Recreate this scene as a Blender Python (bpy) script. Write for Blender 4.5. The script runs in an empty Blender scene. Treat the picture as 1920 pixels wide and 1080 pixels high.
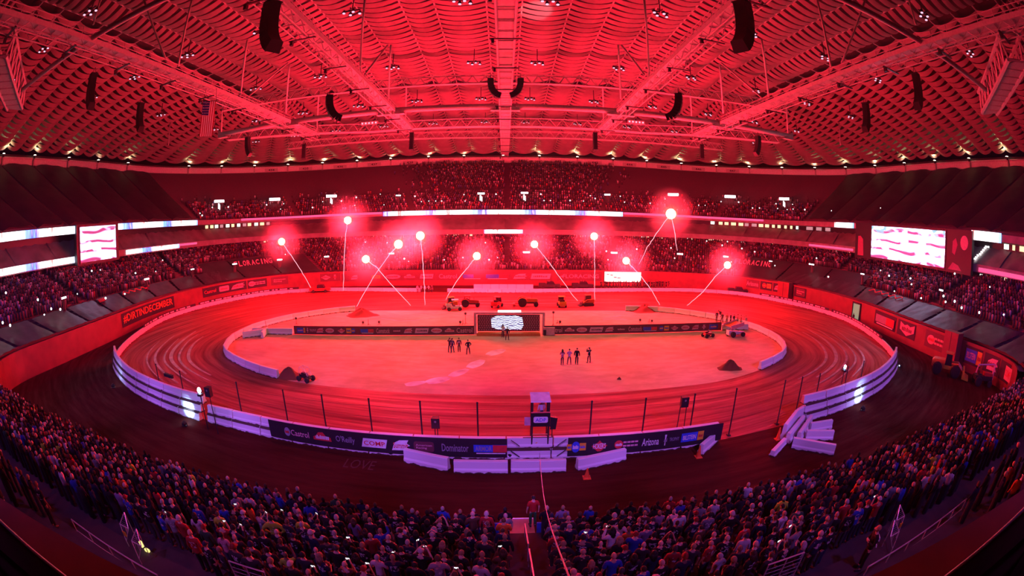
# Indoor dirt-track night inside a domed stadium, red firework flares over the infield.
import bpy, bmesh, math, random
import numpy as np
from mathutils import Vector, Matrix, Euler
R = math.radians
random.seed(11); rng = np.random.default_rng(5)
SC = bpy.context.scene
COL = SC.collection

# ------------------------------------------------------------------ camera (a real diagonal fisheye lens)
F_PX, PITCH, ROLL, YAW, EYE = 827.0, 8.2, -0.21, 0.97, 14.8
cd = bpy.data.cameras.new('camera'); cam = bpy.data.objects.new('camera', cd); COL.objects.link(cam)
cam.location = (0, 0, EYE)
cd.type = 'PANO'
cd.panorama_type = 'FISHEYE_EQUISOLID'; cd.fisheye_lens = F_PX * 36 / 1920; cd.fisheye_fov = R(200)
cd.sensor_width = 36; cd.sensor_fit = 'HORIZONTAL'
cd.clip_start = 0.05; cd.clip_end = 1000
cam.matrix_world = Matrix.Translation((0, 0, EYE)) @ Matrix.Rotation(-R(YAW), 4, 'Z') @ Matrix.Rotation(R(90 - PITCH), 4, 'X') @ Matrix.Rotation(-R(ROLL), 4, 'Z')
SC.camera = cam
_M3 = cam.matrix_world.to_3x3()
def ray(x, y):
    dx, dy = x - 960, 540 - y
    r = math.hypot(dx, dy); th = 2 * math.asin(r / (2 * F_PX)); k = math.sin(th) / r if r > 1e-9 else 1 / F_PX
    return _M3 @ Vector((dx * k, dy * k, -math.cos(th)))
def at_z(x, y, z=0.0):
    d = ray(x, y); t = (z - EYE) / d.z; return Vector((0, 0, EYE)) + d * t
def at_y(x, y, Y):
    d = ray(x, y); return Vector((0, 0, EYE)) + d * (Y / d.y)
def project(P):
    v = _M3.transposed() @ (Vector(P) - Vector((0, 0, EYE)))
    h = math.hypot(v.x, v.y) or 1e-9; th = math.atan2(h, -v.z); r = 2 * F_PX * math.sin(th / 2)
    return 960 + v.x / h * r, 540 - v.y / h * r

_MN = np.array(_M3)
def project_np(P):
    """P (n,3) -> pixel columns and rows of the photograph"""
    v = (np.asarray(P) - np.array([0, 0, EYE])) @ _MN
    h = np.hypot(v[:, 0], v[:, 1]) + 1e-9; r = 2 * F_PX * np.sin(np.arctan2(h, -v[:, 2]) / 2)
    return 960 + v[:, 0] / h * r, 540 - v[:, 1] / h * r
# ------------------------------------------------------------------ materials
MATS = {}
def mat(name, col, rough=0.7, metal=0.0, vary=0.12, scale=3.0, emit=None, es=0.0, obj_color=False, bump=0.0, coords='Object', spec=0.5):
    if name in MATS: return MATS[name]
    m = bpy.data.materials.new(name); m.use_nodes = True
    nt = m.node_tree; b = nt.nodes['Principled BSDF']
    b.inputs['Roughness'].default_value = rough; b.inputs['Metallic'].default_value = metal
    b.inputs['Specular IOR Level'].default_value = spec
    tc = nt.nodes.new('ShaderNodeTexCoord'); nz = nt.nodes.new('ShaderNodeTexNoise')
    nz.inputs['Scale'].default_value = scale; nz.inputs['Detail'].default_value = 4
    nt.links.new(tc.outputs[coords], nz.inputs['Vector'])
    mr = nt.nodes.new('ShaderNodeMapRange')
    mr.inputs['From Min'].default_value = 0.3; mr.inputs['From Max'].default_value = 0.7
    mr.inputs['To Min'].default_value = 1 - vary; mr.inputs['To Max'].default_value = 1 + vary
    nt.links.new(nz.outputs['Fac'], mr.inputs['Value'])
    mx = nt.nodes.new('ShaderNodeVectorMath'); mx.operation = 'MULTIPLY'
    if obj_color:
        oi = nt.nodes.new('ShaderNodeObjectInfo'); nt.links.new(oi.outputs['Color'], mx.inputs[0])
    else:
        mx.inputs[0].default_value = col[:3]
    nt.links.new(mr.outputs['Result'], mx.inputs[1])
    nt.links.new(mx.outputs['Vector'], b.inputs['Base Color'])
    if emit:
        b.inputs['Emission Color'].default_value = (*emit, 1); b.inputs['Emission Strength'].default_value = es
    if bump:
        bp = nt.nodes.new('ShaderNodeBump'); bp.inputs['Strength'].default_value = bump; bp.inputs['Distance'].default_value = 0.1
        nt.links.new(nz.outputs['Fac'], bp.inputs['Height']); nt.links.new(bp.outputs['Normal'], b.inputs['Normal'])
    MATS[name] = m
    return m
def N(nt, t, **kw):
    n = nt.nodes.new(t)
    for k, v in kw.items(): setattr(n, k, v)
    return n

def ribbon_mat(name, cells, strength=6.0):
    """LED board: blue, white and red blocks running along its length (UV x in metres)."""
    m = bpy.data.materials.new(name); m.use_nodes = True; nt = m.node_tree; b = nt.nodes['Principled BSDF']
    b.inputs['Base Color'].default_value = (0.02, 0.02, 0.03, 1)
    uv = N(nt, 'ShaderNodeUVMap'); sp = N(nt, 'ShaderNodeSeparateXYZ'); nt.links.new(uv.outputs['UV'], sp.inputs[0])
    m1 = N(nt, 'ShaderNodeMath', operation='MULTIPLY'); m1.inputs[1].default_value = 1.0 / cells
    nt.links.new(sp.outputs['X'], m1.inputs[0])
    nz = N(nt, 'ShaderNodeTexNoise'); nz.inputs['Scale'].default_value = 1.6; nz.inputs['Detail'].default_value = 1
    mp = N(nt, 'ShaderNodeMapping'); mp.inputs['Scale'].default_value = (1.0, 0.5, 1)
    nt.links.new(uv.outputs['UV'], mp.inputs[0]); nt.links.new(mp.outputs[0], nz.inputs['Vector'])
    ad = N(nt, 'ShaderNodeMath', operation='MULTIPLY_ADD'); ad.inputs[1].default_value = 0.35
    nt.links.new(nz.outputs['Fac'], ad.inputs[0]); nt.links.new(m1.outputs[0], ad.inputs[2])
    fr = N(nt, 'ShaderNodeMath', operation='FRACT'); nt.links.new(ad.outputs[0], fr.inputs[0])
    cr = N(nt, 'ShaderNodeValToRGB'); nt.links.new(fr.outputs[0], cr.inputs[0])
    e = cr.color_ramp.elements
    e[0].position = 0.0; e[0].color = (0.03, 0.10, 1, 1); e[1].position = 1.0; e[1].color = (0.05, 0.05, 0.9, 1)
    for p, c in ((0.18, (0.25, 0.5, 1, 1)), (0.32, (1, 1, 1, 1)), (0.62, (1, 0.9, 0.95, 1)), (0.68, (0.9, 0.12, 0.10, 1)), (0.74, (1, 0.95, 1, 1)), (0.9, (0.9, 0.85, 1, 1))):
        el = e.new(p); el.color = c
    nt.links.new(cr.outputs[0], b.inputs['Emission Color']); b.inputs['Emission Strength'].default_value = strength
    return m

def screen_mat(name, strength, sx, blue):
    """A video picture of waving striped cloth: white, pink and red, pale blue patches near the top."""
    m = bpy.data.materials.new(name); m.use_nodes = True; nt = m.node_tree; b = nt.nodes['Principled BSDF']
    b.inputs['Base Color'].default_value = (0.02, 0.02, 0.03, 1)
    uv = N(nt, 'ShaderNodeUVMap'); mp = N(nt, 'ShaderNodeMapping'); mp.inputs['Scale'].default_value = (sx, 1, 1)
    nt.links.new(uv.outputs['UV'], mp.inputs[0])
    wv = N(nt, 'ShaderNodeTexWave', wave_type='BANDS', bands_direction='Y'); wv.inputs['Scale'].default_value = 1.1
    wv.inputs['Distortion'].default_value = 5; wv.inputs['Detail'].default_value = 1.5; wv.inputs['Detail Scale'].default_value = 1.2
    nt.links.new(mp.outputs[0], wv.inputs['Vector'])
    cr = N(nt, 'ShaderNodeValToRGB'); nt.links.new(wv.outputs['Fac'], cr.inputs[0]); e = cr.color_ramp.elements
    e[0].position = 0.0; e[0].color = (0.16, 0.015, 0.06, 1); e[1].position = 0.34; e[1].color = (0.62, 0.64, 1, 1)
    e.new(0.16).color = (0.22, 0.05, 0.16, 1)
    nz = N(nt, 'ShaderNodeTexNoise'); nz.inputs['Scale'].default_value = 2.2; nt.links.new(mp.outputs[0], nz.inputs['Vector'])
    c2 = N(nt, 'ShaderNodeValToRGB'); nt.links.new(nz.outputs['Fac'], c2.inputs[0])
    c2.color_ramp.elements[0].position = 0.50; c2.color_ramp.elements[1].position = 0.60
    mx = N(nt, 'ShaderNodeMix', data_type='RGBA'); mx.inputs[7].default_value = (0.55, 0.6, 1, 1)
    nt.links.new(c2.outputs[0], mx.inputs[0]); nt.links.new(cr.outputs[0], mx.inputs[6])
    out = mx.outputs[2]
    if blue:
        sp = N(nt, 'ShaderNodeSeparateXYZ'); nt.links.new(uv.outputs['UV'], sp.inputs[0])
        n2 = N(nt, 'ShaderNodeTexNoise'); n2.inputs['Scale'].default_value = 5; nt.links.new(mp.outputs[0], n2.inputs['Vector'])
        g1 = N(nt, 'ShaderNodeMapRange'); g1.inputs['From Min'].default_value = 0.5; g1.inputs['From Max'].default_value = 0.9; nt.links.new(sp.outputs['Y'], g1.inputs['Value'])
        a1 = N(nt, 'ShaderNodeMath', operation='SUBTRACT'); a1.inputs[1].default_value = 0.5; nt.links.new(sp.outputs['X'], a1.inputs[0])
        a2 = N(nt, 'ShaderNodeMath', operation='ABSOLUTE'); nt.links.new(a1.outputs[0], a2.inputs[0])
        g2 = N(nt, 'ShaderNodeMapRange'); g2.inputs['From Min'].default_value = 0.18; g2.inputs['From Max'].default_value = 0.3; nt.links.new(a2.outputs[0], g2.inputs['Value'])
        g3 = N(nt, 'ShaderNodeMapRange'); g3.inputs['From Min'].default_value = 0.42; g3.inputs['From Max'].default_value = 0.55; nt.links.new(n2.outputs['Fac'], g3.inputs['Value'])
        p1 = N(nt, 'ShaderNodeMath', operation='MULTIPLY'); nt.links.new(g1.outputs[0], p1.inputs[0]); nt.links.new(g2.outputs[0], p1.inputs[1])
        p2 = N(nt, 'ShaderNodeMath', operation='MULTIPLY'); nt.links.new(p1.outputs[0], p2.inputs[0]); nt.links.new(g3.outputs[0], p2.inputs[1])
        m2 = N(nt, 'ShaderNodeMix', data_type='RGBA'); m2.inputs[7].default_value = (0.07, 0.16, 0.22, 1)
        nt.links.new(p2.outputs[0], m2.inputs[0]); nt.links.new(out, m2.inputs[6]); out = m2.outputs[2]
    nt.links.new(out, b.inputs['Emission Color']); b.inputs['Emission Strength'].default_value = strength
    return m

def dirt_mat(name, col, col2, streak, rough=0.85, bump=0.6, spec=0.2):
    """Packed clay: UV x runs along the track, UV y across it, so streaks follow the racing line."""
    m = bpy.data.materials.new(name); m.use_nodes = True; nt = m.node_tree; b = nt.nodes['Principled BSDF']
    b.inputs['Specular IOR Level'].default_value = spec
    uv = N(nt, 'ShaderNodeUVMap'); mp = N(nt, 'ShaderNodeMapping'); mp.inputs['Scale'].default_value = (streak, 1.1, 1)
    nt.links.new(uv.outputs['UV'], mp.inputs[0])
    n1 = N(nt, 'ShaderNodeTexNoise'); n1.inputs['Scale'].default_value = 0.9; n1.inputs['Detail'].default_value = 6; n1.inputs['Roughness'].default_value = 0.65
    nt.links.new(mp.outputs[0], n1.inputs['Vector'])
    tc = N(nt, 'ShaderNodeTexCoord')
    n2 = N(nt, 'ShaderNodeTexNoise'); n2.inputs['Scale'].default_value = 0.12; n2.inputs['Detail'].default_value = 5; nt.links.new(tc.outputs['Object'], n2.inputs['Vector'])
    cr = N(nt, 'ShaderNodeValToRGB'); nt.links.new(n1.outputs['Fac'], cr.inputs[0]); e = cr.color_ramp.elements
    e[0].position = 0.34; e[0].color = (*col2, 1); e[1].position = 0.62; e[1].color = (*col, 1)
    mr = N(nt, 'ShaderNodeMapRange'); mr.inputs['From Min'].default_value = 0.3; mr.inputs['From Max'].default_value = 0.7; mr.inputs['To Min'].default_value = 0.8; mr.inputs['To Max'].default_value = 1.2
    nt.links.new(n2.outputs['Fac'], mr.inputs['Value'])
    vm = N(nt, 'ShaderNodeVectorMath', operation='MULTIPLY'); nt.links.new(cr.outputs[0], vm.inputs[0]); nt.links.new(mr.outputs[0], vm.inputs[1])
    nt.links.new(vm.outputs[0], b.inputs['Base Color'])
    rr = N(nt, 'ShaderNodeMapRange'); rr.inputs['From Min'].default_value = 0.35; rr.inputs['From Max'].default_value = 0.65; rr.inputs['To Min'].default_value = rough; rr.inputs['To Max'].default_value = max(0.35, rough - 0.35)
    nt.links.new(n1.outputs['Fac'], rr.inputs['Value']); nt.links.new(rr.outputs[0], b.inputs['Roughness'])
    bp = N(nt, 'ShaderNodeBump'); bp.inputs['Strength'].default_value = bump; bp.inputs['Distance'].default_value = 0.25
    nt.links.new(n1.outputs['Fac'], bp.inputs['Height']); nt.links.new(bp.outputs['Normal'], b.inputs['Normal'])
    return m

def emit_mat(name, col, s):
    return mat(name, (0.05, 0.05, 0.05), emit=col, es=s)

def attr_mat(name):
    m = bpy.data.materials.new(name); m.use_nodes = True; nt = m.node_tree; b = nt.nodes['Principled BSDF']
    a = N(nt, 'ShaderNodeAttribute'); a.attribute_name = 'Col'; b.inputs['Roughness'].default_value = 0.85
    nt.links.new(a.outputs['Color'], b.inputs['Base Color']); b.inputs['Specular IOR Level'].default_value = 0.2
    return m

M_INF = dirt_mat('infield_clay', (0.62, 0.36, 0.25), (0.54, 0.30, 0.20), 0.5, 0.95, 0.35)
M_TRK = dirt_mat('track_clay', (0.43, 0.075, 0.055), (0.17, 0.022, 0.018), 0.05, 0.8, 0.7)
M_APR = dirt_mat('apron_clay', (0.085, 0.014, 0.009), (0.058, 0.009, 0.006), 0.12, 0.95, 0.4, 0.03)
M_WHITE = mat('barrier_white', (0.78, 0.76, 0.74), 0.6, vary=0.08, scale=1.3)
M_MUD = mat('barrier_mud', (0.06, 0.03, 0.022), 0.9)
M_BLACK = mat('black_paint', (0.012, 0.012, 0.014), 0.5)
M_DARK = mat('dark_metal', (0.04, 0.035, 0.035), 0.45, 0.4)
M_STEEL = mat('steel', (0.42, 0.40, 0.40), 0.4, 0.7)
M_TRUSS = mat('roof_steel', (0.55, 0.50, 0.48), 0.55, 0.1)
M_FABRIC = mat('banner_fabric', (0.34, 0.20, 0.22), 0.8, vary=0.15, scale=0.4)
M_DECK = mat('roof_deck', (0.045, 0.02, 0.025), 0.9)
M_CONC = mat('concrete', (0.30, 0.27, 0.26), 0.8, vary=0.2, scale=0.6)
M_WALLRED = mat('wall_paint', (0.24, 0.035, 0.035), 0.45, vary=0.2, scale=0.5)
M_SEAT = mat('seat_dark', (0.10, 0.04, 0.055), 0.7)
M_TARP = mat('tarp_dark', (0.045, 0.022, 0.035), 0.6, vary=0.35, scale=0.25, bump=0.8)
M_TARPG = mat('tarp_grey', (0.20, 0.17, 0.16), 0.6, vary=0.35, scale=0.3, bump=0.8)
M_COVER = mat('seat_cover_grey', (0.055, 0.03, 0.05), 0.45, vary=0.4, scale=0.5, bump=0.9)
M_BANNER = mat('banner_black', (0.02, 0.014, 0.022), 0.55)
M_BANRED = mat('banner_maroon', (0.13, 0.03, 0.045), 0.6)
M_INKW = mat('ink_white', (0.8, 0.78, 0.78), 0.6)
M_INKP = mat('ink_pink', (0.70, 0.34, 0.40), 0.6)
M_INKR = mat('ink_red', (0.65, 0.03, 0.04), 0.6)
M_INKB = mat('ink_blue', (0.03, 0.09, 0.62), 0.6)
M_INKY = mat('ink_yellow', (0.80, 0.42, 0.03), 0.6)
M_INKG = mat('ink_grey', (0.30, 0.28, 0.34), 0.6)
M_YEL = mat('machine_yellow', (0.75, 0.34, 0.03), 0.45)
M_ORG = mat('machine_orange', (0.72, 0.16, 0.03), 0.45)
M_RED = mat('machine_red', (0.55, 0.04, 0.03), 0.4)
M_TIRE = mat('tyre', (0.018, 0.016, 0.016), 0.85)
M_RIM = mat('wheel_rim', (0.6, 0.45, 0.35), 0.4, 0.2)
M_GLASS = mat('dark_glass', (0.02, 0.02, 0.03), 0.08)
M_RAIL = mat('rail_white', (0.65, 0.6, 0.62), 0.35, 0.3)
M_GRASSY = mat('cone_orange', (0.85, 0.10, 0.02), 0.5)
M_MOUND = dirt_mat('mound_clay', (0.20, 0.05, 0.03), (0.11, 0.03, 0.02), 1.0, 0.95, 1.0)
M_BULB = emit_mat('lamp_white', (1, 0.95, 0.9), 9.0)
M_BULBP = emit_mat('lamp_pinkish', (1, 0.55, 0.75), 1.3)
M_UP = emit_mat('lamp_warm', (1, 0.93, 0.55), 30.0)
M_SIGNL = emit_mat('sign_lit', (1, 0.92, 0.96), 5.0)
M_WIN = emit_mat('window_warm', (1, 0.72, 0.38), 1.6)
M_WINW = emit_mat('window_white', (0.85, 1, 0.85), 2.0)
M_BLUEL = emit_mat('lamp_blue', (0.45, 0.65, 1), 60.0)

def cloth_mat(name, col):
    m = mat(name, col, 0.8); nt = m.node_tree; b = nt.nodes['Principled BSDF']; tr = N(nt, 'ShaderNodeBsdfTranslucent'); ms = N(nt, 'ShaderNodeMixShader'); ms.inputs[0].default_value = .6
    tr.inputs['Color'].default_value = (*col, 1); nt.links.new(b.outputs[0], ms.inputs[1]); nt.links.new(tr.outputs[0], ms.inputs[2]); nt.links.new(ms.outputs[0], nt.nodes['Material Output'].inputs['Surface']); return m
M_RING = mat('ring_paint', (0.80, 0.70, 0.70), 0.5)
# ------------------------------------------------------------------ mesh helpers
class MB:
    def __init__(s): s.v = []; s.f = []; s.uv = None
    def add(s, v, f):
        o = len(s.v); s.v.extend([tuple(p) for p in v]); s.f.extend([tuple(i + o for i in q) for q in f]); return s
    def box(s, x0, x1, y0, y1, z0, z1):
        return s.add([(x0, y0, z0), (x1, y0, z0), (x1, y1, z0), (x0, y1, z0), (x0, y0, z1), (x1, y0, z1), (x1, y1, z1), (x0, y1, z1)],
                     [(0, 3, 2, 1), (4, 5, 6, 7), (0, 1, 5, 4), (1, 2, 6, 5), (2, 3, 7, 6), (3, 0, 4, 7)])
    def hexa(s, P):  # 8 points: bottom loop, top loop
        return s.add(P, [(0, 3, 2, 1), (4, 5, 6, 7), (0, 1, 5, 4), (1, 2, 6, 5), (2, 3, 7, 6), (3, 0, 4, 7)])
    def tube(s, pts, r, n=6, caps=True):
        pts = [Vector(p) for p in pts]; rs = r if isinstance(r, (list, tuple)) else [r] * len(pts)
        o = len(s.v); up = Vector((0, 0, 1))
        for i, p in enumerate(pts):
            d = (pts[min(i + 1, len(pts) - 1)] - pts[max(i - 1, 0)]).normalized()
            a = d.cross(up)
            if a.length < 1e-3: a = d.cross(Vector((0, 1, 0)))
            a.normalize(); b = a.cross(d).normalized()
            for k in range(n):
                t = 2 * math.pi * k / n; s.v.append(tuple(p + (a * math.cos(t) + b * math.sin(t)) * rs[i]))
        for i in range(len(pts) - 1):
            for k in range(n):
                s.f.append((o + i * n + k, o + i * n + (k + 1) % n, o + (i + 1) * n + (k + 1) % n, o + (i + 1) * n + k))
        if caps:
            s.f.append(tuple(o + k for k in range(n))[::-1]); s.f.append(tuple(o + (len(pts) - 1) * n + k for k in range(n)))
        return s
    def lathe(s, prof, n=16, axis='Z', c=(0, 0, 0)):
        o = len(s.v)
        for (r, z) in prof:
            for k in range(n):
                t = 2 * math.pi * k / n; p = (r * math.cos(t), r * math.sin(t), z)
                if axis == 'X': p = (p[2], p[0], p[1])
                if axis == 'Y': p = (p[1], p[2], p[0])
                s.v.append((p[0] + c[0], p[1] + c[1], p[2] + c[2]))
        for i in range(len(prof) - 1):
            for k in range(n):
                s.f.append((o + i * n + k, o + i * n + (k + 1) % n, o + (i + 1) * n + (k + 1) % n, o + (i + 1) * n + k))
        s.f.append(tuple(o + k for k in range(n))[::-1]); s.f.append(tuple(o + (len(prof) - 1) * n + k for k in range(n)))
        return s
    def prism(s, poly, y0, y1):  # poly in x,z, extruded along y
        n = len(poly); v = [(x, y0, z) for x, z in poly] + [(x, y1, z) for x, z in poly]
        f = [tuple(range(n)), tuple(range(2 * n - 1, n - 1, -1))] + [(i, i + n, (i + 1) % n + n, (i + 1) % n) for i in range(n)]
        return s.add(v, f)
    def ball(s, c, r, nu=10, nv=7, sc=(1, 1, 1)):
        o = len(s.v); s.v.append((c[0], c[1], c[2] + r * sc[2]))
        for i in range(1, nv):
            a = math.pi * i / nv
            for k in range(nu):
                t = 2 * math.pi * k / nu
                s.v.append((c[0] + r * sc[0] * math.sin(a) * math.cos(t), c[1] + r * sc[1] * math.sin(a) * math.sin(t), c[2] + r * sc[2] * math.cos(a)))
        s.v.append((c[0], c[1], c[2] - r * sc[2])); L = len(s.v) - 1
        for k in range(nu): s.f.append((o, o + 1 + k, o + 1 + (k + 1) % nu)); s.f.append((L, L - nu + (k + 1) % nu, L - nu + k))
        for i in range(nv - 2):
            for k in range(nu): s.f.append((o + 1 + i * nu + k, o + 1 + (i + 1) * nu + k, o + 1 + (i + 1) * nu + (k + 1) % nu, o + 1 + i * nu + (k + 1) % nu))
        return s
    def mesh(s, name, m, smooth=False):
        me = bpy.data.meshes.new(name); me.from_pydata(s.v, [], s.f); me.update()
        if m: me.materials.append(m)
        if smooth: me.shade_smooth()
        return me
def link(name, me, parent=None, loc=(0, 0, 0), rz=0.0):
    o = bpy.data.objects.new(name, me); COL.objects.link(o); o.location = loc; o.rotation_euler = (0, 0, rz)
    if parent is not None: o.parent = parent
    return o
def part(name, mb, m, parent, smooth=False, label=None):
    o = link(name, mb.mesh(name, m, smooth), parent)
    if label: o['label'] = label
    return o
def tag(o, label, cat, group=None):
    o['label'] = label; o['category'] = cat
    if group: o['group'] = group
    return o
def thing(name, label, cat, loc=(0, 0, 0), rz=0.0, group=None):
    return tag(link(name, None, None, loc, rz), label, cat, group)
def single(name, mb, m, label, cat, loc=(0, 0, 0), rz=0.0, group=None, smooth=False):
    return tag(link(name, mb.mesh(name, m, smooth), None, loc, rz), label, cat, group)
def struct(name, me_or_mb, m=None, smooth=False):
    me = me_or_mb.mesh(name, m, smooth) if isinstance(me_or_mb, MB) else me_or_mb
    o = link(name, me); o['kind'] = 'structure'; return o
CHILD = {}
def index_children():
    CHILD.clear()
    for o in bpy.data.objects:
        if o.parent is not None: CHILD.setdefault(o.parent.name, []).append(o)
def dup(root, loc, rz=0.0, label=None, group=None):
    """A copy of a thing with copies of its parts and their sub-parts."""
    def rec(o, par):
        c = o.copy(); COL.objects.link(c); c.parent = par
        for ch in kids.get(o.name, ()): rec(ch, c)
        return c
    kids = KIDS.setdefault(root.name, _kids(root))
    r = rec(root, None); r.location = loc; r.rotation_euler = (0, 0, rz)
    if label: r['label'] = label
    if group: r['group'] = group
    return r
KIDS = {}
def _kids(root):
    d = {}
    def walk(o):
        d[o.name] = list(o.children)
        for c in o.children: walk(c)
    walk(root); return d

TXT = {}
def text_verts(s, bold=0.0):
    if (s, bold) in TXT: return TXT[(s, bold)]
    cu = bpy.data.curves.new('lettering', 'FONT'); cu.body = s; cu.size = 1.0; cu.resolution_u = 2; cu.offset = bold
    o = bpy.data.objects.new('lettering', cu); COL.objects.link(o)
    dg = bpy.context.evaluated_depsgraph_get(); dg.update()
    me = bpy.data.meshes.new_from_object(o.evaluated_get(dg))
    v = [tuple(p.co) for p in me.vertices]; f = [tuple(p.vertices) for p in me.polygons]
    bpy.data.objects.remove(o); bpy.data.curves.remove(cu); bpy.data.meshes.remove(me)
    x0 = min(p[0] for p in v); x1 = max(p[0] for p in v); y0 = min(p[1] for p in v); y1 = max(p[1] for p in v)
    v = [((p[0] - x0) / (x1 - x0), (p[1] - y0) / (y1 - y0)) for p in v]
    TXT[(s, bold)] = (v, f); return TXT[(s, bold)]
def text_mb(s, x0, x1, z0, z1, y, bold=0.012, shear=0.0, mb=None):
    """Flat letters filling the box x0..x1, z0..z1 on the plane y, facing -y."""
    v, f = text_verts(s, bold); mb = mb or MB()
    mb.add([(x0 + (x1 - x0) * a + shear * (z1 - z0) * b, y, z0 + (z1 - z0) * b) for a, b in v], f); return mb

# ------------------------------------------------------------------ plan curves
def catmull(pts, n=12):
    P = [Vector((*p, 0)) for p in pts]; out = []; L = len(P)
    for i in range(L):
        a, b, c, d = P[i - 1], P[i], P[(i + 1) % L], P[(i + 2) % L]
        for k in range(n):
            t = k / n
            out.append(((2 * b) + (c - a) * t + (2 * a - 5 * b + 4 * c - d) * t * t + (3 * b - a - 3 * c + d) * t ** 3) * 0.5)
    return [(p.x, p.y) for p in out]
def mirror(half): return [p for p in half] + [(-x, y) for x, y in reversed(half) if abs(x) > 1e-6]
CY = 58.0
class Curve:
    def __init__(s, pts):
        a = np.array(pts); ph = np.arctan2(a[:, 1] - CY, a[:, 0]); r = np.hypot(a[:, 0], a[:, 1] - CY)
        o = np.argsort(ph); s.ph = ph[o]; s.r = r[o]
    def pts(s, ph, d=0.0):
        r = np.interp(ph, s.ph, s.r, period=2 * math.pi) + d
        return np.stack([r * np.cos(ph), CY + r * np.sin(ph)], 1)
    def __call__(s, ph, d=0.0):
        r = np.interp(ph, s.ph, s.r, period=2 * math.pi)
        return (float(r + d) * math.cos(ph), CY + float(r + d) * math.sin(ph))
def rrect(hx, hy, cy, rad, n=14, m=40):
    pts = []
    for sx, sy, a0 in ((1, -1, -90), (1, 1, 0), (-1, 1, 90), (-1, -1, 180)):
        cx_, cy_ = sx * (hx - rad), cy + sy * (hy - rad)
        for k in range(n + 1):
            t = R(a0 + 90 * k / n); pts.append((cx_ + rad * math.cos(t), cy_ + rad * math.sin(t)))
    out = []
    for i in range(len(pts)):
        a, b = pts[i], pts[(i + 1) % len(pts)]; L = math.hypot(b[0] - a[0], b[1] - a[1]); k = max(1, int(L / 1.5))
        out += [(a[0] + (b[0] - a[0]) * j / k, a[1] + (b[1] - a[1]) * j / k) for j in range(k)]
    return out
W = Curve(catmull(mirror([(0, 15), (30, 15), (48, 15.3), (55, 17), (58.5, 22), (59.5, 32), (61.5, 44), (65, 58), (66, 72), (63, 87), (55, 98.5), (42, 104.4), (25, 106.7), (0, 107)])))
FEN = Curve(catmull(mirror([(0, 25.3), (12, 25.4), (21, 26.2), (30, 27.3), (39, 29.8), (47.5, 34.2), (52.5, 39), (57.5, 47), (61.8, 57), (63.2, 65), (62, 76), (56.2, 89.5), (48, 95), (40, 97), (20, 96.4), (0, 95.4)])))
INF = Curve(catmull(mirror([(0, 36.3), (15, 36.8), (23, 37.9), (30, 40.8), (35, 44.4), (37.8, 49.5), (38.6, 55), (38, 60), (34.5, 67), (27, 73.3), (15, 75), (0, 75)])))
LOWF = Curve(rrect(79, 64.5, 58.5, 27))       # front edge of the club level
SUITE = Curve(rrect(83.5, 69, 58.5, 30))      # glass line of the suites
UPF = Curve(rrect(78.2, 63.7, 58.5, 26.5))    # front edge of the upper deck
RING = Curve(rrect(116.8, 100, 56, 62))       # ring beam that carries the roof
RINGI = Curve(rrect(115.5, 98.7, 56, 61))
Z_LOW0, Z_LOW1, Z_RIB1, Z_RIB2, Z_RING = 3.7, 11.6, 12.95, 18.35, 37.7
def phi_of(x, y): return math.atan2(y - CY, x)

def loft(name, rows, m, ph0, ph1, n, smooth=True, uvs=False):
    """rows: list of (curve, offset, z). Faces look at the middle of the arena. UV x = metres along, y = row."""
    v = []; f = []; uv = []
    us = [ph0 + (ph1 - ph0) * k / n for k in range(n + 1)]
    for ri, (c, d, z) in enumerate(rows):
        acc = 0; last = None
        for u in us:
            x, y = c(u, d)
            if last: acc += math.hypot(x - last[0], y - last[1])
            last = (x, y); v.append((x, y, z)); uv.append((acc, ri / max(1, len(rows) - 1) if not uvs else ri))
    k = n + 1
    for i in range(len(rows) - 1):
        for j in range(n): f.append((i * k + j + 1, i * k + j, (i + 1) * k + j, (i + 1) * k + j + 1))
    me = bpy.data.meshes.new(name); me.from_pydata(v, [], f); me.update()
    ul = me.uv_layers.new(name='UVMap'); idx = np.zeros(len(me.loops), dtype=np.int32); me.loops.foreach_get('vertex_index', idx)
    ul.data.foreach_set('uv', np.array(uv, dtype=np.float32)[idx].ravel())
    me.materials.append(m)
    if smooth: me.shade_smooth()
    return me
FIRE, FCOL, PURP, REDW, AMB, HAZE, EXPO, SMOKE, SMK_R, INFW = 125000.0, (1.0, 0.013, 0.05), 32000.0, 4500.0, 0.02, 0.00020, 0.0, 0.045, 6.0, 12000.0
# ------------------------------------------------------------------ the setting: ground
PI = math.pi
def ring_ground(name, c0, c1, m, nr, z0=0.0, z1=0.0, n=220, lift=0.0):
    v = []; f = []; uv = []
    acc = 0; last = None
    for k in range(n + 1):
        u = 2 * PI * k / n; a = c0(u); b = c1(u)
        mx = ((a[0] + b[0]) / 2, (a[1] + b[1]) / 2)
        if last: acc += math.hypot(mx[0] - last[0], mx[1] - last[1])
        last = mx; wid = math.hypot(b[0] - a[0], b[1] - a[1])
        for i in range(nr + 1):
            t = i / nr; v.append((a[0] + (b[0] - a[0]) * t, a[1] + (b[1] - a[1]) * t, z0 + (z1 - z0) * t ** 2 + lift)); uv.append((acc, wid * t))
    for k in range(n):
        for i in range(nr):
            p = k * (nr + 1) + i; f.append((p, p + 1, p + nr + 2, p + nr + 1))
    me = bpy.data.meshes.new(name); me.from_pydata(v, [], f); me.update()
    ul = me.uv_layers.new(name='UVMap'); idx = np.zeros(len(me.loops), dtype=np.int32); me.loops.foreach_get('vertex_index', idx)
    ul.data.foreach_set('uv', np.array(uv, dtype=np.float32)[idx].ravel()); me.materials.append(m); me.shade_smooth()
    return struct(name, me)
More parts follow.
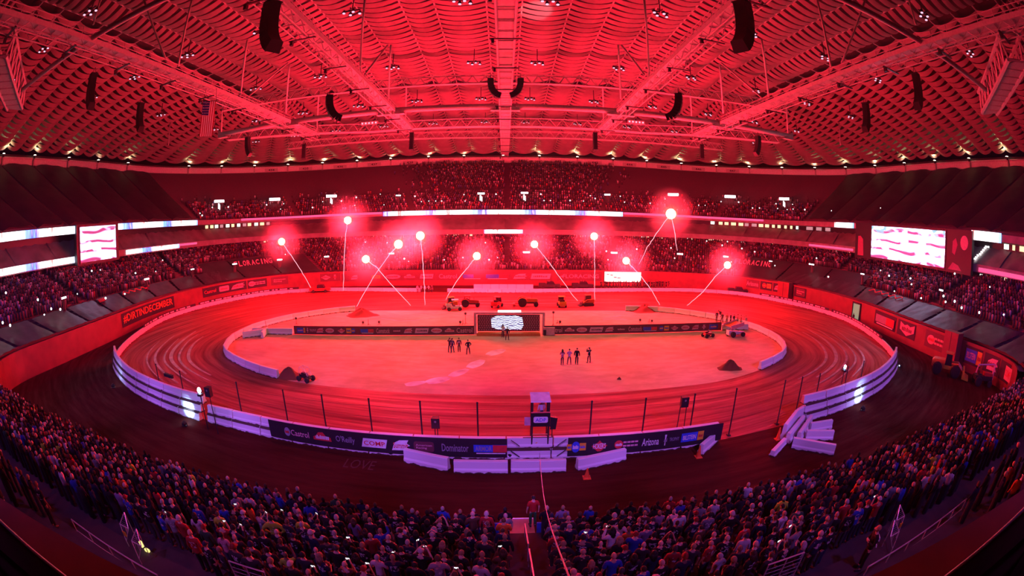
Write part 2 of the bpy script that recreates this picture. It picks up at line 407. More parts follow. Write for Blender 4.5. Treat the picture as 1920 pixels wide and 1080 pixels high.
def disc_ground(name, c, m, z=0.0, n=160, nr=10):
    v = [(0, CY, z)]; f = []; uv = [(0, CY)]
    for i in range(1, nr + 1):
        for k in range(n):
            x, y = c(2 * PI * k / n); t = i / nr
            p = (x * t, CY + (y - CY) * t); v.append((*p, z)); uv.append(p)
    for k in range(n): f.append((0, 1 + k, 1 + (k + 1) % n))
    for i in range(nr - 1):
        for k in range(n): f.append((1 + i * n + k, 1 + (i + 1) * n + k, 1 + (i + 1) * n + (k + 1) % n, 1 + i * n + (k + 1) % n))
    me = bpy.data.meshes.new(name); me.from_pydata(v, [], f); me.update()
    ul = me.uv_layers.new(name='UVMap'); idx = np.zeros(len(me.loops), dtype=np.int32); me.loops.foreach_get('vertex_index', idx)
    ul.data.foreach_set('uv', np.array(uv, dtype=np.float32)[idx].ravel()); me.materials.append(m)
    return struct(name, me)
disc_ground('infield_floor', INF, M_INF)
ring_ground('track_floor', INF, FEN, M_TRK, 8, 0.0, 0.0)
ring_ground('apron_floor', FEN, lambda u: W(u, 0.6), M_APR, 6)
# tyre arcs: glossier strips, the sheen of wet clay put into a paler colour
M_WETSHEEN = mat('wet_clay_sheen', (0.42, 0.20, 0.20), 0.3, vary=0.5, scale=0.8)
M_DUST = mat('chalk_dust', (0.75, 0.55, 0.6), 0.85, vary=0.5, scale=0.6)
def decal(name, pts, w, m, label, cat, z=0.012, group=None):
    mb = MB(); L = len(pts)
    for i, p in enumerate(pts):
        a = Vector(pts[min(i + 1, L - 1)]) - Vector(pts[max(i - 1, 0)]); a = Vector((-a[1], a[0], 0)).normalized() * (w * (0.35 + 0.65 * math.sin(PI * (i + 0.3) / L)) / 2)
        mb.v += [(p[0] + a.x, p[1] + a.y, z), (p[0] - a.x, p[1] - a.y, z)]
    mb.f = [(2 * i, 2 * i + 1, 2 * i + 3, 2 * i + 2) for i in range(L - 1)]
    return mb
mb = MB()
for q, (off, w, a0, a1) in enumerate(((0.32, 0.5, 188, 214), (0.40, 0.35, 186, 217), (0.47, 0.6, 184, 212), (0.53, 0.3, 190, 218), (0.62, 0.4, 188, 216), (0.70, 0.25, 192, 214),
                                      (0.36, 0.4, -36, -4), (0.45, 0.55, -34, -2), (0.54, 0.35, -38, -3), (0.62, 0.3, -36, -6), (0.70, 0.35, -32, -4), (0.50, 0.3, 50, 130), (0.35, 0.3, 40, 120))):
    pts = []
    for k in range(30):
        u = R(a0 + (a1 - a0) * k / 29); a = INF(u); b = FEN(u); t = off + 0.004 * math.sin(k * 0.35 + q)
        pts.append((a[0] + (b[0] - a[0]) * t, a[1] + (b[1] - a[1]) * t))
    d = decal('x', pts, w, None, '', '', 0.012 + 0.002 * q); mb.add(d.v, d.f)
o = struct('track_marking', mb, M_WETSHEEN)
# chalk dust path from the stage to the near straight, as separate smudges in one marking
mb = MB()
for (a, b, w) in (((945, 655), (915, 666), 1.6), ((905, 675), (880, 690), 1.5), ((876, 692), (845, 706), 1.3), ((842, 708), (800, 718), 1.6), ((798, 716), (760, 722), 1.2)):
    p0 = at_z(*a); p1 = at_z(*b); pts = [(p0.x + (p1.x - p0.x) * k / 6, p0.y + (p1.y - p0.y) * k / 6) for k in range(7)]
    d = decal('x', pts, w, None, '', '', 0.011); mb.add(d.v, d.f)
struct('infield_marking', mb, M_DUST)
# tyre-track lines behind the divider
mb = MB()
for (pp, w) in (([(745, 584), (790, 586), (850, 587), (900, 592)], 0.25), ([(715, 597), (750, 602), (775, 601), (815, 596)], 0.5), ([(1165, 600), (1130, 597), (1165, 592)], 0.6), ([(1130, 600), (1160, 597), (1175, 600)], 0.7)):
    g = [at_z(*q) for q in pp]; d = decal('x', [(p.x, p.y) for p in g], w, None, '', '', 0.011); mb.add(d.v, d.f)
struct('infield_tyre_marking', mb, M_WETSHEEN)

# ------------------------------------------------------------------ the setting: bowl walls, stands, decks
P0, P1 = R(-38), R(218)
struct('wall_arena', loft('wall_arena', [(W, 0.0, -0.1), (W, 0.0, 3.5), (W, -0.12, 3.5), (W, -0.12, 3.85), (W, 0.25, 3.85)], M_WALLRED, P0, P1, 200, False))
# stepped lower bowl
def bowl_profile(k, n):  # fraction k/n from wall top to the club overhang
    t = k / n; return t
NLOW = 20
rows = []
class Mix:
    def __init__(s, a, b, t): s.a, s.b, s.t = a, b, t
    def __call__(s, u, d=0.0):
        p = s.a(u); q = s.b(u); return (p[0] + (q[0] - p[0]) * s.t, p[1] + (q[1] - p[1]) * s.t)
LB0 = lambda u, d=0.0: W(u, 0.2)
LB1 = lambda u, d=0.0: LOWF(u, 3.0)
for k in range(NLOW):
    z = Z_LOW0 + (Z_LOW1 - Z_LOW0) * k / NLOW; z2 = Z_LOW0 + (Z_LOW1 - Z_LOW0) * (k + 1) / NLOW
    rows += [(Mix(LB0, LB1, k / NLOW), 0, z), (Mix(LB0, LB1, (k + 1) / NLOW), 0, z), ]
    if k < NLOW - 1: rows += [(Mix(LB0, LB1, (k + 1) / NLOW), 0, z2)]
struct('lower_bowl_floor', loft('lower_bowl_floor', rows, M_SEAT, P0, P1, 150, False))
struct('wall_concourse', loft('wall_concourse', [(LB1, 0, Z_LOW1 - 0.5), (LB1, 0, Z_RIB1 + 0.3)], M_DARK, P0, P1, 150))
# club level: fascia, sloping seats under tarps, suites, upper deck fascia
struct('club_fascia_trim', loft('club_fascia_trim', [(LOWF, 4.0, Z_RIB1 - 0.75), (LOWF, 0.0, Z_RIB1 - 0.75), (LOWF, 0, Z_RIB1 + 0.6), (LOWF, 0.3, Z_RIB1 + 0.6)], M_CONC, P0, P1, 150, False))
struct('club_seating_floor', loft('club_seating_floor', [(LOWF, 0.3, Z_RIB1 + 0.3), (SUITE, 0, 16.5)], M_TARPG, P0, P1, 150))
struct('wall_suite', loft('wall_suite', [(SUITE, 0, 16.4), (SUITE, 0, 18.4)], M_DARK, P0, P1, 150))
struct('upper_fascia_trim', loft('upper_fascia_trim', [(SUITE, 0.2, 17.75), (UPF, 0, 17.75), (UPF, 0, 18.95), (UPF, 0.3, 18.95)], M_CONC, P0, P1, 150, False))
UD0 = lambda u, d=0.0: UPF(u, 0.2)
UD1 = lambda u, d=0.0: RINGI(u, 1.0)
Z_UD0, Z_UD1 = 18.9, 37.0
UBRK = 0.36   # cross aisle fraction
rows = []
NUP = 28
for k in range(NUP):
    t0, t1 = k / NUP, (k + 1) / NUP
    z = Z_UD0 + (Z_UD1 - Z_UD0) * t0
    rows += [(Mix(UD0, UD1, t0), 0, z), (Mix(UD0, UD1, t1), 0, z)]
rows.append((UD1, 0, Z_UD1))
struct('upper_deck_floor', loft('upper_deck_floor', rows, M_SEAT, R(-30), R(210), 150, False))
def phi_px(x, y, curve, z):
    """polar angle at which the curve at height z meets the photograph column x"""
    us = np.radians(np.linspace(-35, 215, 6000)); p = curve.pts(us); q, _ = project_np(np.column_stack([p, np.full(len(us), z)]))
    return float(us[np.argmin(np.abs(q - x))])
# covers over the empty upper seats: big dark tarps with stepped folds between them
def tarp_panel(u0, u1, z_off, t0, t1):
    mb = MB(); nu, nv = 5, 8
    for j in range(nv + 1):
        for i in range(nu + 1):
            u = u0 + (u1 - u0) * i / nu; t = t0 + (t1 - t0) * j / nv
            x, y = Mix(UD0, UD1, t)(u)
            z = Z_UD0 + (Z_UD1 - Z_UD0) * t + z_off + 0.12 * math.sin(i * 1.9 + j) - (0.5 if i in (0, nu) else 0)
            mb.v.append((x, y, z))
    k = nu + 1
    mb.f = [(j * k + i + 1, j * k + i, (j + 1) * k + i, (j + 1) * k + i + 1) for j in range(nv) for i in range(nu)]
    return mb
ORD = ['first', 'second', 'third', 'fourth', 'fifth', 'sixth', 'seventh', 'eighth', 'ninth', 'tenth', 'eleventh', 'twelfth', 'thirteenth', 'fourteenth', 'fifteenth', 'sixteenth', 'seventeenth', 'eighteenth', 'nineteenth', 'twentieth', 'twenty-first', 'twenty-second', 'twenty-third', 'twenty-fourth', 'twenty-fifth', 'twenty-sixth', 'twenty-seventh', 'twenty-eighth', 'twenty-ninth', 'thirtieth',
       'thirty-first', 'thirty-second', 'thirty-third', 'thirty-fourth', 'thirty-fifth', 'thirty-sixth', 'thirty-seventh', 'thirty-eighth', 'thirty-ninth', 'fortieth'] + ['forty-' + a for a in ('first', 'second', 'third', 'fourth', 'fifth', 'sixth', 'seventh', 'eighth', 'ninth')]
def tarp_run(degs, side):
    for i in range(len(degs) - 1):
        u0, u1 = R(degs[i]), R(degs[i + 1])
        e = (u1 - u0) * 0.03
        single('seat_tarp', tarp_panel(u0 + e, u1 - e, 0.55, 0.02, 0.99), M_TARP, 'dark tarp over empty upper seats, %s from the crowd on the %s' % (ORD[i], side), 'tarp', group='tarps over the empty upper seats', smooth=True)
TL0, TR0 = math.degrees(phi_px(366, 0, UPF, 19)), math.degrees(phi_px(1508, 0, UPF, 19))
tarp_run([TL0 + 6.0 * k for k in range(12)], 'left')
tarp_run([TR0 - 6.0 * k for k in range(12)], 'right')
# grey folded covers on the club seats
def club_cover(u0, u1):
    mb = MB(); nu, nv = 10, 4
    for j in range(nv + 1):
        for i in range(nu + 1):
            u = u0 + (u1 - u0) * i / nu; t = j / nv
            p = LOWF(u, 0.3); q = SUITE(u, -0.1)
            mb.v.append((p[0] + (q[0] - p[0]) * t, p[1] + (q[1] - p[1]) * t, Z_RIB1 + 0.45 + 3.15 * t + 0.16 * math.sin(i * 2.3 + j * 0.8) + 0.1))
    k = nu + 1
    mb.f = [(j * k + i + 1, j * k + i, (j + 1) * k + i, (j + 1) * k + i + 1) for j in range(nv) for i in range(nu)]
    return mb
a = 212.0; k = 0
while a > -30:
    u1 = R(a); u0 = R(a - 7.2); xm = LOWF((u0 + u1) / 2)
    single('club_seat_cover', club_cover(u0 + 0.006, u1 - 0.006), M_TARPG, 'grey folded cover on the club seats, %s section going round from the left' % ORD[k], 'tarp', group='covers on the club seats', smooth=True)
    a -= 7.2; k += 1

# LED ribbon boards, lit windows
M_RIBB = ribbon_mat('led_ribbon', 14.0, 2.6); M_RIBP = emit_mat('led_pink', (1, 0.10, 0.30), 1.1)
def ribbon(x0, x1, curve, z0, z1, m, label, group):
    u0 = phi_px(x0, 0, curve, z0); u1 = phi_px(x1, 0, curve, z0); n = max(2, int(abs(u1 - u0) / R(1.5)))
    c2 = lambda u, d=0.0: curve(u, d - 0.14)
    me = loft('x', [(c2, 0.12, z0), (c2, 0, z0), (c2, 0, z1), (c2, 0.12, z1)], m, min(u0, u1), max(u0, u1), n, False)
    o = link('ribbon_board', me); return tag(o, label, 'led board', group)
G = 'led ribbon boards round the club level'
ribbon(-30, 145, LOWF, Z_RIB1 - 0.55, Z_RIB1 + 0.55, M_RIBB, 'bright blue and white led ribbon, lower one beyond the left video screen', G)
ribbon(236, 336, LOWF, Z_RIB1 - 0.5, Z_RIB1 + 0.4, M_RIBB, 'short blue and white led ribbon low beside the left video screen', G)
ribbon(336, 369, LOWF, Z_RIB1 - 0.1, Z_RIB1 + 0.4, M_RIBP, 'short pink led strip ending the lower ribbon left', G)
ribbon(908, 980, LOWF, Z_RIB1 - 0.5, Z_RIB1 + 0.5, M_RIBB, 'short white led ribbon low at the middle of the far side', G)
ribbon(1517, 1600, LOWF, Z_RIB1 - 0.4, Z_RIB1 + 0.1, M_RIBP, 'pink led strip low to the left of the big screen', G)
ribbon(1835, 1925, LOWF, Z_RIB1 - 0.6, Z_RIB1 + 0.1, M_RIBP, 'pink led strip low beyond the big screen', G)
ribbon(-30, 145, UPF, Z_RIB2 - 0.7, Z_RIB2 + 0.7, M_RIBB, 'bright blue and white led ribbon, upper one beyond the left video screen', G)
ribbon(221, 370, UPF, Z_RIB2 - 0.65, Z_RIB2 + 0.6, M_RIBB, 'blue and white led ribbon high to the right of the left video screen', G)
ribbon(452, 716, UPF, Z_RIB2 - 0.0, Z_RIB2 + 0.6, M_RIBP, 'long dim pink led strip left of the white far ribbon', G)
ribbon(718, 1168, UPF, Z_RIB2 - 0.6, Z_RIB2 + 0.65, M_RIBB, 'longest white and blue led ribbon across the far side', G)
ribbon(1170, 1432, UPF, Z_RIB2 - 0.0, Z_RIB2 + 0.6, M_RIBP, 'long dim pink led strip right of the white far ribbon', G)
ribbon(1565, 1601, UPF, Z_RIB2 - 0.6, Z_RIB2 + 0.6, M_RIBB, 'very short blue led ribbon left of the big screen', G)
ribbon(1822, 1878, UPF, Z_RIB2 - 0.8, Z_RIB2 + 0.8, M_RIBB, 'short blue and white led ribbon right of the big screen', G)
# suite windows
def window_row(x0, x1, n, ms, where):
    u0 = phi_px(x0, 0, SUITE, 17); u1 = phi_px(x1, 0, SUITE, 17)
    for k in range(n):
        a = u0 + (u1 - u0) * (k + random.uniform(.05, .3)) / n; b = u0 + (u1 - u0) * (k + random.uniform(.7, .95)) / n
        p = SUITE(a, -0.08); q = SUITE(b, -0.08)
        ang = math.atan2(q[1] - p[1], q[0] - p[0]); L = math.hypot(q[0] - p[0], q[1] - p[1])
        t = thing('suite_window', 'lit suite window %s of the row %s' % (ORD[k], where), 'window', (p[0], p[1], 16.75), ang, 'lit suite windows')
        part('pane', MB().box(0.08, L - 0.08, 0, 0.05, 0.06, 0.94), random.choice(ms), t)
        part('frame', MB().box(0, L, -0.03, 0.02, 0.94, 1.02).box(0, L, -0.03, 0.02, 0, 0.06).box(0, 0.08, -0.03, 0.02, 0, 1.0).box(L - 0.08, L, -0.03, 0.02, 0, 1.0), M_DARK, t)
M_WP = emit_mat('window_pink', (1, 0.45, 0.5), 0.6)
window_row(383, 508, 12, [M_WINW, M_WP, M_WINW, M_WIN, M_WIN, M_WINW, M_WINW, M_WIN], 'left of the flares')
window_row(1330, 1500, 14, [M_WP, M_WIN, M_WINW, M_WIN, M_WIN, M_WINW, M_WIN, M_WIN, M_WINW, M_WP], 'right of the flares')
window_row(1510, 1562, 3, [M_WP], 'just left of the big screen')
window_row(1878, 1925, 3, [M_WIN, M_WINW], 'right of the big screen')
# ------------------------------------------------------------------ video screens
def video_screen(px0, px1, z0, z1, m, label, frame):
    x = 77.4
    p0 = None
    for px, s in ((px0, 0), (px1, 1)):
        pass
    def on_side(px, sgn):
        best = None
        for k in range(3000):
            y = 30 + 55 * k / 2999; q = project((sgn * x, y, (z0 + z1) / 2))
            if best is None or abs(q[0] - px) < best[0]: best = (abs(q[0] - px), y)
        return best[1]
    sgn = -1 if px0 < 960 else 1
    ya, yb = on_side(px0, sgn), on_side(px1, sgn)
    ang = math.atan2(yb - ya, 0.0)
    L = abs(yb - ya)
    t = thing('video_screen', label, 'screen', (sgn * x, ya, z0), ang)
    me = MB().add([(0, 0, 0), (L, 0, 0), (L, 0, z1 - z0), (0, 0, z1 - z0)], [(0, 1, 2, 3)]).mesh('picture', m)
    ul = me.uv_layers.new(name='UVMap')
    for li, uv in zip(range(4), ((0, 0), (1, 0), (1, 1), (0, 1))): ul.data[li].uv = uv
    link('picture', me, t)
    H = z1 - z0; fx0, fx1 = frame
    part('casing', MB().box(-fx0, L + fx1, 0.03, 1.2, -0.5, H + 0.5), M_BLACK, t)
    part('bezel', MB().box(-0.25, L + 0.25, -0.12, 0.02, -0.25, -0.0).box(-0.25, L + 0.25, -0.12, 0.02, H, H + 0.25).box(-0.25, 0, -0.12, 0.02, 0, H).box(L, L + 0.25, -0.12, 0.02, 0, H), M_DARK, t)
    return t, L, H
M_SCRL = screen_mat('video_left', 3.6, 1.0, False); M_SCRR = screen_mat('video_right', 5.0, 2.2, True)
video_screen(150, 217, 12.2, 18.7, M_SCRL, 'small square video screen showing white and pink picture between ribbons', (0.9, 0.9))
t, L, H = video_screen(1634, 1772, 11.9, 18.5, M_SCRR, 'big wide video screen glowing white with pale blue corners', (5.6, 7.0))
mp_ = mat('poster_pink', (0.45, 0.10, 0.20), 0.6)
part('side_poster', MB().prism([(-4.6, 0), (-2.6, 0), (-2.9, 3.6), (-3.8, 4.3), (-4.6, 4.2)], -0.02, 0.02), mp_, t, label='pink figure shape on dark panel left')
part('side_poster', MB().prism([(L + 1.0, 0), (L + 4.6, 0), (L + 3.6, 0.9), (L + 2.2, 1.3)], -0.02, 0.02), mp_, t)
part('side_poster', MB().prism([(L + 1.9, 3.0), (L + 2.6, 2.6), (L + 3.3, 4.4), (L + 2.8, 5.6), (L + 2.0, 5.0)], -0.02, 0.02), mp_, t)
part('round_emblem', MB().prism([(L + 5.0 + 1.0 * math.cos(a), 4.9 + 1.25 * math.sin(a)) for a in [2 * PI * k / 20 for k in range(20)]], -0.02, 0.02), M_INKP, t)
# ------------------------------------------------------------------ ring beam, ring lights, section boards
me = loft('ring_beam', [(RING, 0.4, 39.2), (RING, 0.0, 39.2), (RING, -0.25, 38.9), (RING, 0.0, 38.6), (RING, 0.0, 37.2), (RING, -0.3, 37.0), (RING, -0.3, 36.5), (RING, 0.3, 36.4)], M_RING, R(-25), R(205), 160, False)
me.name = 'ring_trim'; struct('ring_trim', me)
TOPW = loft('wall_upper', [(RING, 0.45, 36.0), (RING, 0.45, 39.8)], M_DECK, R(-25), R(205), 120); struct('wall_upper', TOPW)
def ring_lamp():
    t = thing('ring_light', 'warm uplight', 'light', (0, 0, 0), 0, 'warm uplights along the ring beam')
    part('bracket', MB().box(-0.35, 0.35, -0.9, 0.1, -2.4, -2.15).box(-0.2, 0.2, -0.5, 0.0, -2.4, 0.2), M_TRUSS, t)
    part('housing', MB().lathe([(0.15, -0.5), (0.42, -0.2), (0.5, 0.3)], 10, c=(-0.0, -0.7, 0)), M_DARK, t)
    part('lamp', MB().lathe([(0.02, 0.32), (0.42, 0.34), (0.4, 0.4), (0.02, 0.5)], 10, c=(0, -0.7, 0)), M_UP, t)
    return t
RL = ring_lamp(); first = True; rlx = [63, 127, 182, 238, 353, 415, 477, 540, 605, 670, 733, 804, 870, 943, 1011, 1082, 1149, 1212, 1277, 1343, 1405, 1467, 1529, 1587, 1643, 1698, 1755, 1819, 1890, 5]
SKIPLIT = {182}
RING_L = []
for i, x in enumerate(rlx):
    u = phi_px(x, 0, RING, 39.0); p = RING(u, -0.15); rz = math.atan2(p[1] - 56, p[0]) - PI / 2
    # face the middle: use the ring normal
    e = 0.01; q = RING(u + e); q0 = RING(u - e); rz = math.atan2(q[1] - q0[1], q[0] - q0[0]) + PI
    o = RL if first else dup(RL, (0, 0, 0)); first = False
    o.location = (p[0], p[1], 39.3); o.rotation_euler = (0, 0, rz)
    side = 'left end' if x < 960 else 'right end'
    order = sorted(rlx).index(x) if x < 960 else sorted(rlx, reverse=True).index(x)
    o['label'] = 'warm uplight on the ring beam, %s from the %s' % (ORD[order], side)
    RING_L.append((p[0], p[1], 39.3, rz, x))
_lx = sorted(rlx); _mid = [(a + b) / 2 for a, b in zip(_lx[:-1], _lx[1:])]; _i0 = min(range(len(_mid)), key=lambda q: abs(_mid[q] - 907))
for s in range(434, 448):
    xs = _mid[_i0 + s - 440]
    u = phi_px(xs, 0, RING, 38); p = RING(u, -0.32); q = RING(u + .01); q0 = RING(u - .01); rz = math.atan2(q[1] - q0[1], q[0] - q0[0]) + PI
    t = thing('section_sign', 'pale section board reading %d on the ring beam' % s, 'sign', (p[0], p[1], 37.25), rz, 'section number boards')
    part('plate', MB().box(-2.6, 2.6, 0, 0.06, 0, 1.2), M_TRUSS, t)
    part('lettering', text_mb(str(s), -1.2, 1.2, 0.2, 1.0, -0.02, 0.02), M_BLACK, t)
# ------------------------------------------------------------------ roof: deck, hanging fabric swags, purlins
RO_HX, RO_HY, RO_R, RO_D = 116.8, 100.0, 62.0, 55.0      # ring, corner radius, depth of the radial zone
def roof_z(s):   # s = distance in from the ring
    return 41.2 + 10.8 * (1 - (1 - min(s, 100) / 100.0) ** 2)
def rr_point(kind, t, s):
    """point of the ring outline offset inwards by s. kind 0 far side, 1/2 right/left side, 3/4 far corners, 5/6 near corners"""
    hx, hy, r = RO_HX - s, RO_HY - s, RO_R - s
    if kind == 0: return ((hx - r) * t, 56 + hy)
    if kind == 1: return (hx, 56 + (hy - r) * t)
    if kind == 2: return (-hx, 56 + (hy - r) * t)
    cx_, cy_ = hx - r, hy - r
    a = {3: R(90 * (t + 1) / 2), 4: R(90 + 90 * (t + 1) / 2), 5: R(-90 + 90 * (t + 1) / 2), 6: R(180 + 90 * (t + 1) / 2)}[kind]
    sx = 1 if kind in (3, 5) else -1; sy = 1 if kind in (3, 4) else -1
    return (sx * cx_ + r * math.cos(a), 56 + sy * cy_ + r * math.sin(a))
DROP = 0.5
fab = MB(); deck = MB(); pur = MB()
def swag(A, B, C, D, sag):
    """cloth patch: A-B outer edge, D-C inner edge (left to right), sagging in the middle, hung as a shallow pocket"""
    n = 6; o = len(fab.v)
    for row, (p, q, dz) in enumerate(((A, B, -DROP), (((A[0] * .45 + D[0] * .55), (A[1] * .45 + D[1] * .55), (A[2] * .45 + D[2] * .55)), ((B[0] * .45 + C[0] * .55), (B[1] * .45 + C[1] * .55), (B[2] * .45 + C[2] * .55)), -DROP * .5), (D, C, 0.12))):
        for i in range(n + 1):
            t = i / n; w = 4 * t * (1 - t)
            fab.v.append((p[0] + (q[0] - p[0]) * t, p[1] + (q[1] - p[1]) * t, p[2] + (q[2] - p[2]) * t - sag * w + dz * (0.35 + 0.65 * w)))
    for row in range(2):
        for i in range(n):
            a = o + row * (n + 1) + i; fab.f.append((a, a + 1, a + n + 2, a + n + 1))
def strip(fn, s0, s1, step, sag, cover=.36):
    """fn(side, s) -> plan point on the left/right border of the strip, s runs inwards"""
    k = max(1, int(round((s1 - s0) / step))); ds = (s1 - s0) / k
    for j in range(k):
        a = s0 + ds * j; b = a + ds * cover
        P = []
        for (sd, s) in ((0, a), (1, a), (1, b), (0, b)):
            x, y, zz = fn(sd, s); P.append((x, y, zz))
        swag(*P, sag)
def border(fn, s0, s1, r=0.14):
    n = 8; pts = []
    for i in range(n + 1):
        x, y, zz = fn(0, s0 + (s1 - s0) * i / n); pts.append((x, y, zz + 0.1))
    pur.tube(pts, r, 5)
def radial(kind, t0, t1):
    def fn(sd, s):
        x, y = rr_point(kind, (t0, t1)[sd], s); return (x, y, roof_z(s))
    return fn
LSIDE = RO_HX - RO_R; 
def widths(total, ws):
    out = [-total]; i = 0
    while out[-1] < total - 1: out.append(min(total, out[-1] + ws[i % len(ws)])); i += 1
    return out
far_x = [-54.8, -49.5, -43, -38, -30.5, -24.5, -17.2, -11.7, -3.2, 2.6, 10.5, 17.2, 24.5, 30.5, 38, 43, 49.5, 54.8]
for a, b in zip(far_x[:-1], far_x[1:]):
    fn = radial(0, a / 54.8, b / 54.8); strip(fn, 1.0, RO_D, 2.0, 0.75); border(fn, 0, RO_D)
border(radial(0, 1, 1), 0, RO_D)
for kind in (1, 2):
    ys = [-38 + 76 * k / 15 for k in range(16)]
    for a, b in zip(ys[:-1], ys[1:]):
        fn = radial(kind, a / 38, b / 38); strip(fn, 1.0, RO_D, 2.3, 0.6); border(fn, 0, RO_D)
for kind in (3, 4, 5, 6):
    for k in range(11):
        fn = radial(kind, -1 + 2 * k / 11, -1 + 2 * (k + 1) / 11); strip(fn, 1.0, RO_D, 2.3, 0.6); border(fn, 0, RO_D, 0.12)
# the middle: strips run away from the camera
ymid0, ymid1 = 56 - (RO_HY - RO_D), 56 + (RO_HY - RO_D)
mx_ = RO_HX - RO_D
DROP = 0.28
mid_x = [-61.8] + far_x[1:-1] + [61.8]; mid_x = [-61.8, -55.5] + far_x[1:-1] + [55.5, 61.8]
def mid_z(x, y):
    s = min(RO_HX - abs(x), RO_HY - abs(y - 56)); return roof_z(s)
for a, b in zip(mid_x[:-1], mid_x[1:]):
    def fn(sd, s, a=a, b=b):
        x = (a, b)[sd]; y = ymid1 - s; return (x, y, roof_z(min(RO_HX - abs(x), 100, RO_D + min(s, 2 * (ymid1 - 56) - s))))
    strip(fn, 0.8, ymid1 - 8, 1.9, 0.75, .50); border(fn, 0, ymid1 - 8, 0.16)
me = fab.mesh('ceiling_banner', M_FABRIC, True); struct('ceiling_banner', me)
struct('ceiling_purlin', pur, M_TRUSS)
# deck above the cloth
dk = MB()
for kind, ts in ((0, [-1 + 2 * k / 10 for k in range(11)]), (1, [-1 + k / 5 for k in range(11)]), (2, [-1 + k / 5 for k in range(11)]), (3, [-1 + k / 4 for k in range(9)]), (4, [-1 + k / 4 for k in range(9)]), (5, [-1 + k / 4 for k in range(9)]), (6, [-1 + k / 4 for k in range(9)])):
    n = 10
    for a, b in zip(ts[:-1], ts[1:]):
        o = len(dk.v)
        for i in range(n + 1):
            s = -1 + (RO_D + 1) * i / n
            for t in (a, b):
                x, y = rr_point(kind, t, s); dk.v.append((x, y, roof_z(max(s, 0)) + 0.9))
        dk.f += [(o + 2 * i, o + 2 * i + 1, o + 2 * i + 3, o + 2 * i + 2) for i in range(n)]
o = len(dk.v); nx, ny = 16, 14
for j in range(ny + 1):
    for i in range(nx + 1):
        x = -mx_ + 2 * mx_ * i / nx; y = ymid0 - 60 + (ymid1 - ymid0 + 60) * j / ny
        dk.v.append((x, y, roof_z(min(RO_HX - abs(x), max(RO_D, min(100, RO_HY - abs(y - 56)))) if y > ymid0 else RO_D) + 0.9))
dk.f += [(o + j * (nx + 1) + i, o + j * (nx + 1) + i + 1, o + (j + 1) * (nx + 1) + i + 1, o + (j + 1) * (nx + 1) + i) for j in range(ny) for i in range(nx)]
struct('ceiling', dk, M_DECK)
# enclosing walls behind the camera so no night sky shows through
# ------------------------------------------------------------------ trusses, catwalks and struts
def lattice(mb, p0, p1, h, w, n, r_ch, r_web, taper=None):
    """box lattice between p0 and p1 (bottom centre line): four chords and zigzag webs, h up, w across"""
    p0, p1 = Vector(p0), Vector(p1); d = (p1 - p0).normalized(); s = d.cross(Vector((0, 0, 1))).normalized() * (w / 2); up = Vector((0, 0, h))
    cor = [s, -s, s + up, -s + up]
    for c in cor: mb.tube([p0 + c, p1 + c], r_ch, 5)
    for k in range(n):
        a = p0 + (p1 - p0) * (k / n); b = p0 + (p1 - p0) * ((k + 1) / n); m_ = (a + b) / 2
        for c0, c1 in ((cor[0], cor[2]), (cor[1], cor[3])):
            mb.tube([a + c0, m_ + c1], r_web, 4, False); mb.tube([m_ + c1, b + c0], r_web, 4, False)
        mb.tube([a + cor[0], a + cor[1]], r_web, 4, False); mb.tube([a + cor[2], a + cor[3]], r_web, 4, False)
def catwalk(x, y0, y1, z, label, wid=1.7):
    t = thing('catwalk', label, 'catwalk', (x, y0, z), 0, 'steel catwalks under the dome')
    L = y1 - y0
    part('deck', MB().box(-wid / 2, wid / 2, 0, L, -0.12, 0.12).box(-wid / 2 - 0.1, -wid / 2 + 0.12, 0, L, -0.3, 0.25).box(wid / 2 - 0.12, wid / 2 + 0.1, 0, L, -0.3, 0.25), M_TRUSS, t)
    for sd in (-1, 1):
        mb = MB()
        for zz in (0.55, 1.1): mb.tube([(sd * wid / 2, 0, zz), (sd * wid / 2, L, zz)], 0.05, 5)
        k = int(L / 2.4)
        for i in range(k + 1): mb.tube([(sd * wid / 2, L * i / k, 0.1), (sd * wid / 2, L * i / k, 1.1)], 0.045, 4)
        part('railing', mb, M_TRUSS, t)
    mb = MB(); lattice(mb, (0, 0, -1.3), (0, L, -1.3), 1.1, wid * 0.9, int(L / 2.6), 0.09, 0.05); part('truss', mb, M_TRUSS, t)
    mb = MB(); k = max(2, int(L / 9))
    for i in range(k):
        mb = MB(); yy = L * (i + 0.5) / k; mb.box(-wid / 2 - 0.7, wid / 2 + 0.7, yy - 0.12, yy + 0.12, -1.5, -1.38).box(-wid / 2 - 0.5, -wid / 2 - 0.2, yy - 0.18, yy + 0.18, -2.0, -1.5); part('pipe_bracket', mb, M_DARK, t)
    return t
catwalk(0.0, 20, 131, 36, 'long steel catwalk running straight out over the arena centre', 2.0)
catwalk(-20.6, 14, 92, 36, 'steel catwalk left of the centre one, big speaker beside it')
catwalk(20.8, 14, 92, 36, 'steel catwalk right of the centre one, big speaker beside it')
catwalk(-42.0, 8, 90, 36, 'outermost catwalk on the left, the striped flag hanging below')
catwalk(42.0, 8, 90, 36, 'outermost catwalk on the right, flag-free')
def pipe(p0, p1, r, label, m=M_TRUSS, cat='beam', name='roof_beam', group='tubular beams under the dome'):
    p0 = Vector(p0); q = Vector(p1) - p0
    mb = MB().tube([(0, 0, 0), q * 0.25, q * 0.5, q * 0.75, q], r, 8)
    return single(name, mb, m, label, cat, p0, 0, group, True)
pipe((-62, 23.6, 36.2), (0, 25.6, 36.2), 0.33, 'slanting tube crossing the left outer catwalk near the camera')
pipe((0, 25.6, 36.2), (62, 23.8, 36.2), 0.33, 'slanting violet-lit tube crossing the right outer catwalk', M_TRUSS)
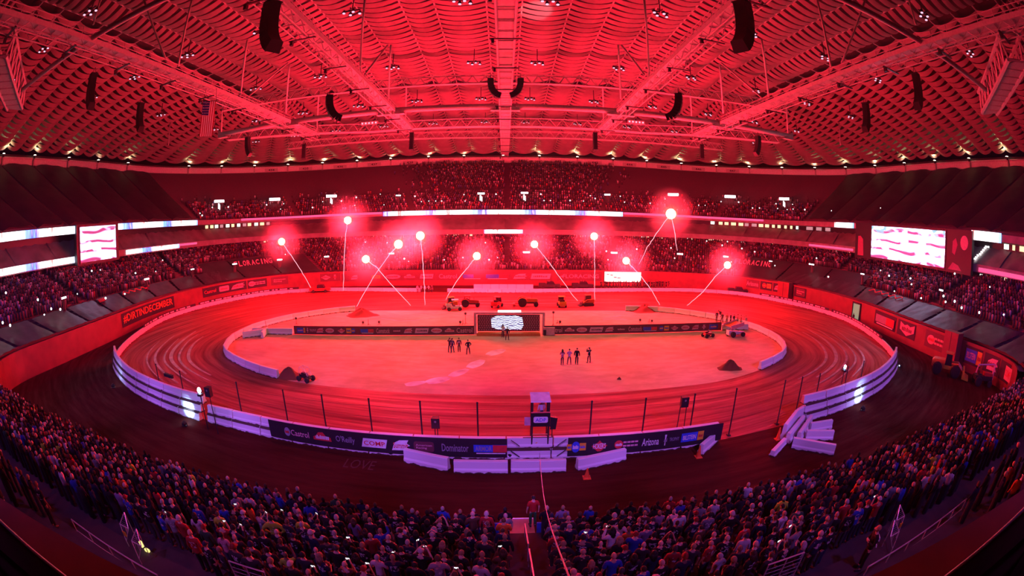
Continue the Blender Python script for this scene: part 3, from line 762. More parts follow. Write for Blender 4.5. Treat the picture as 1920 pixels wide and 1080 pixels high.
def cross_beam(xs, y, z, label, r=0.55):
    t = thing('cross_beam', label, 'beam', (xs[0], y, z), 0, 'cross beams between the catwalks')
    L = xs[1] - xs[0]
    part('tube', MB().tube([(0, 0, 0), (L / 2, 0, 0), (L, 0, 0)], r, 8), M_TRUSS, t, True)
    for sx in (0, L):
        part('gusset', MB().prism([(sx - (2.6 if sx else -0), -0.8), (sx + (0 if sx else 2.6), -0.8), (sx, 0.9)] if True else [], -0.5, 0.5), M_TRUSS, t)
    return t
for i, (xa, xb, s) in enumerate(((-60, -42, 'leftmost'), (-42, -20.6, 'left of centre'), (-20.6, 0, 'just left of the centre catwalk'), (0, 20.8, 'just right of the centre catwalk'), (20.8, 42, 'right of centre'), (42, 60, 'rightmost'))):
    cross_beam((xa, xb), 76.3, 36.0, 'thick horizontal tube between catwalks on the far side, %s' % s)
# far cross trusses (lattice), the lit boards on them
def truss(p0, p1, h, w, label, r=0.11, n=None):
    p0 = Vector(p0); q = Vector(p1) - p0
    t = thing('roof_truss', label, 'truss', p0, 0, 'lattice trusses under the dome')
    mb = MB(); lattice(mb, (0, 0, 0), q, h, w, n or max(3, int(q.length / 2.6)), r, r * 0.6); part('lattice', mb, M_TRUSS, t)
    part('walkway', MB().hexa([Vector((0, -w / 2, -0.06)), Vector((q.x, q.y - w / 2, q.z - 0.06)), Vector((q.x, q.y + w / 2, q.z - 0.06)), Vector((0, w / 2, -0.06)), Vector((0, -w / 2, 0.06)), Vector((q.x, q.y - w / 2, q.z + 0.06)), Vector((q.x, q.y + w / 2, q.z + 0.06)), Vector((0, w / 2, 0.06))]), M_TRUSS, t)
    return t
truss((-63, 84, 36.4), (-31, 96.5, 36.8), 1.8, 1.6, 'bright lattice truss far away at the left by the flag')
truss((-31, 96.5, 36.8), (0, 97, 37.0), 1.8, 1.6, 'lattice truss far away just left of centre')
truss((0, 97, 37.0), (31, 96.5, 36.8), 1.8, 1.6, 'lattice truss far away just right of centre')
truss((31, 96.5, 36.8), (63, 86, 36.4), 1.8, 1.6, 'lattice truss far away at the right')
truss((-60, 110, 37.5), (0, 116, 38.2), 1.7, 1.4, 'second lattice truss behind at the far left', 0.1)
truss((0, 116, 38.2), (60, 110, 37.5), 1.7, 1.4, 'second lattice truss behind at the far right', 0.1)
truss((-34, 83, 42.8), (0, 85, 43.4), 1.9, 0.8, 'thin lattice edge under the raised roof, left half', 0.09)
truss((0, 85, 43.4), (34, 83, 42.8), 1.9, 0.8, 'thin lattice edge under the raised roof, right half', 0.09)
truss((-60, 77, 41.5), (-34, 83, 42.8), 1.9, 0.8, 'thin lattice edge under the roof at the far left', 0.09)
truss((34, 83, 42.8), (60, 77, 41.5), 1.9, 0.8, 'thin lattice edge under the roof at the far right', 0.09)
# perimeter box trusses in the top corners
truss((-47, 13, 34.2), (-66, 25, 35.2), 3.0, 3.0, 'heavy box truss in the upper left corner', 0.28)
truss((47, 13, 34.2), (66, 27, 35.2), 3.0, 3.0, 'heavy box truss in the upper right corner', 0.28)
# hangers and diagonal struts from catwalks up to the roof (base pixel on the catwalk, top pixel)
def strut(pb, zb, pt, zt, label, r=0.16):
    a = at_z(*pb, zb); b = at_z(*pt, zt)
    return pipe(a, b, r, label, M_TRUSS, 'strut', 'roof_strut', 'struts between catwalks and roof')
SL = [((314, 118), 37, (270, 0), 'left outer catwalk, slanting to the upper left'), ((334, 125), 37, (360, 0), 'left outer catwalk, leaning right'), ((451, 181), 37, (464, 75), 'left outer catwalk beside the flag'),
      ((175, 45), 40, (188, 0), 'left outer catwalk near the top edge'), ((463, 184), 37, (540, 118), 'left outer catwalk, long diagonal'), ((536, 212), 37, (543, 120), 'left side below the big speaker'),
      ((415, 250), 37, (418, 190), 'left side behind the flag'), ((316, 272), 37, (319, 230), 'far left low by the ring beam'), ((594, 248), 37, (598, 172), 'left of the second catwalk end'), ((675, 150), 37, (684, 0), 'left inner catwalk'),
      ((684, 140), 37, (727, 85), 'left inner catwalk, short diagonal'), ((728, 185), 37, (733, 85), 'left inner catwalk far end'), ((760, 240), 37, (762, 160), 'far side left of centre')]
for (pb, zb, pt, s) in SL: strut(pb, zb, pt, 43.5 if pt[1] > 60 else 46, 'thin strut rising from the ' + s)
for (pb, zb, pt, s) in SL:
    f = lambda p: (1892 - p[0], p[1])
    strut(f(pb), zb, f(pt), 43.5 if pt[1] > 60 else 46, 'thin strut rising from the ' + s.replace('left', 'right').replace('upper right', 'upper right').replace('the flag', 'the line array') .replace('leaning right', 'leaning inwards'))
# lit equipment boards on the far truss
for x, y, s in ((692, 231, 'left'), (1193, 229, 'right')):
    p = at_y(x, y, 94); t = thing('lamp_board', 'long board of five small lamps on the far truss, %s one' % s, 'light', (p.x - 2, p.y, p.z - 0.35), 0, 'lamp boards')
    part('frame', MB().box(0, 4, 0, 0.3, 0, 0.75), M_TRUSS, t)
    for k in range(5): part('lamp', MB().lathe([(0.2, -0.06), (0.2, 0.0)], 10, 'Y', (0.4 + 0.8 * k, -0.0, 0.37)), M_BULBP, t)
# ------------------------------------------------------------------ light clusters on their grid
def light_cluster():
    t = thing('light_cluster', 'x', 'light', (0, 0, 0), 0, 'lamp clusters under the roof')
    part('frame', MB().box(-1.1, 1.1, -0.07, 0.07, 0.35, 0.5).box(-0.07, 0.07, -0.8, 0.8, 0.35, 0.5).box(-0.06, 0.06, -0.06, 0.06, 0.5, 2.8), M_DARK, t)
    for k, (x, y) in enumerate(((-0.95, -0.35), (-0.32, 0.4), (0.32, -0.4), (0.95, 0.35))):
        l = part('lamp', MB().lathe([(0.05, -0.14), (0.2, -0.08), (0.2, 0.02)], 8, c=(x, y, 0)), M_BULBP, t)
        part('reflector', MB().lathe([(0.24, 0.0), (0.3, 0.05), (0.12, 0.42)], 10, c=(x, y, 0)), M_DARK, l)
    return t
LC = light_cluster(); first = True
rowsY = [25.7, 47.7, 69.7, 91.7, 113.8]; colsX = [-74, -60, -46.6, -32.5, -19, -5.2, 5.2, 19, 32.5, 46.6, 60, 74]
CN = ['far left', 'left outer', 'left', 'left inner', 'left of the centre', 'just left of the centre', 'just right of the centre', 'right of the centre', 'right inner', 'right', 'right outer', 'far right']
RN = ['nearest', 'second', 'third', 'fourth', 'farthest']
for j, y in enumerate(rowsY):
    for i, x in enumerate(colsX):
        px = project((x, y, 42))
        if not (-20 < px[0] < 1940 and 0 < px[1] < 300): continue
        o = LC if first else dup(LC, (0, 0, 0)); first = False
        o.location = (x, y, 42); o['label'] = 'cluster of four pink lamps under the roof, %s row, %s column' % (RN[j], CN[i])
if first: bpy.data.objects.remove(LC)
# bright round light patch source: the one white-lit opening high in the roof
# ------------------------------------------------------------------ hanging line-array loudspeakers
def line_array(top, n, h, w, dep, curl, face, label):
    """stack of n boxes hanging from its top, curling backwards at the bottom; faces the angle `face` (plan)"""
    t = thing('line_array_speaker', label, 'loudspeaker', top, face, 'hanging line array loudspeakers')
    part('fly_bar', MB().box(-w * 0.5, w * 0.5, -dep * 0.5, dep * 0.5, 0, 0.12).tube([(-w * .3, 0, 0.1), (0, 0, 0.9)], 0.03, 4).tube([(w * .3, 0, 0.1), (0, 0, 0.9)], 0.03, 4), M_DARK, t)
    y, z, a = 0.0, 0.0, 0.0
    for k in range(n):
        c, s = math.cos(a), math.sin(a)
        def tp(u, v): return (y + u * c - v * s, z + u * s + v * c)   # u: depth (front +), v: up
        P = []
        for v in (-h, -0.02):
            for (uu, ww) in ((-dep / 2, w * 0.42), (dep / 2, w * 0.5), ):
                pass
        loop = []
        for v in (-h, -0.02):
            yb, zb = tp(-dep / 2, v); yf, zf = tp(dep / 2, v)
            loop += [(-w * 0.4, yb, zb), (w * 0.4, yb, zb), (w * 0.5, yf, zf), (-w * 0.5, yf, zf)]
        b = part('speaker_box', MB().hexa(loop), M_BLACK, t)
        yb, zb = tp(dep / 2 + 0.01, -h * 0.92); yf, zf = tp(dep / 2 + 0.01, -h * 0.1)
        y2, z2 = tp(dep / 2 + 0.03, -h * 0.92); y3, z3 = tp(dep / 2 + 0.03, -h * 0.1)
        part('grille', MB().hexa([(-w * .46, yb, zb), (w * .46, yb, zb), (w * .46, y2, z2), (-w * .46, y2, z2), (-w * .46, yf, zf), (w * .46, yf, zf), (w * .46, y3, z3), (-w * .46, y3, z3)]), M_DARK, b)
        y, z = tp(0, -h); a -= curl * (0.4 + 1.2 * k / n)
    return t
AR = [((512, 6), 33.5, 14, 0.38, 1.4, 1.0, 0.075, 60, 'big curved black line array left of centre, largest on that side'), ((1390, 6), 33.5, 14, 0.38, 1.4, 1.0, 0.075, -60, 'big curved black line array right of centre, largest on that side'),
      ((176, 140), 33.9, 12, 0.40, 1.0, 0.9, 0.10, 75, 'curved line array at the upper left, nearer of the two left ones'), ((265, 195), 33.5, 11, 0.40, 1.0, 0.9, 0.10, 70, 'curved line array at the left, below the outer catwalk'),
      ((1716, 140), 33.9, 12, 0.40, 1.0, 0.9, 0.10, -75, 'curved line array at the upper right, nearer of the two right ones'), ((1622, 195), 33.5, 11, 0.40, 1.0, 0.9, 0.10, -70, 'curved line array at the right, below the outer catwalk'),
      ((618, 180), 31.6, 10, 0.38, 0.9, 0.9, 0.16, 120, 'curled line array behind the left inner catwalk'), ((1272, 178), 31.6, 10, 0.38, 0.9, 0.9, 0.16, -120, 'curled line array behind the right inner catwalk'),
      ((920, 149), 34.6, 10, 0.30, 0.8, 0.8, 0.16, 90, 'small curled array at the centre catwalk, left one'), ((976, 149), 34.6, 10, 0.30, 0.8, 0.8, 0.16, -90, 'small curled array at the centre catwalk, right one'),
      ((465, 258), 32.6, 9, 0.42, 0.9, 0.9, 0.11, 70, 'line array low near the left lit ring lamps'), ((1421, 256), 32.6, 9, 0.42, 0.9, 0.9, 0.11, -70, 'line array low near the right ring lamps'),
      ((570, 272), 32.2, 7, 0.42, 0.9, 0.9, 0.04, 20, 'short straight array hanging far left of the centre'), ((772, 250), 32.6, 8, 0.42, 0.9, 0.9, 0.03, 5, 'short straight array far away, just left of centre'),
      ((1116, 250), 32.6, 8, 0.42, 0.9, 0.9, 0.03, -5, 'short straight array far away, just right of centre'), ((1316, 272), 32.2, 7, 0.42, 0.9, 0.9, 0.04, -20, 'short straight array hanging far right of the centre')]
for (p, z, n, h, w, dep, curl, face, lab) in AR: line_array(at_z(p[0], p[1], z), n, h, w, dep, curl, R(face), lab)
# ------------------------------------------------------------------ flag
p0 = at_z(381, 190, 33.8); p1 = at_z(405, 190, 33.8)
t = thing('flag', 'striped national flag hanging down from the left outer catwalk', 'flag', (p0.x, p0.y, p0.z), math.atan2(p1.y - p0.y, p1.x - p0.x))
wd = (p1 - p0).length; hh = wd * 2.55
def cloth(x0, x1, z0, z1, off=0.0):
    mb = MB(); n = 6
    for j in range(9):
        for i in range(n + 1):
            x = x0 + (x1 - x0) * i / n; z = z0 + (z1 - z0) * j / 8; mb.v.append((x, 0.12 * math.sin(x * 3 + z) - off, z))
    mb.f = [(j * (n + 1) + i, j * (n + 1) + i + 1, (j + 1) * (n + 1) + i + 1, (j + 1) * (n + 1) + i) for j in range(8) for i in range(n)]
    return mb
part('cloth', cloth(0, wd, -hh, 0), cloth_mat('flag_white', (.85, .82, .82)), t)
part('canton', cloth(0, wd * 0.54, -hh * 0.4, 0, 0.03), cloth_mat('flag_blue', (.03, .06, .35)), t, label='dark blue corner with stars')
for k in range(7):
    x0 = wd * 2 * k / 13; part('red_stripe', cloth(x0, x0 + wd / 13, -hh, -hh * 0.4 if k < 4 else 0, 0.025), cloth_mat('flag_red', (.5, .03, .04)), t)
for i in range(4):
    for j in range(5): part('star', MB().prism([(wd * (0.08 + 0.125 * i) + 0.12 * (1 if k % 2 == 0 else .45) * math.sin(2 * PI * k / 10), -hh * (0.05 + 0.075 * j) + 0.12 * (1 if k % 2 == 0 else .45) * math.cos(2 * PI * k / 10)) for k in range(10)], -0.17, -0.16), M_INKW, t)
part('pole', MB().tube([(-0.2, 0, 0.05), (wd + 0.2, 0, 0.05)], 0.06, 6).tube([(0, 0, 0.05), (0.2, 0, 2)], 0.03, 4).tube([(wd, 0, 0.05), (wd - .2, 0, 2)], 0.03, 4), M_DARK, t)

for i, (x, y, w_) in enumerate(((945, 4, .5), (945, 66, .45), (941, 88, .5), (945, 112, .4), (943, 262, .3))):
    p = at_y(x, y, [36, 47, 50, 54, 118][i]); p.z = min(p.z, 41)
    t = thing('catwalk_lamp', 'small white lamp on the centre catwalk, %s from the camera' % ORD[i], 'light', (p.x, p.y, 37.2), 0, 'lamps on the centre catwalk')
    part('casing', MB().box(-w_, w_, -.2, .2, -.1, .5), M_TRUSS, t); part('lens', MB().box(-w_ * .8, w_ * .8, -.24, -.2, -.02, .42), mat('lamp_soft', (.1, .1, .1), emit=(1, .8, .8), es=1.4), t); part('clamp', MB().box(-.08, .08, -.08, .08, -1.0, -.1), M_DARK, t)
# ------------------------------------------------------------------ red firework flares with their spark trails
M_FIRE = emit_mat('fire_core', (1, 0.80, 0.36), 14.0)
FLARE_AT = []
M_TRAIL = emit_mat('fire_trail', (1, 0.45, 0.52), 2.0)
FL = [((528, 453), 80, [(545, 478), (565, 508), (583, 540)], 'farthest left of all, thin trail leaning right', 0.30), ((652, 413), 80, [(648, 440), (645, 480), (644, 545)], 'high up on the left above a beaded vertical trail', 0.30),
      ((686, 486), 78, [(708, 503), (735, 535), (770, 573)], 'low left, its trail running down to the right', 0.30), ((747, 458), 78, [(728, 480), (700, 520), (664, 582)], 'left of centre, its trail running down to the left', 0.33),
      ((788, 442), 80, [(791, 470), (795, 520), (797, 576)], 'left of centre, upper one above an upright trail', 0.33), ((894, 480), 85, [(878, 500), (855, 528), (836, 562)], 'just left of centre, trail down to the parked tractor', 0.31),
      ((1002, 458), 85, [(1020, 480), (1050, 520), (1088, 572)], 'just right of centre, trail down to the right', 0.29), ((1114, 443), 85, [(1115, 480), (1115, 520), (1115, 562)], 'right of centre above a straight upright trail', 0.30),
      ((1258, 401), 80, [(1235, 432), (1215, 462), (1198, 495)], 'highest and biggest of all, with a double trail', 0.42), ((1174, 489), 80, [(1200, 515), (1222, 545), (1237, 572)], 'low right, wavy trail down to the right', 0.28),
      ((1364, 497), 78, [(1340, 520), (1318, 548), (1288, 573)], 'farthest right of all, trail down to the left', 0.30)]
M_SMOKE = bpy.data.materials.new('thin_smoke'); M_SMOKE.use_nodes = True; nt = M_SMOKE.node_tree; nt.nodes.remove(nt.nodes['Principled BSDF'])
v = N(nt, 'ShaderNodeVolumeScatter'); tc = N(nt, 'ShaderNodeTexCoord'); ln = N(nt, 'ShaderNodeVectorMath', operation='LENGTH'); nt.links.new(tc.outputs['Object'], ln.inputs[0])
mr = N(nt, 'ShaderNodeMapRange', interpolation_type='SMOOTHSTEP'); mr.inputs['From Min'].default_value = 0; mr.inputs['From Max'].default_value = SMK_R * .98; mr.inputs['To Min'].default_value = SMOKE; mr.inputs['To Max'].default_value = 0
nt.links.new(ln.outputs['Value'], mr.inputs['Value']); nt.links.new(mr.outputs[0], v.inputs['Density']); v.inputs['Color'].default_value = (.95, .9, .9, 1); nt.links.new(v.outputs[0], nt.nodes['Material Output'].inputs['Volume'])
random.seed(3)
for (c, Y, tr, lab, r) in FL:
    P = at_y(c[0], c[1], Y)
    t = thing('firework_flare', 'burning red flare, ' + lab, 'firework', P, 0, 'red firework flares over the infield')
    part('fireball', MB().ball((0, 0, 0), r * 2.3, 14, 9), M_FIRE, t)
    FLARE_AT.append((P, r))
    part('smoke_puff', MB().ball((0, 0, 0), SMK_R, 20, 14), M_SMOKE, t, True)['kind'] = 'stuff'
    pts = [Vector((0, 0, -0.2))]
    full = [c] + tr
    for a, b in zip(full[:-1], full[1:]):
        for k in range(1, 7):
            q = (a[0] + (b[0] - a[0]) * k / 6, a[1] + (b[1] - a[1]) * k / 6)
            Yk = Y + 0.0 * k
            w = at_y(q[0], q[1], Y) - P
            pts.append(w + Vector((random.uniform(-.07, .07), 0, random.uniform(-.05, .05))))
    rr = [0.075 * (1 - 0.55 * i / len(pts)) for i in range(len(pts))]
    part('spark_trail', MB().tube(pts, rr, 5), M_TRAIL, t)
    if c == (1258, 401):
        pts = [at_y(x, y, Y) - P for x, y in ((1259, 408), (1263, 425), (1266, 440), (1267, 455), (1270, 470))]
        part('spark_trail', MB().tube(pts, [0.075, 0.07, 0.06, 0.05, 0.03], 5), M_TRAIL, t)
# ------------------------------------------------------------------ people: one continuous body, clothes and hair as its parts
def skin_mesh(name, V, E, Rr, root=0, sub=1, scale_y=1.0):
    me = bpy.data.meshes.new(name); me.from_pydata(V, E, []); me.update()
    o = bpy.data.objects.new(name, me); COL.objects.link(o)
    m = o.modifiers.new('skin', 'SKIN'); m.use_smooth_shade = True; m.branch_smoothing = 0.3
    lay = me.skin_vertices[0].data
    for i, r in enumerate(Rr):
        lay[i].radius = (r, r) if not isinstance(r, tuple) else r
        lay[i].use_root = (i == root)
    s = o.modifiers.new('sub', 'SUBSURF'); s.levels = sub; s.render_levels = sub
    dg = bpy.context.evaluated_depsgraph_get(); dg.update()
    out = bpy.data.meshes.new_from_object(o.evaluated_get(dg))
    bpy.data.objects.remove(o); bpy.data.meshes.remove(me)
    out.name = name; out.shade_smooth(); return out
def obj_col_mat(name, rough, print_=False):
    m = bpy.data.materials.new(name); m.use_nodes = True; nt = m.node_tree; b = nt.nodes['Principled BSDF']
    b.inputs['Roughness'].default_value = rough; b.inputs['Specular IOR Level'].default_value = 0.25
    oi = N(nt, 'ShaderNodeObjectInfo'); out = oi.outputs['Color']
    if print_:  # a printed graphic between the shoulder blades on some shirts
        tc = N(nt, 'ShaderNodeTexCoord'); sp = N(nt, 'ShaderNodeSeparateXYZ'); nt.links.new(tc.outputs['Object'], sp.inputs[0])
        ax = N(nt, 'ShaderNodeMath', operation='ABSOLUTE'); nt.links.new(sp.outputs['X'], ax.inputs[0])
        c1 = N(nt, 'ShaderNodeMath', operation='LESS_THAN'); c1.inputs[1].default_value = 0.13; nt.links.new(ax.outputs[0], c1.inputs[0])
        zz = N(nt, 'ShaderNodeMath', operation='SUBTRACT'); zz.inputs[1].default_value = 1.26; nt.links.new(sp.outputs['Z'], zz.inputs[0])
        za = N(nt, 'ShaderNodeMath', operation='ABSOLUTE'); nt.links.new(zz.outputs[0], za.inputs[0])
        c2 = N(nt, 'ShaderNodeMath', operation='LESS_THAN'); c2.inputs[1].default_value = 0.11; nt.links.new(za.outputs[0], c2.inputs[0])
        c3 = N(nt, 'ShaderNodeMath', operation='LESS_THAN'); c3.inputs[1].default_value = -0.02; nt.links.new(sp.outputs['Y'], c3.inputs[0])
        nz = N(nt, 'ShaderNodeTexNoise', noise_dimensions='4D'); nz.inputs['Scale'].default_value = 11; nz.inputs['Detail'].default_value = 2
        nt.links.new(tc.outputs['Object'], nz.inputs['Vector'])
        w4 = N(nt, 'ShaderNodeMath', operation='MULTIPLY'); w4.inputs[1].default_value = 40; nt.links.new(oi.outputs['Random'], w4.inputs[0]); nt.links.new(w4.outputs[0], nz.inputs['W'])
        c4 = N(nt, 'ShaderNodeMath', operation='GREATER_THAN'); c4.inputs[1].default_value = 0.52; nt.links.new(nz.outputs['Fac'], c4.inputs[0])
        c5 = N(nt, 'ShaderNodeMath', operation='GREATER_THAN'); c5.inputs[1].default_value = 0.45; nt.links.new(oi.outputs['Random'], c5.inputs[0])
        prev = c1.outputs[0]
        for c in (c2, c3, c4, c5):
            mu = N(nt, 'ShaderNodeMath', operation='MULTIPLY'); nt.links.new(prev, mu.inputs[0]); nt.links.new(c.outputs[0], mu.inputs[1]); prev = mu.outputs[0]
        mx = N(nt, 'ShaderNodeMix', data_type='RGBA'); mx.inputs[7].default_value = (0.55, 0.55, 0.6, 1)
        nt.links.new(prev, mx.inputs[0]); nt.links.new(out, mx.inputs[6]); out = mx.outputs[2]
    nz2 = N(nt, 'ShaderNodeTexNoise'); nz2.inputs['Scale'].default_value = 9; mr = N(nt, 'ShaderNodeMapRange'); mr.inputs['To Min'].default_value = 0.75; mr.inputs['To Max'].default_value = 1.2
    nt.links.new(nz2.outputs['Fac'], mr.inputs['Value']); vm = N(nt, 'ShaderNodeVectorMath', operation='MULTIPLY')
    nt.links.new(out, vm.inputs[0]); nt.links.new(mr.outputs[0], vm.inputs[1]); nt.links.new(vm.outputs[0], b.inputs['Base Color'])
    return m
M_SKIN = obj_col_mat('skin', 0.5); M_CLOTH = obj_col_mat('cloth', 0.85, True); M_CLOTH2 = obj_col_mat('cloth_plain', 0.85); M_HAIR = obj_col_mat('hair', 0.55)
ARMS = {  # elbow, wrist, palm for (left, right); people face +y
    'down': (((-.26, -.03, 1.15), (-.27, .05, .91), (-.27, .07, .83)), ((.26, -.03, 1.15), (.27, .05, .91), (.27, .07, .83))),
    'crossed': (((-.27, .02, 1.16), (-.08, .20, 1.17), (.0, .21, 1.19)), ((.27, .02, 1.17), (.08, .22, 1.22), (.0, .22, 1.24))),
    'phone': (((-.25, .12, 1.22), (-.10, .30, 1.42), (-.07, .33, 1.50)), ((.25, .12, 1.22), (.10, .30, 1.42), (.07, .33, 1.50))),
    'raised': (((-.26, -.03, 1.15), (-.22, .12, .98), (-.20, .17, .92)), ((.30, .08, 1.55), (.22, .18, 1.78), (.20, .20, 1.87))),
    'hips': (((-.36, -.06, 1.20), (-.20, .04, 1.02), (-.17, .08, .98)), ((.36, -.06, 1.20), (.20, .04, 1.02), (.17, .08, .98))),
    'camera': (((-.30, .10, 1.28), (-.12, .24, 1.58), (-.07, .26, 1.63)), ((.30, .10, 1.28), (.12, .24, 1.58), (.07, .26, 1.63))),
}
def skeleton(pose, stance):
    w = {'still': 0.0, 'wide': 0.08, 'step': 0.02}[stance]; st = 0.16 if stance == 'step' else 0.0
    J = {'pelvis': (0, 0, .95), 'waist': (0, .0, 1.10), 'chest': (0, 0.0, 1.30), 'upper': (0, -.01, 1.42), 'neck': (0, 0, 1.50), 'skull': (0, .015, 1.60)}
    for s, q in ((-1, 'l'), (1, 'r')):
        A = ARMS[pose][0 if s < 0 else 1]
        J['sh' + q] = (s * .185, -.01, 1.42); J['el' + q], J['wr' + q], J['pa' + q] = A
        J['hip' + q] = (s * .09, 0, .88); J['kn' + q] = (s * (.10 + w * .7), .02 + s * st * .4, .49); J['an' + q] = (s * (.105 + w), -.02 + s * st, .08); J['toe' + q] = (s * (.12 + w * 1.1), .14 + s * st, .035)
    return J
def body_mesh(pose, stance):
    J = skeleton(pose, stance); V = []; E = []; RR = []; ix = {}
    def add(n, p, r, par=None):
        ix[n] = len(V); V.append(p); RR.append(r)
        if par is not None: E.append((ix[par], ix[n]))
    add('pelvis', J['pelvis'], (.135, .10)); add('waist', J['waist'], (.125, .09), 'pelvis'); add('chest', J['chest'], (.15, .105), 'waist'); add('upper', J['upper'], (.12, .085), 'chest')
    add('neck', J['neck'], .056, 'upper'); add('skull', J['skull'], .06, 'neck')
    for q in 'lr':
        add('sh' + q, J['sh' + q], .062, 'upper'); add('el' + q, J['el' + q], .043, 'sh' + q); add('wr' + q, J['wr' + q], .029, 'el' + q); add('pa' + q, J['pa' + q], (.036, .02), 'wr' + q)
        d = (Vector(J['pa' + q]) - Vector(J['wr' + q])).normalized(); s = -1 if q == 'l' else 1
        side = d.cross(Vector((1, 0, 0))); side = side.normalized() if side.length > .1 else Vector((0, 1, 0))
        for k, (o, ln) in enumerate(((-.027, .058), (-.009, .07), (.009, .066), (.027, .052))):
            b = Vector(J['pa' + q]) + d * .035 + side * o; c = b + d * ln * .55 + Vector((-s * .006, 0, 0)); e = b + d * ln + Vector((-s * .022, 0, 0))
            add('f%s%d' % (q, k), tuple(b), .009, 'pa' + q); add('g%s%d' % (q, k), tuple(c), .0085, 'f%s%d' % (q, k)); add('h%s%d' % (q, k), tuple(e), .0075, 'g%s%d' % (q, k))
        b = Vector(J['pa' + q]) - d * .01 + side * .036; e = b + d * .035 + side * .024
        add('t' + q, tuple(b), .012, 'pa' + q); add('u' + q, tuple(e), .009, 't' + q)
        add('hip' + q, J['hip' + q], .085, 'pelvis'); add('kn' + q, J['kn' + q], .057, 'hip' + q); add('an' + q, J['an' + q], .038, 'kn' + q); add('toe' + q, J['toe' + q], .036, 'an' + q)
    me = skin_mesh('body', V, E, RR)
    # head: skull, jaw, nose, ears and eyes shaped into the same mesh
    h = MB(); nu, nv = 14, 11
    for i in range(nv + 1):
        a = math.pi * i / nv
        for k in range(nu):
            t = 2 * math.pi * k / nu; x = .076 * math.sin(a) * math.cos(t); y = .096 * math.sin(a) * math.sin(t); z = .118 * math.cos(a)
            if z < -.02: f = 1 + (z + .02) * 3.2; x *= f; y = y * (0.85 + .15 * f) + (.018 if y > 0 else .03) * min(1, -(z + .02) / .08)
            if y > .07 and -.035 < z < .035 and abs(x) < .03: y += .018 * (1 - abs(x) / .03)
            if y > .06 and .0 < z < .05 and .02 < abs(x) < .055: y -= .010
            h.v.append((x, y + .02, z + 1.645))
    h.f = [(i * nu + k, i * nu + (k + 1) % nu, (i + 1) * nu + (k + 1) % nu, (i + 1) * nu + k) for i in range(nv) for k in range(nu)]
    for s in (-1, 1): h.ball((s * .079, .015, 1.64), .02, 6, 5, (.45, .8, 1.5))
    h.ball((0, .128, 1.628), .014, 6, 5, (.9, .9, 1.4)); h.ball((0, .112, 1.588), .018, 8, 5, (1.3, .5, .4))
    for s in (-1, 1): h.ball((s * .03, .104, 1.662), .011, 6, 5, (1.2, .5, .7))
    V2 = [tuple(v.co) for v in me.vertices]; F2 = [tuple(p.vertices) for p in me.polygons]; b = MB(); b.add(V2, F2); b.add(h.v, h.f)
    bpy.data.meshes.remove(me); return b.mesh('body', M_SKIN, True)
def shirt_mesh(pose, long_sleeve):
    J = skeleton(pose, 'still'); V = []; E = []; RR = []; ix = {}
    def add(n, p, r, par=None):
        ix[n] = len(V); V.append(p); RR.append(r)
        if par is not None: E.append((ix[par], ix[n]))
    g = .02 if long_sleeve else .012
    add('hem', (0, 0, .86), (.16 + g, .125 + g)); add('pelvis', (0, 0, .97), (.155 + g, .115 + g), 'hem'); add('waist', J['waist'], (.142 + g, .105 + g), 'pelvis'); add('chest', J['chest'], (.165 + g, .12 + g), 'waist'); add('upper', (0, -.01, 1.425), (.135 + g, .092 + g), 'chest'); add('col', (0, 0, 1.485), .07 + g * .5, 'upper')
    for q in 'lr':
        add('sh' + q, J['sh' + q], .076 + g * .5, 'upper'); s_, e_ = Vector(J['sh' + q]), Vector(J['el' + q])
        if long_sleeve: add('el' + q, J['el' + q], .062, 'sh' + q); add('wr' + q, J['wr' + q], .043, 'el' + q)
        else: add('el' + q, tuple(s_ + (e_ - s_) * .8), .066, 'sh' + q)
    me = skin_mesh('shirt', V, E, RR); me.materials.append(M_CLOTH); return me
def trousers_mesh(stance):
    J = skeleton('down', stance); V = []; E = []; RR = []; ix = {}
    def add(n, p, r, par=None):
        ix[n] = len(V); V.append(p); RR.append(r)
        if par is not None: E.append((ix[par], ix[n]))
    add('waist', (0, 0, 1.0), (.14, .105)); add('pelvis', J['pelvis'], (.152, .115), 'waist')
    for q in 'lr': add('hip' + q, J['hip' + q], .10, 'pelvis'); add('kn' + q, J['kn' + q], .074, 'hip' + q); add('an' + q, (J['an' + q][0], J['an' + q][1], .1), .062, 'kn' + q)
    me = skin_mesh('trousers', V, E, RR); me.materials.append(M_CLOTH2); return me
def shoe_mesh(stance, q):
    J = skeleton('down', stance); b = MB()
    if True:
        a = Vector(J['an' + q]); t = Vector(J['toe' + q]); b.tube([a + Vector((0, -.05, -.03)), a + Vector((0, .03, -.03)), t + Vector((0, .02, 0)), t + Vector((0, .05, 0))], [.045, .052, .046, .02], 8)
    return b.mesh('shoe', M_CLOTH2, True)
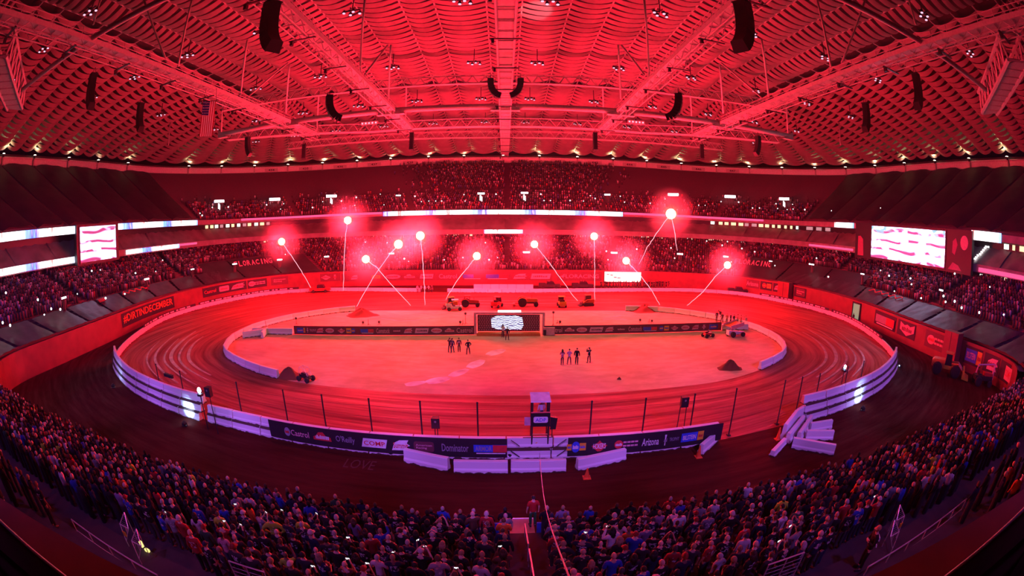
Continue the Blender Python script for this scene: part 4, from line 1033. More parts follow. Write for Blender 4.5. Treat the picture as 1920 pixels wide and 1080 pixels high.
def hair_mesh(kind):
    b = MB(); nu, nv = 14, 7
    zc, yc = 1.655, .005
    low = {'short': .50, 'long': .55, 'cap': .44, 'beanie': .48}[kind]; g = {'short': 1.10, 'long': 1.16, 'cap': 1.16, 'beanie': 1.2}[kind]
    for i in range(nv + 1):
        a = math.pi * low * 1.05 * i / nv
        for k in range(nu):
            t = 2 * math.pi * k / nu; lift = 1.0 if math.sin(t) < .35 else (.72 if kind in ('short', 'long') else 1.0)
            aa = a * lift; x = .079 * g * math.sin(aa) * math.cos(t); y = .098 * g * math.sin(aa) * math.sin(t); z = .118 * g * math.cos(aa)
            if kind == 'beanie': z += .02 * math.cos(aa)
            b.v.append((x, y + yc + .01, z + zc - .012))
    b.f = [(i * nu + k, i * nu + (k + 1) % nu, (i + 1) * nu + (k + 1) % nu, (i + 1) * nu + k) for i in range(nv) for k in range(nu)]
    if kind == 'long':
        for k in range(9):
            t = R(180 + 22.5 * k); x, y = .082 * math.cos(t), .09 * math.sin(t) + .01
            b.tube([(x, y, 1.68), (x * 1.12, y * 1.08 - .01, 1.56), (x * 1.15, y - .02, 1.44), (x * .9, y - .015, 1.36)], [.026, .032, .028, .012], 6)
    if kind == 'cap':
        n = 9; o = len(b.v)
        for i in range(n):
            t = R(20 + 140 * i / (n - 1)); b.v += [(.088 * math.cos(t), .11 * math.sin(t) + .015, 1.668), (.082 * math.cos(t), .11 * math.sin(t) + .075, 1.652)]
        b.f += [(o + 2 * i, o + 2 * i + 2, o + 2 * i + 3, o + 2 * i + 1) for i in range(n - 1)]
    return b.mesh({'short': 'hair', 'long': 'hair', 'cap': 'cap', 'beanie': 'beanie'}[kind], M_HAIR, True)
BODY, SHIRT, TROU, SHOE, HAIR = {}, {}, {}, {}, {}
def cached(d, key, fn):
    if key not in d: d[key] = fn()
    return d[key]
SKINS = [(.55, .34, .26), (.60, .40, .31), (.48, .28, .20), (.64, .44, .36), (.20, .11, .08)]
HAIRC = [(.025, .018, .014), (.05, .03, .02), (.10, .06, .035), (.30, .20, .12), (.40, .38, .37), (.02, .02, .02)]
def rgb(o, c): o.color = (*c, 1)
def person(label, loc, rz, pose='down', stance='still', shirt=(.02, .02, .025), long_sleeve=True, trousers=(.02, .022, .035), hair='short', hairc=(.03, .02, .015), skin=(.55, .34, .26), height=1.75, shoes=True, group=None, width=1.0):
    o = link('person', cached(BODY, (pose, stance), lambda: body_mesh(pose, stance)), None, loc, rz)
    s = height / 1.76; o.scale = (s * width, s, s); rgb(o, skin); tag(o, label, 'person', group)
    c = link('shirt', cached(SHIRT, (pose, long_sleeve), lambda: shirt_mesh(pose, long_sleeve)), o); rgb(c, shirt)
    c = link('trousers', cached(TROU, stance, lambda: trousers_mesh(stance)), o); rgb(c, trousers)
    for q in 'lr' if shoes else '': c = link('shoe', cached(SHOE, (stance, q), lambda: shoe_mesh(stance, q)), o); rgb(c, (.04, .04, .04))
    if hair: c = link({'short': 'hair', 'long': 'hair', 'cap': 'cap', 'beanie': 'beanie'}[hair], cached(HAIR, hair, lambda: hair_mesh(hair)), o); rgb(c, hairc)
    return o
# people standing on the infield: pixel of the feet, facing, clothes
def infield(px, label, facing=180, **kw):
    p = at_z(*px); return person(label, (p.x, p.y, 0.0), R(facing), **kw)
infield((843.5, 660), 'person in dark clothes with raised hands, leftmost of the three on the left infield', -15, pose='camera', stance='step', shirt=(.10, .03, .05), trousers=(.08, .02, .04))
infield((848.5, 661), 'person in dark trousers close behind the leftmost infield photographer', -10, pose='down', stance='step', shirt=(.07, .04, .10), trousers=(.08, .05, .12))
infield((861, 660), 'slim person in black trousers standing in the middle of the left infield group', 5, pose='down', shirt=(.14, .04, .05), trousers=(.015, .015, .02))
infield((878, 664), 'person in black clothes, rightmost of the left infield group, legs apart', 20, pose='hips', stance='wide', shirt=(.02, .02, .025), trousers=(.10, .03, .04))
infield((1054, 684), 'person in a pink top and dark shorts, leftmost of the right infield group', 10, pose='crossed', shirt=(.35, .12, .2), long_sleeve=False, trousers=(.04, .03, .05), hair='long')
infield((1067, 683), 'person in a pale violet shirt, second of the four on the right infield', 0, pose='crossed', stance='wide', shirt=(.5, .3, .5), long_sleeve=False, trousers=(.12, .05, .08))
infield((1081, 683), 'person all in black, third of the four on the right infield', -20, pose='down', shirt=(.008, .008, .01), trousers=(.008, .008, .01), height=1.85)
infield((1104, 680), 'person in black jacket raising a camera, standing apart on the right infield', 25, pose='camera', stance='wide', shirt=(.008, .008, .01), trousers=(.15, .05, .05))
infield((943, 632), 'person in a white top singing in front of the bright stage screen', 175, pose='phone', shirt=(.75, .75, .75), trousers=(.05, .03, .05), hair='long', hairc=(.02, .02, .02))
infield((951, 637), 'person in dark clothes standing beside the singer at the stage screen', 185, pose='down', stance='wide', shirt=(.03, .03, .04), trousers=(.2, .06, .08))
for i, (x, y, c, po) in enumerate([(1343, 603, (.05, .03, .04), 'down'), (1349, 600, (.03, .02, .03), 'raised'), (1362, 608, (.3, .1, .05), 'crossed'), (1369, 607, (.06, .04, .05), 'down'), (1375, 609, (.04, .03, .03), 'hips'), (1382, 609, (.5, .2, .2), 'down'), (1388, 611, (.4, .1, .1), 'crossed'), (1353, 606, (.10, .05, .05), 'down'), (1397, 612, (.55, .3, .3), 'raised')]):
    infield((x, y), 'person in the huddle by the right end of the infield wall, %s from the left' % ORD[i], random.uniform(100, 260), pose=po, shirt=c, trousers=(.05, .03, .04), stance='wide' if i % 2 else 'still')
for i, (x, c) in enumerate(((783, (.5, .4, .4)), (790, (.4, .3, .35)), (797, (.5, .35, .4)), (804, (.45, .4, .4)), (810, (.06, .03, .04)))):
    p = at_z(x, 549, 0); person('person standing in the far fence gap, %s from the left' % ORD[i], (p.x, p.y, 0), R(180), pose=('down', 'crossed')[i % 2], shirt=c, trousers=(.04, .03, .05))
# spectators standing behind the far fence in front of the white lit screen
random.seed(21)
for i in range(26):
    x = 1128 + i * 5.2 + random.uniform(-1.5, 1.5); p = at_z(x, 541 - random.uniform(0, 2.0) - i * 0.05, 0)
    person('dark standing figure behind the far fence by the white screen, %s from the left' % ORD[i], (p.x, min(p.y, 104.6), 0), R(180 + random.uniform(-40, 40)), pose=random.choice(['down', 'crossed', 'hips']), shirt=(.03, .015, .02), trousers=(.02, .015, .02), shoes=False)
# ------------------------------------------------------------------ barriers
def barrier_mat():
    m = bpy.data.materials.new('muddy_white_barrier'); m.use_nodes = True; nt = m.node_tree; b = nt.nodes['Principled BSDF']; b.inputs['Roughness'].default_value = .55
    tc = N(nt, 'ShaderNodeTexCoord'); sp = N(nt, 'ShaderNodeSeparateXYZ'); nt.links.new(tc.outputs['Object'], sp.inputs[0])
    oi = N(nt, 'ShaderNodeObjectInfo'); vm = N(nt, 'ShaderNodeVectorMath', operation='ADD'); nt.links.new(tc.outputs['Object'], vm.inputs[0]); nt.links.new(oi.outputs['Location'], vm.inputs[1])
    nz = N(nt, 'ShaderNodeTexNoise'); nz.inputs['Scale'].default_value = 2.2; nz.inputs['Detail'].default_value = 4; nt.links.new(vm.outputs[0], nz.inputs['Vector'])
    a = N(nt, 'ShaderNodeMath', operation='MULTIPLY_ADD'); a.inputs[1].default_value = -0.40; a.inputs[2].default_value = 0.13; nt.links.new(nz.outputs['Fac'], a.inputs[0])
    s = N(nt, 'ShaderNodeMath', operation='ADD'); nt.links.new(sp.outputs['Z'], s.inputs[0]); nt.links.new(a.outputs[0], s.inputs[1])
    cr = N(nt, 'ShaderNodeValToRGB'); nt.links.new(s.outputs[0], cr.inputs[0]); e = cr.color_ramp.elements
    e[0].position = 0.0; e[0].color = (.06, .025, .018, 1); e[1].position = 0.035; e[1].color = (.74, .72, .71, 1)
    nt.links.new(cr.outputs[0], b.inputs['Base Color']); return m
M_BAR = barrier_mat()
BL, BH = 3.0, 0.74
def barrier_mb(L=BL, h=BH, w=.5):
    prof = [(-w / 2, 0), (-w / 2, h * .28), (-w * .36, h * .42), (-w * .30, h * .97), (-w * .24, h), (w * .24, h), (w * .30, h * .97), (w * .36, h * .42), (w / 2, h * .28), (w / 2, 0)]
    mb = MB(); e = .03
    v = [(-L / 2 + e, y, z) for y, z in prof] + [(L / 2 - e, y, z) for y, z in prof]; n = len(prof)
    mb.add(v, [tuple(range(n)), tuple(range(2 * n - 1, n - 1, -1))] + [(i, i + n, (i + 1) % n + n, (i + 1) % n) for i in range(n)]); return mb
_bm = {}
def barrier(loc, rz, label, group, L=BL, h=BH, cap=False, tilt=0.0):
    key = (round(L, 2), h)
    if key not in _bm: _bm[key] = barrier_mb(L, h).mesh('body', M_BAR)
    o = link('track_barrier', _bm[key], None, loc, rz); tag(o, label, 'barrier', group)
    if cap:
        k2 = ('cap', key)
        if k2 not in _bm: _bm[k2] = MB().hexa([(-L / 2 + .05, -.24, h - .05), (L / 2 - .05, -.24, h - .05), (L / 2 - .05, .2, h - .05), (-L / 2 + .05, .2, h - .05), (-L / 2 + .1, -.10, h + .09), (L / 2 - .1, -.08, h + .07), (L / 2 - .1, .1, h + .08), (-L / 2 + .1, .1, h + .1)]).mesh('mud_cap', M_MUD)
        link('mud_cap', _bm[k2], o)
    return o
def along(curve, u0, u1, step, off=0.0):
    """positions every `step` metres along the curve between two polar angles"""
    n = 1200; pts = [curve(u0 + (u1 - u0) * k / n, off) for k in range(n + 1)]; out = []; acc = 0; nxt = step / 2
    for a, b in zip(pts[:-1], pts[1:]):
        d = math.hypot(b[0] - a[0], b[1] - a[1])
        if acc + d >= nxt:
            t = (nxt - acc) / d; out.append((a[0] + (b[0] - a[0]) * t, a[1] + (b[1] - a[1]) * t, math.atan2(b[1] - a[1], b[0] - a[0]))); nxt += step
        acc += d
    return out
G3L, G3R, GN, GF, GI = 'stacked barriers at the left turn', 'stacked barriers at the right turn', 'barriers of the near wall', 'barriers of the far wall', 'barriers round the infield'
uA, uB, uC, uD, uE = phi_of(-49.5, 36.0), phi_of(-24.0, 26.6), phi_of(15.9, 25.7), phi_of(24.2, 26.4), phi_of(49, 35.4)
TN = ['bottom', 'middle', 'top']
for t in range(3):
    seq = along(FEN, uA, uB, BL + .02, -.22 + .27 * (2 - t))
    for i, (x, y, a) in enumerate(seq): barrier((x, y, t * BH), a, 'muddy white barrier, %s tier of the left turn wall, %s from the left end' % (TN[t], ORD[i]), G3L, cap=t < 2)
    seq = along(FEN, uD, uE, BL + .02, -.22 + .27 * (2 - t))
    for i, (x, y, a) in enumerate(seq):
        barrier((x, y, t * BH), a, 'muddy white barrier, %s tier of the right turn wall, %s from the gap' % (TN[t], ORD[i]), G3R, cap=t < 2)
for t in range(2):
    seq = along(FEN, uB, uC, BL + .02, -.1 + .2 * (1 - t))
    for i, (x, y, a) in enumerate(seq): barrier((x, y, t * BH), a, 'white barrier of the near wall, %s row, %s from the left end of its banner' % (('lower', 'upper')[t], ORD[i]), GN, cap=t < 1)
# the wall end that bends towards the camera beside the gap
for i, (a, b) in enumerate((((1466, 826), (1488, 797)), ((1488, 797), (1525, 772)))):
    p, q = at_z(*a), at_z(*b); L = (q - p).length; barrier(((p.x + q.x) / 2, (p.y + q.y) / 2, 0), math.atan2(q.y - p.y, q.x - p.x), 'tall white barrier ending the right turn wall, %s piece from the gap' % ORD[i], 'end barriers of the right wall', L, 1.35)
seq = along(FEN, uE + .01, PI + (PI + uA) - 0.02 if uA < 0 else uA, BL + .02, 0)
kk = 0
gx0, gx1 = at_z(777, 549).x, at_z(832, 549).x
for (x, y, a) in seq:
    if y > 80 and gx0 < x < gx1: continue
    if y > 80: s = 'behind the parked machines'
    elif x > 0: s = 'on the outer edge of the right turn'
    else: s = 'on the outer edge of the left turn'
    kk += 1; barrier((x, y, 0), a, 'white barrier in the far track wall ' + s, GF + ' ' + s, h=.85)
# infield wall, open towards the camera and at the machines
for nm, a0, a1 in (('left', (535, 714), (662, 583)), ('right', (1187, 576), (1386, 689))):
    p, q = at_z(*a0), at_z(*a1); u0, u1 = phi_of(p.x, p.y), phi_of(q.x, q.y)
    if nm == 'left':
        u0 = u0 % (2 * PI); u1 = u1 % (2 * PI); u0, u1 = min(u0, u1), max(u0, u1)
    else: u0, u1 = min(u0, u1), max(u0, u1)
    for i, (x, y, a) in enumerate(along(INF, u0, u1, BL + .02, -.1)):
        barrier((x, y, 0), a, 'white barrier of the %s infield wall, %s from its %s end' % (nm, ORD[i], 'far' if nm == 'left' else 'near'), GI, h=.95)
def loose(a, b, label, h=.8, cap_end=None):
    p, q = at_z(*a), at_z(*b); L = (q - p).length
    return barrier(((p.x + q.x) / 2, (p.y + q.y) / 2, 0), math.atan2(q.y - p.y, q.x - p.x), label, 'loose barriers', L, h)
loose((760, 864), (843, 882), 'loose white barrier slanting on the dirt, left of the flag tower', .95)
loose((851, 884), (953, 885), 'loose white barrier with a dark round mark, left of the flag tower front', .85)
loose((957, 884), (1061, 882), 'loose white barrier straight in front of the event sign', .85)
loose((1080, 881), (1171, 861), 'loose white barrier slanting on the dirt, right of the flag tower', .85)
loose((1312, 852), (1342, 826), 'narrow orange-tipped barrier lying in the right gap', .8)
loose((1446, 857), (1470, 832), 'small barrier pointing at the crowd, lowest by the right gap', .5)
loose((1474, 833), (1503, 797), 'upright white barrier in the pile by the right gap, nearest the wall end', .9)
loose((1494, 831), (1518, 796), 'white barrier leaning in the pile by the right gap, second from the wall end', .9)
loose((1516, 810), (1557, 803), 'short white barrier in the pile, topmost of the three level ones', .8)
loose((1508, 824), (1560, 824), 'white barrier in the pile, middle of the three level ones', .8)
loose((1483, 839), (1563, 853), 'longest white barrier in the pile, nearest the spectators', .85)
loose((492, 634), (502, 624), 'small white block at the left end of the infield divider', .9)
loose((455, 634), (500, 628), 'pale block just inside the left infield wall', .95)
loose((474, 626), (550, 627), 'low violet wall joining the left end of the divider banner', .9)
loose((1352, 619), (1402, 618), 'low pale wall joining the right end of the divider banner', .9)
# tyre stuck in a loose barrier, orange cone and cap
p = at_z(858, 872); single('tyre', MB().lathe([(.16, -.12), (.34, -.14), (.40, 0), (.34, .14), (.16, .12)], 18, 'Y', (0, -.42, .42)), M_TIRE, 'black tyre leaning on a loose white barrier', 'tyre', (p.x, p.y + .1, 0), .15)
def cone(px, h, label):
    p = at_z(*px); t = thing('traffic_cone', label, 'cone', (p.x, p.y, 0))
    part('cone', MB().lathe([(.2, .04), (.17, .1), (.04, h), (.02, h)], 14), M_GRASSY, t); part('foot', MB().box(-.24, .24, -.24, .24, 0, .05), M_GRASSY, t)
cone((1100, 896), .7, 'small orange cone alone on the dark dirt'); cone((1458, 824), 1.0, 'orange marker cone at the end of the right wall'); cone((1309, 857), .9, 'orange marker cone at the tip of the lying barrier')

# ------------------------------------------------------------------ banners with their logos
def plate(shape, w, h):
    if shape == 'rect': return [(-w / 2, -h / 2), (w / 2, -h / 2), (w / 2, h / 2), (-w / 2, h / 2)]
    if shape == 'para': s = h * .25; return [(-w / 2, -h / 2), (w / 2 - s, -h / 2), (w / 2, h / 2), (-w / 2 + s, h / 2)]
    if shape == 'round': return [(-w / 2 + .12 * w * (1 - math.cos(a)) if False else (w / 2 - h * .22) * sx + h * .22 * math.cos(a), (h / 2 - h * .22) * sy + h * .22 * math.sin(a)) for sx, sy, a0 in ((1, -1, -90), (1, 1, 0), (-1, 1, 90), (-1, -1, 180)) for a in (R(a0), R(a0 + 45), R(a0 + 90))]
    if shape == 'oval': return [(w / 2 * math.cos(2 * PI * k / 20), h / 2 * math.sin(2 * PI * k / 20)) for k in range(20)]
    if shape == 'diamond': return [(-w / 2, 0), (-w * .1, -h / 2), (w * .1, -h / 2), (w / 2, 0), (w * .12, h * .3), (0, h / 2), (-w * .12, h * .3)]
    if shape == 'car': return [(-w / 2, -h * .3), (w / 2, -h * .3), (w * .46, h * .05), (w * .2, h * .15), (w * .06, h * .48), (-w * .2, h * .42), (-w * .36, h * .1), (-w / 2, -.02 * h)]
    if shape == 'wing': return [(-w / 2, -h / 2), (w * .42, -h * .42), (w * .3, -.1 * h), (w / 2, .0), (w * .34, h * .2), (w * .44, h * .5), (-w * .05, h * .45), (-w * .34, h * .2)]
    if shape == 'cup': return [(-.12 * w, -h / 2), (.12 * w, -h / 2), (.05 * w, -.1 * h), (.22 * w, .5 * h), (-.22 * w, .5 * h), (-.05 * w, -.1 * h)]
    if shape == 'shield': return [(-w / 2, h * .5), (-w / 2, -h * .1), (0, -h / 2), (w / 2, -h * .1), (w / 2, h * .5), (w * .2, h * .3), (0, h * .42), (-w * .2, h * .3)]
def logo(parent, pos, ang, w, h, spec):
    """spec: (shape or '', plate colour, text or '', text colour)"""
    shape, pm, txt, tm = spec[:4]
    if shape == 'flag':
        o = part('logo', MB().prism(plate('rect', w, h * .7), -.015, .015), pm, parent); o.location = pos; o.rotation_euler = (0, 0, ang)
        part('red_field', MB().prism([(w * .08, -h * .35), (w / 2, -h * .35), (w / 2, h * .35), (w * .08, h * .35)], -.03, -.02), M_INKR, o)
        part('underline', MB().box(-w * .42, w * .46, -.03, -.02, -h * .52, -h * .42), M_INKW, o)
        if txt: part('lettering', text_mb(txt, -w * .45, w * .05, -h * .25, h * .25, -.025), tm, o)
        return o
    if shape:
        o = part('logo', MB().prism(plate(shape, w, h), -.012, .012), pm, parent)
    else: o = part('logo', text_mb(txt, -w / 2, w / 2, -h / 2, h / 2, -.012), tm, parent)
    o.location = pos; o.rotation_euler = (0, 0, ang)
    if shape:
        if txt: part('lettering', text_mb(txt, -w * .40, w * .40, -h * .26, h * .26, -.03), tm, o)
        else:
            mb = MB(); x = -w * .36
            while x < w * .32:
                q = random.uniform(.04, .1) * w; mb.box(x, min(x + q, w * .38), -.03, -.02, -h * .16, h * random.uniform(.05, .2)); x += q + .025 * w
            part('lettering', mb, tm, o)
    return o
class Path:
    def __init__(s, pts):
        s.p = [Vector((*q[:2], 0)) for q in pts]; s.L = [0]
        for a, b in zip(s.p[:-1], s.p[1:]): s.L.append(s.L[-1] + (b - a).length)
    def at(s, d):
        d = max(0, min(s.L[-1] - 1e-6, d))
        for i in range(len(s.p) - 1):
            if d <= s.L[i + 1]:
                t = (d - s.L[i]) / (s.L[i + 1] - s.L[i]); v = s.p[i + 1] - s.p[i]; return s.p[i] + v * t, math.atan2(v.y, v.x)
    def px(s, x, z):
        best = None
        for k in range(400):
            d = s.L[-1] * k / 399; p, a = s.at(d); q = project((p.x, p.y, z))
            if best is None or abs(q[0] - x) < best[0]: best = (abs(q[0] - x), d)
        return best[1]
def banner(name, pts, z0, z1, m, logos, label, cat='banner', group=None, lh=.5, thick=.04):
    """cloth banner along the plan path (left to right as seen). logos: (column in the photo, width px, spec[, height fraction])"""
    P = Path(pts); o0 = P.p[0]; t = thing(name, label, cat, (o0.x, o0.y, z0), 0, group)
    mb = MB(); n = len(P.p)
    for i, p in enumerate(P.p):
        a = P.at(P.L[i])[1]; nx, ny = -math.sin(a) * thick, math.cos(a) * thick; q = p - o0
        mb.v += [(q.x, q.y, 0), (q.x, q.y, z1 - z0), (q.x + nx, q.y + ny, z1 - z0), (q.x + nx, q.y + ny, 0)]
    for i in range(n - 1):
        for k in range(4): mb.f.append((4 * i + k, 4 * i + 4 + k, 4 * i + 4 + (k + 1) % 4, 4 * i + (k + 1) % 4)[::-1])
    mb.f += [(0, 1, 2, 3), (4 * n - 1, 4 * n - 2, 4 * n - 3, 4 * n - 4)]
    part('cloth', mb, m, t)
    zc = (z0 + z1) / 2
    for lg in logos:
        d = P.px(lg[0], zc); d0 = P.px(lg[0] - lg[1] / 2, zc); d1 = P.px(lg[0] + lg[1] / 2, zc); p, a = P.at(d); q = p - o0
        wl = max(.3, d1 - d0); off = .03 + wl * wl / 300
        if not lg[2][0]:
            hh = (z1 - z0) * (lg[3] if len(lg) > 3 else lh); tm = text_mb(lg[2][2], -wl / 2, wl / 2, -hh / 2, hh / 2, 0); tv = []
            for (x, y, z) in tm.v:
                pp, aa = P.at(d + x); q2 = pp - o0; tv.append((q2.x + math.sin(aa) * .03, q2.y - math.cos(aa) * .03, z + (z1 - z0) / 2))
            tm.v = tv; part('lettering', tm, lg[2][3], t); continue
        nx, ny = math.sin(a) * off, -math.cos(a) * off
        logo(t, (q.x + nx, q.y + ny, (z1 - z0) / 2), a, max(.3, d1 - d0), (z1 - z0) * (lg[3] if len(lg) > 3 else lh), lg[2])
    return t
def cpath(curve, a, b, off, n=16):
    u0, u1 = phi_of(*a), phi_of(*b)
    if abs(u1 - u0) > PI: u1 += 2 * PI if u1 < u0 else -2 * PI
    return [curve(u0 + (u1 - u0) * k / n, off) for k in range(n + 1)]
random.seed(8)
banner('wall_banner', cpath(FEN, (-16.6, 26.0), (.15, 25.3), .52), .30, 1.66, M_BANNER, [
    (539, 11, ('oval', M_INKG, '', M_INKR), .5), (562, 34, ('', None, 'Castrol', M_INKP), .34), (605, 34, ('car', M_INKR, '', M_INKW), .6), (648, 36, ('', None, "O'Reilly", M_INKG), .45), (702, 50, ('para', M_INKW, 'COMP', M_INKR), .48),
    (752, 34, ('wing', M_INKW, 'Summit', M_INKR), .6), (795, 38, ('round', M_BANRED, 'American\nRacing', M_INKP), .55), (853, 50, ('', None, 'Dominator', M_INKG), .42), (919, 62, ('flag', M_INKB, 'ARMOR', M_INKG), .55)],
    'long black sponsor banner on the near wall, left of the flag tower', 'banner', 'sponsor banners on the near wall')
banner('wall_banner', cpath(FEN, (3.95, 25.3), (15.0, 25.75), .52), .30, 1.66, M_BANNER, [
    (1067, 10, ('rect', M_INKY, '', M_INKB), .34), (1079, 16, ('oval', M_INKB, '', M_INKW), .6), (1092, 12, ('rect', M_INKY, '', M_INKB), .4), (1124, 30, ('diamond', M_INKR, "HOKER'S", M_INKW), .6), (1160, 16, ('oval', M_INKR, '', M_INKW), .45), (1182, 28, ('', None, '====', M_INKP), .3),
    (1220, 32, ('', None, 'Arizona', M_INKW), .42), (1247, 8, ('cup', M_INKW, '', M_INKG), .6), (1264, 18, ('', None, 'TROPHY', M_INKG), .2), (1292, 30, ('rect', M_INKB, 'BILSTEIN', M_INKW), .5), (1313, 11, ('rect', M_INKY, '', M_INKR), .5)],
    'long black sponsor banner on the near wall, right of the flag tower', 'banner', 'sponsor banners on the near wall')
PK, PB = ('wing', M_INKP, '', M_BANRED), ('para', M_INKP, '', M_BANRED)
def div_pts(a, b):
    p, q = at_z(*a), at_z(*b); return [(p.x + (q.x - p.x) * k / 6, p.y + (q.y - p.y) * k / 6) for k in range(7)]
banner('divider_banner', div_pts((552, 627.5), (889, 628)), .06, 1.3, M_BANRED, [
    (563, 12, ('rect', M_INKB, '', M_INKP)), (570, 5, ('rect', M_INKY, '', M_INKR)), (577, 5, ('cup', M_INKP, '', M_INKP)), (587, 12, ('', None, 'TROPHY', M_INKP), .3), (600, 14, ('wing', M_INKP, '', M_INKR)), (618, 16, ('oval', M_INKP, '', M_INKR)), (640, 14, ('diamond', M_INKP, '', M_INKR)), (654, 9, ('rect', M_INKY, '', M_INKB)), (662, 8, ('oval', M_INKB, '', M_INKY)), (688, 25, ('flag', M_INKB, '', M_INKW)), (718, 25, ('', None, 'Comstock', M_INKP)),
    (744, 18, ('round', M_BANRED, '', M_INKP)), (765, 17, ('wing', M_INKP, '', M_INKR)), (791, 26, PB), (819, 20, ('oval', M_INKP, '', M_INKR)), (843, 18, ('car', M_INKP, '', M_INKR)), (871, 30, ('', None, 'Castrol', M_INKP))], 'low maroon sponsor banner across the infield, left of the stage', 'banner', 'infield divider banners', .55)
banner('divider_banner', div_pts((1020, 628), (1352, 620)), .06, 1.3, M_BANRED, [
    (1041, 26, ('', None, 'Castrol', M_INKP)), (1068, 18, ('car', M_INKP, '', M_INKR)), (1091, 20, ('oval', M_INKP, '', M_INKR)), (1118, 26, PB), (1143, 17, ('wing', M_INKP, '', M_INKR)), (1165, 18, ('round', M_BANRED, '', M_INKP)), (1191, 25, ('', None, 'Comstock', M_INKP)), (1219, 26, ('flag', M_INKB, '', M_INKW)), (1240, 8, ('oval', M_INKB, '', M_INKY)), (1250, 9, ('rect', M_INKY, '', M_INKB)), (1265, 14, ('diamond', M_INKP, '', M_INKR)), (1285, 16, ('oval', M_INKP, '', M_INKR)), (1304, 14, ('wing', M_INKP, '', M_INKR)), (1320, 10, ('cup', M_INKP, '', M_INKP)), (1338, 16, ('rect', M_INKB, '', M_INKP))],
    'low maroon sponsor banner across the infield, right of the stage', 'banner', 'infield divider banners', .55)
# banners on the arena wall
def wall_px(px, z=2.5): 
    u = phi_px(px, 0, W, z); return W(u)
def wban(x0, x1, z0, z1, m, logos, label, lh=.55, z=2.5): 
    a, b = wall_px(x0, z), wall_px(x1, z)
    return banner('wall_banner', cpath(W, a, b, -.10), z0, z1, m, logos, label, 'banner', 'banners on the arena wall', lh)
wban(640, 862, 1.3, 3.3, M_BANRED, [(665, 14, ('wing', M_INKP, '', M_INKR)), (705, 16, ('rect', M_INKY, '', M_INKR), .4), (737, 28, ('oval', M_INKP, '', M_INKR)), (768, 20, ('car', M_INKP, '', M_INKR)), (800, 26, ('para', M_INKP, '', M_INKR)), (840, 34, ('', None, 'Castrol', M_INKP))], 'maroon sponsor banner on the far wall, left of centre')
wban(866, 1036, 1.3, 3.3, M_BANRED, [(885, 34, ('flag', M_INKB, '', M_INKP)), (932, 42, ('flag', M_INKB, '', M_INKP)), (975, 26, ('wing', M_INKP, '', M_INKR)), (1014, 38, ('para', M_INKP, '', M_INKR))], 'maroon sponsor banner at the middle of the far wall', .65)
wban(1044, 1128, 1.2, 3.5, M_BANRED, [(1089, 68, ('', None, 'FLORACING', M_INKP), .42), (1053, 6, ('para', M_INKR, '', M_INKP), .4)], 'FLORACING banner on the far wall beside the white screen')
wban(228, 326, 1.2, 3.75, M_BLACK, [(277, 92, ('', None, '#DIRTINDECEMBER', M_ORG), .55)], 'black #DIRTINDECEMBER board on the left red wall')
wban(380, 462, 1.5, 3.6, M_BANNER, [(394, 22, ('', None, 'Castrol', M_INKR), .35), (420, 18, ('round', M_INKP, '', M_INKR)), (446, 26, ('wing', M_INKP, '', M_INKR))], 'black banner of three logos on the left wall, beyond the hashtag board')
wban(464, 500, 1.5, 3.6, M_BANNER, [(472, 12, ('oval', M_INKP, '', M_INKR)), (486, 22, ('', None, '====', M_INKP), .3)], 'small black banner with a swirl on the left wall')
wban(508, 540, 1.5, 3.6, M_BANRED, [(524, 28, ('round', M_BANRED, 'American\nRacing', M_INKP), .8)], 'framed American Racing board at the far left corner')
wban(600, 638, 1.5, 3.6, M_BANRED, [(611, 18, ('diamond', M_INKP, '', M_INKR)), (628, 8, ('cup', M_INKP, '', M_INKR))], 'maroon banner with a diamond at the far left corner')
wban(1400, 1424, 1.5, 3.6, M_BANRED, [(1411, 22, ('', None, 'Arizona', M_INKP), .5)], 'small maroon banner at the far right corner, script logo')
wban(1426, 1448, 1.5, 3.6, M_BANNER, [(1433, 7, ('oval', M_INKR, '', M_INKY)), (1442, 8, ('rect', M_INKY, '', M_INKR), .5)], 'small black banner with two yellow logos at the far right corner')
wban(1450, 1466, 1.5, 3.6, M_BANNER, [(1458, 12, ('wing', M_INKP, '', M_INKR))], 'smallest black banner at the far right corner')
wban(1490, 1512, 1.4, 3.6, M_BANNER, [(1501, 17, ('round', M_BANRED, 'American\nRacing', M_INKP), .75)], 'black American Racing board on the right wall')
wban(1641, 1680, 1.1, 3.5, M_BANNER, [(1660, 34, ('flag', M_INKG, '', M_INKP))], 'black banner with a flag logo on the right wall by the tunnel', .75)
wban(1684, 1717, 1.1, 3.5, M_BANNER, [(1701, 26, ('shield', M_INKP, '', M_BANRED))], 'black banner with a pale torn logo on the right wall', .8)
wban(1736, 1776, 1.1, 3.5, M_BANRED, [(1746, 14, ('oval', M_INKP, '', M_INKR)), (1762, 20, ('', None, '====', M_INKP), .4)], 'maroon banner with a swirl on the right wall, half behind the box')
wban(1810, 1842, 1.1, 3.4, M_BANNER, [(1821, 20, ('rect', M_INKB, 'BILSTEIN', M_INKP), .7), (1836, 9, ('rect', M_INKY, '', M_INKR), .75)], 'blue and yellow BILSTEIN board on the right wall above the loader')
wban(1846, 1874, 1.1, 3.4, M_BANNER, [(1860, 22, ('wing', M_INKP, '', M_BANRED))], 'black banner with a pink winged logo on the right wall', .7)
wban(1876, 1903, 1.1, 3.4, M_BANNER, [(1890, 20, ('rect', M_INKP, 'COMP', M_INKR))], 'black banner with a pale red-lettered plate at the right edge', .7)
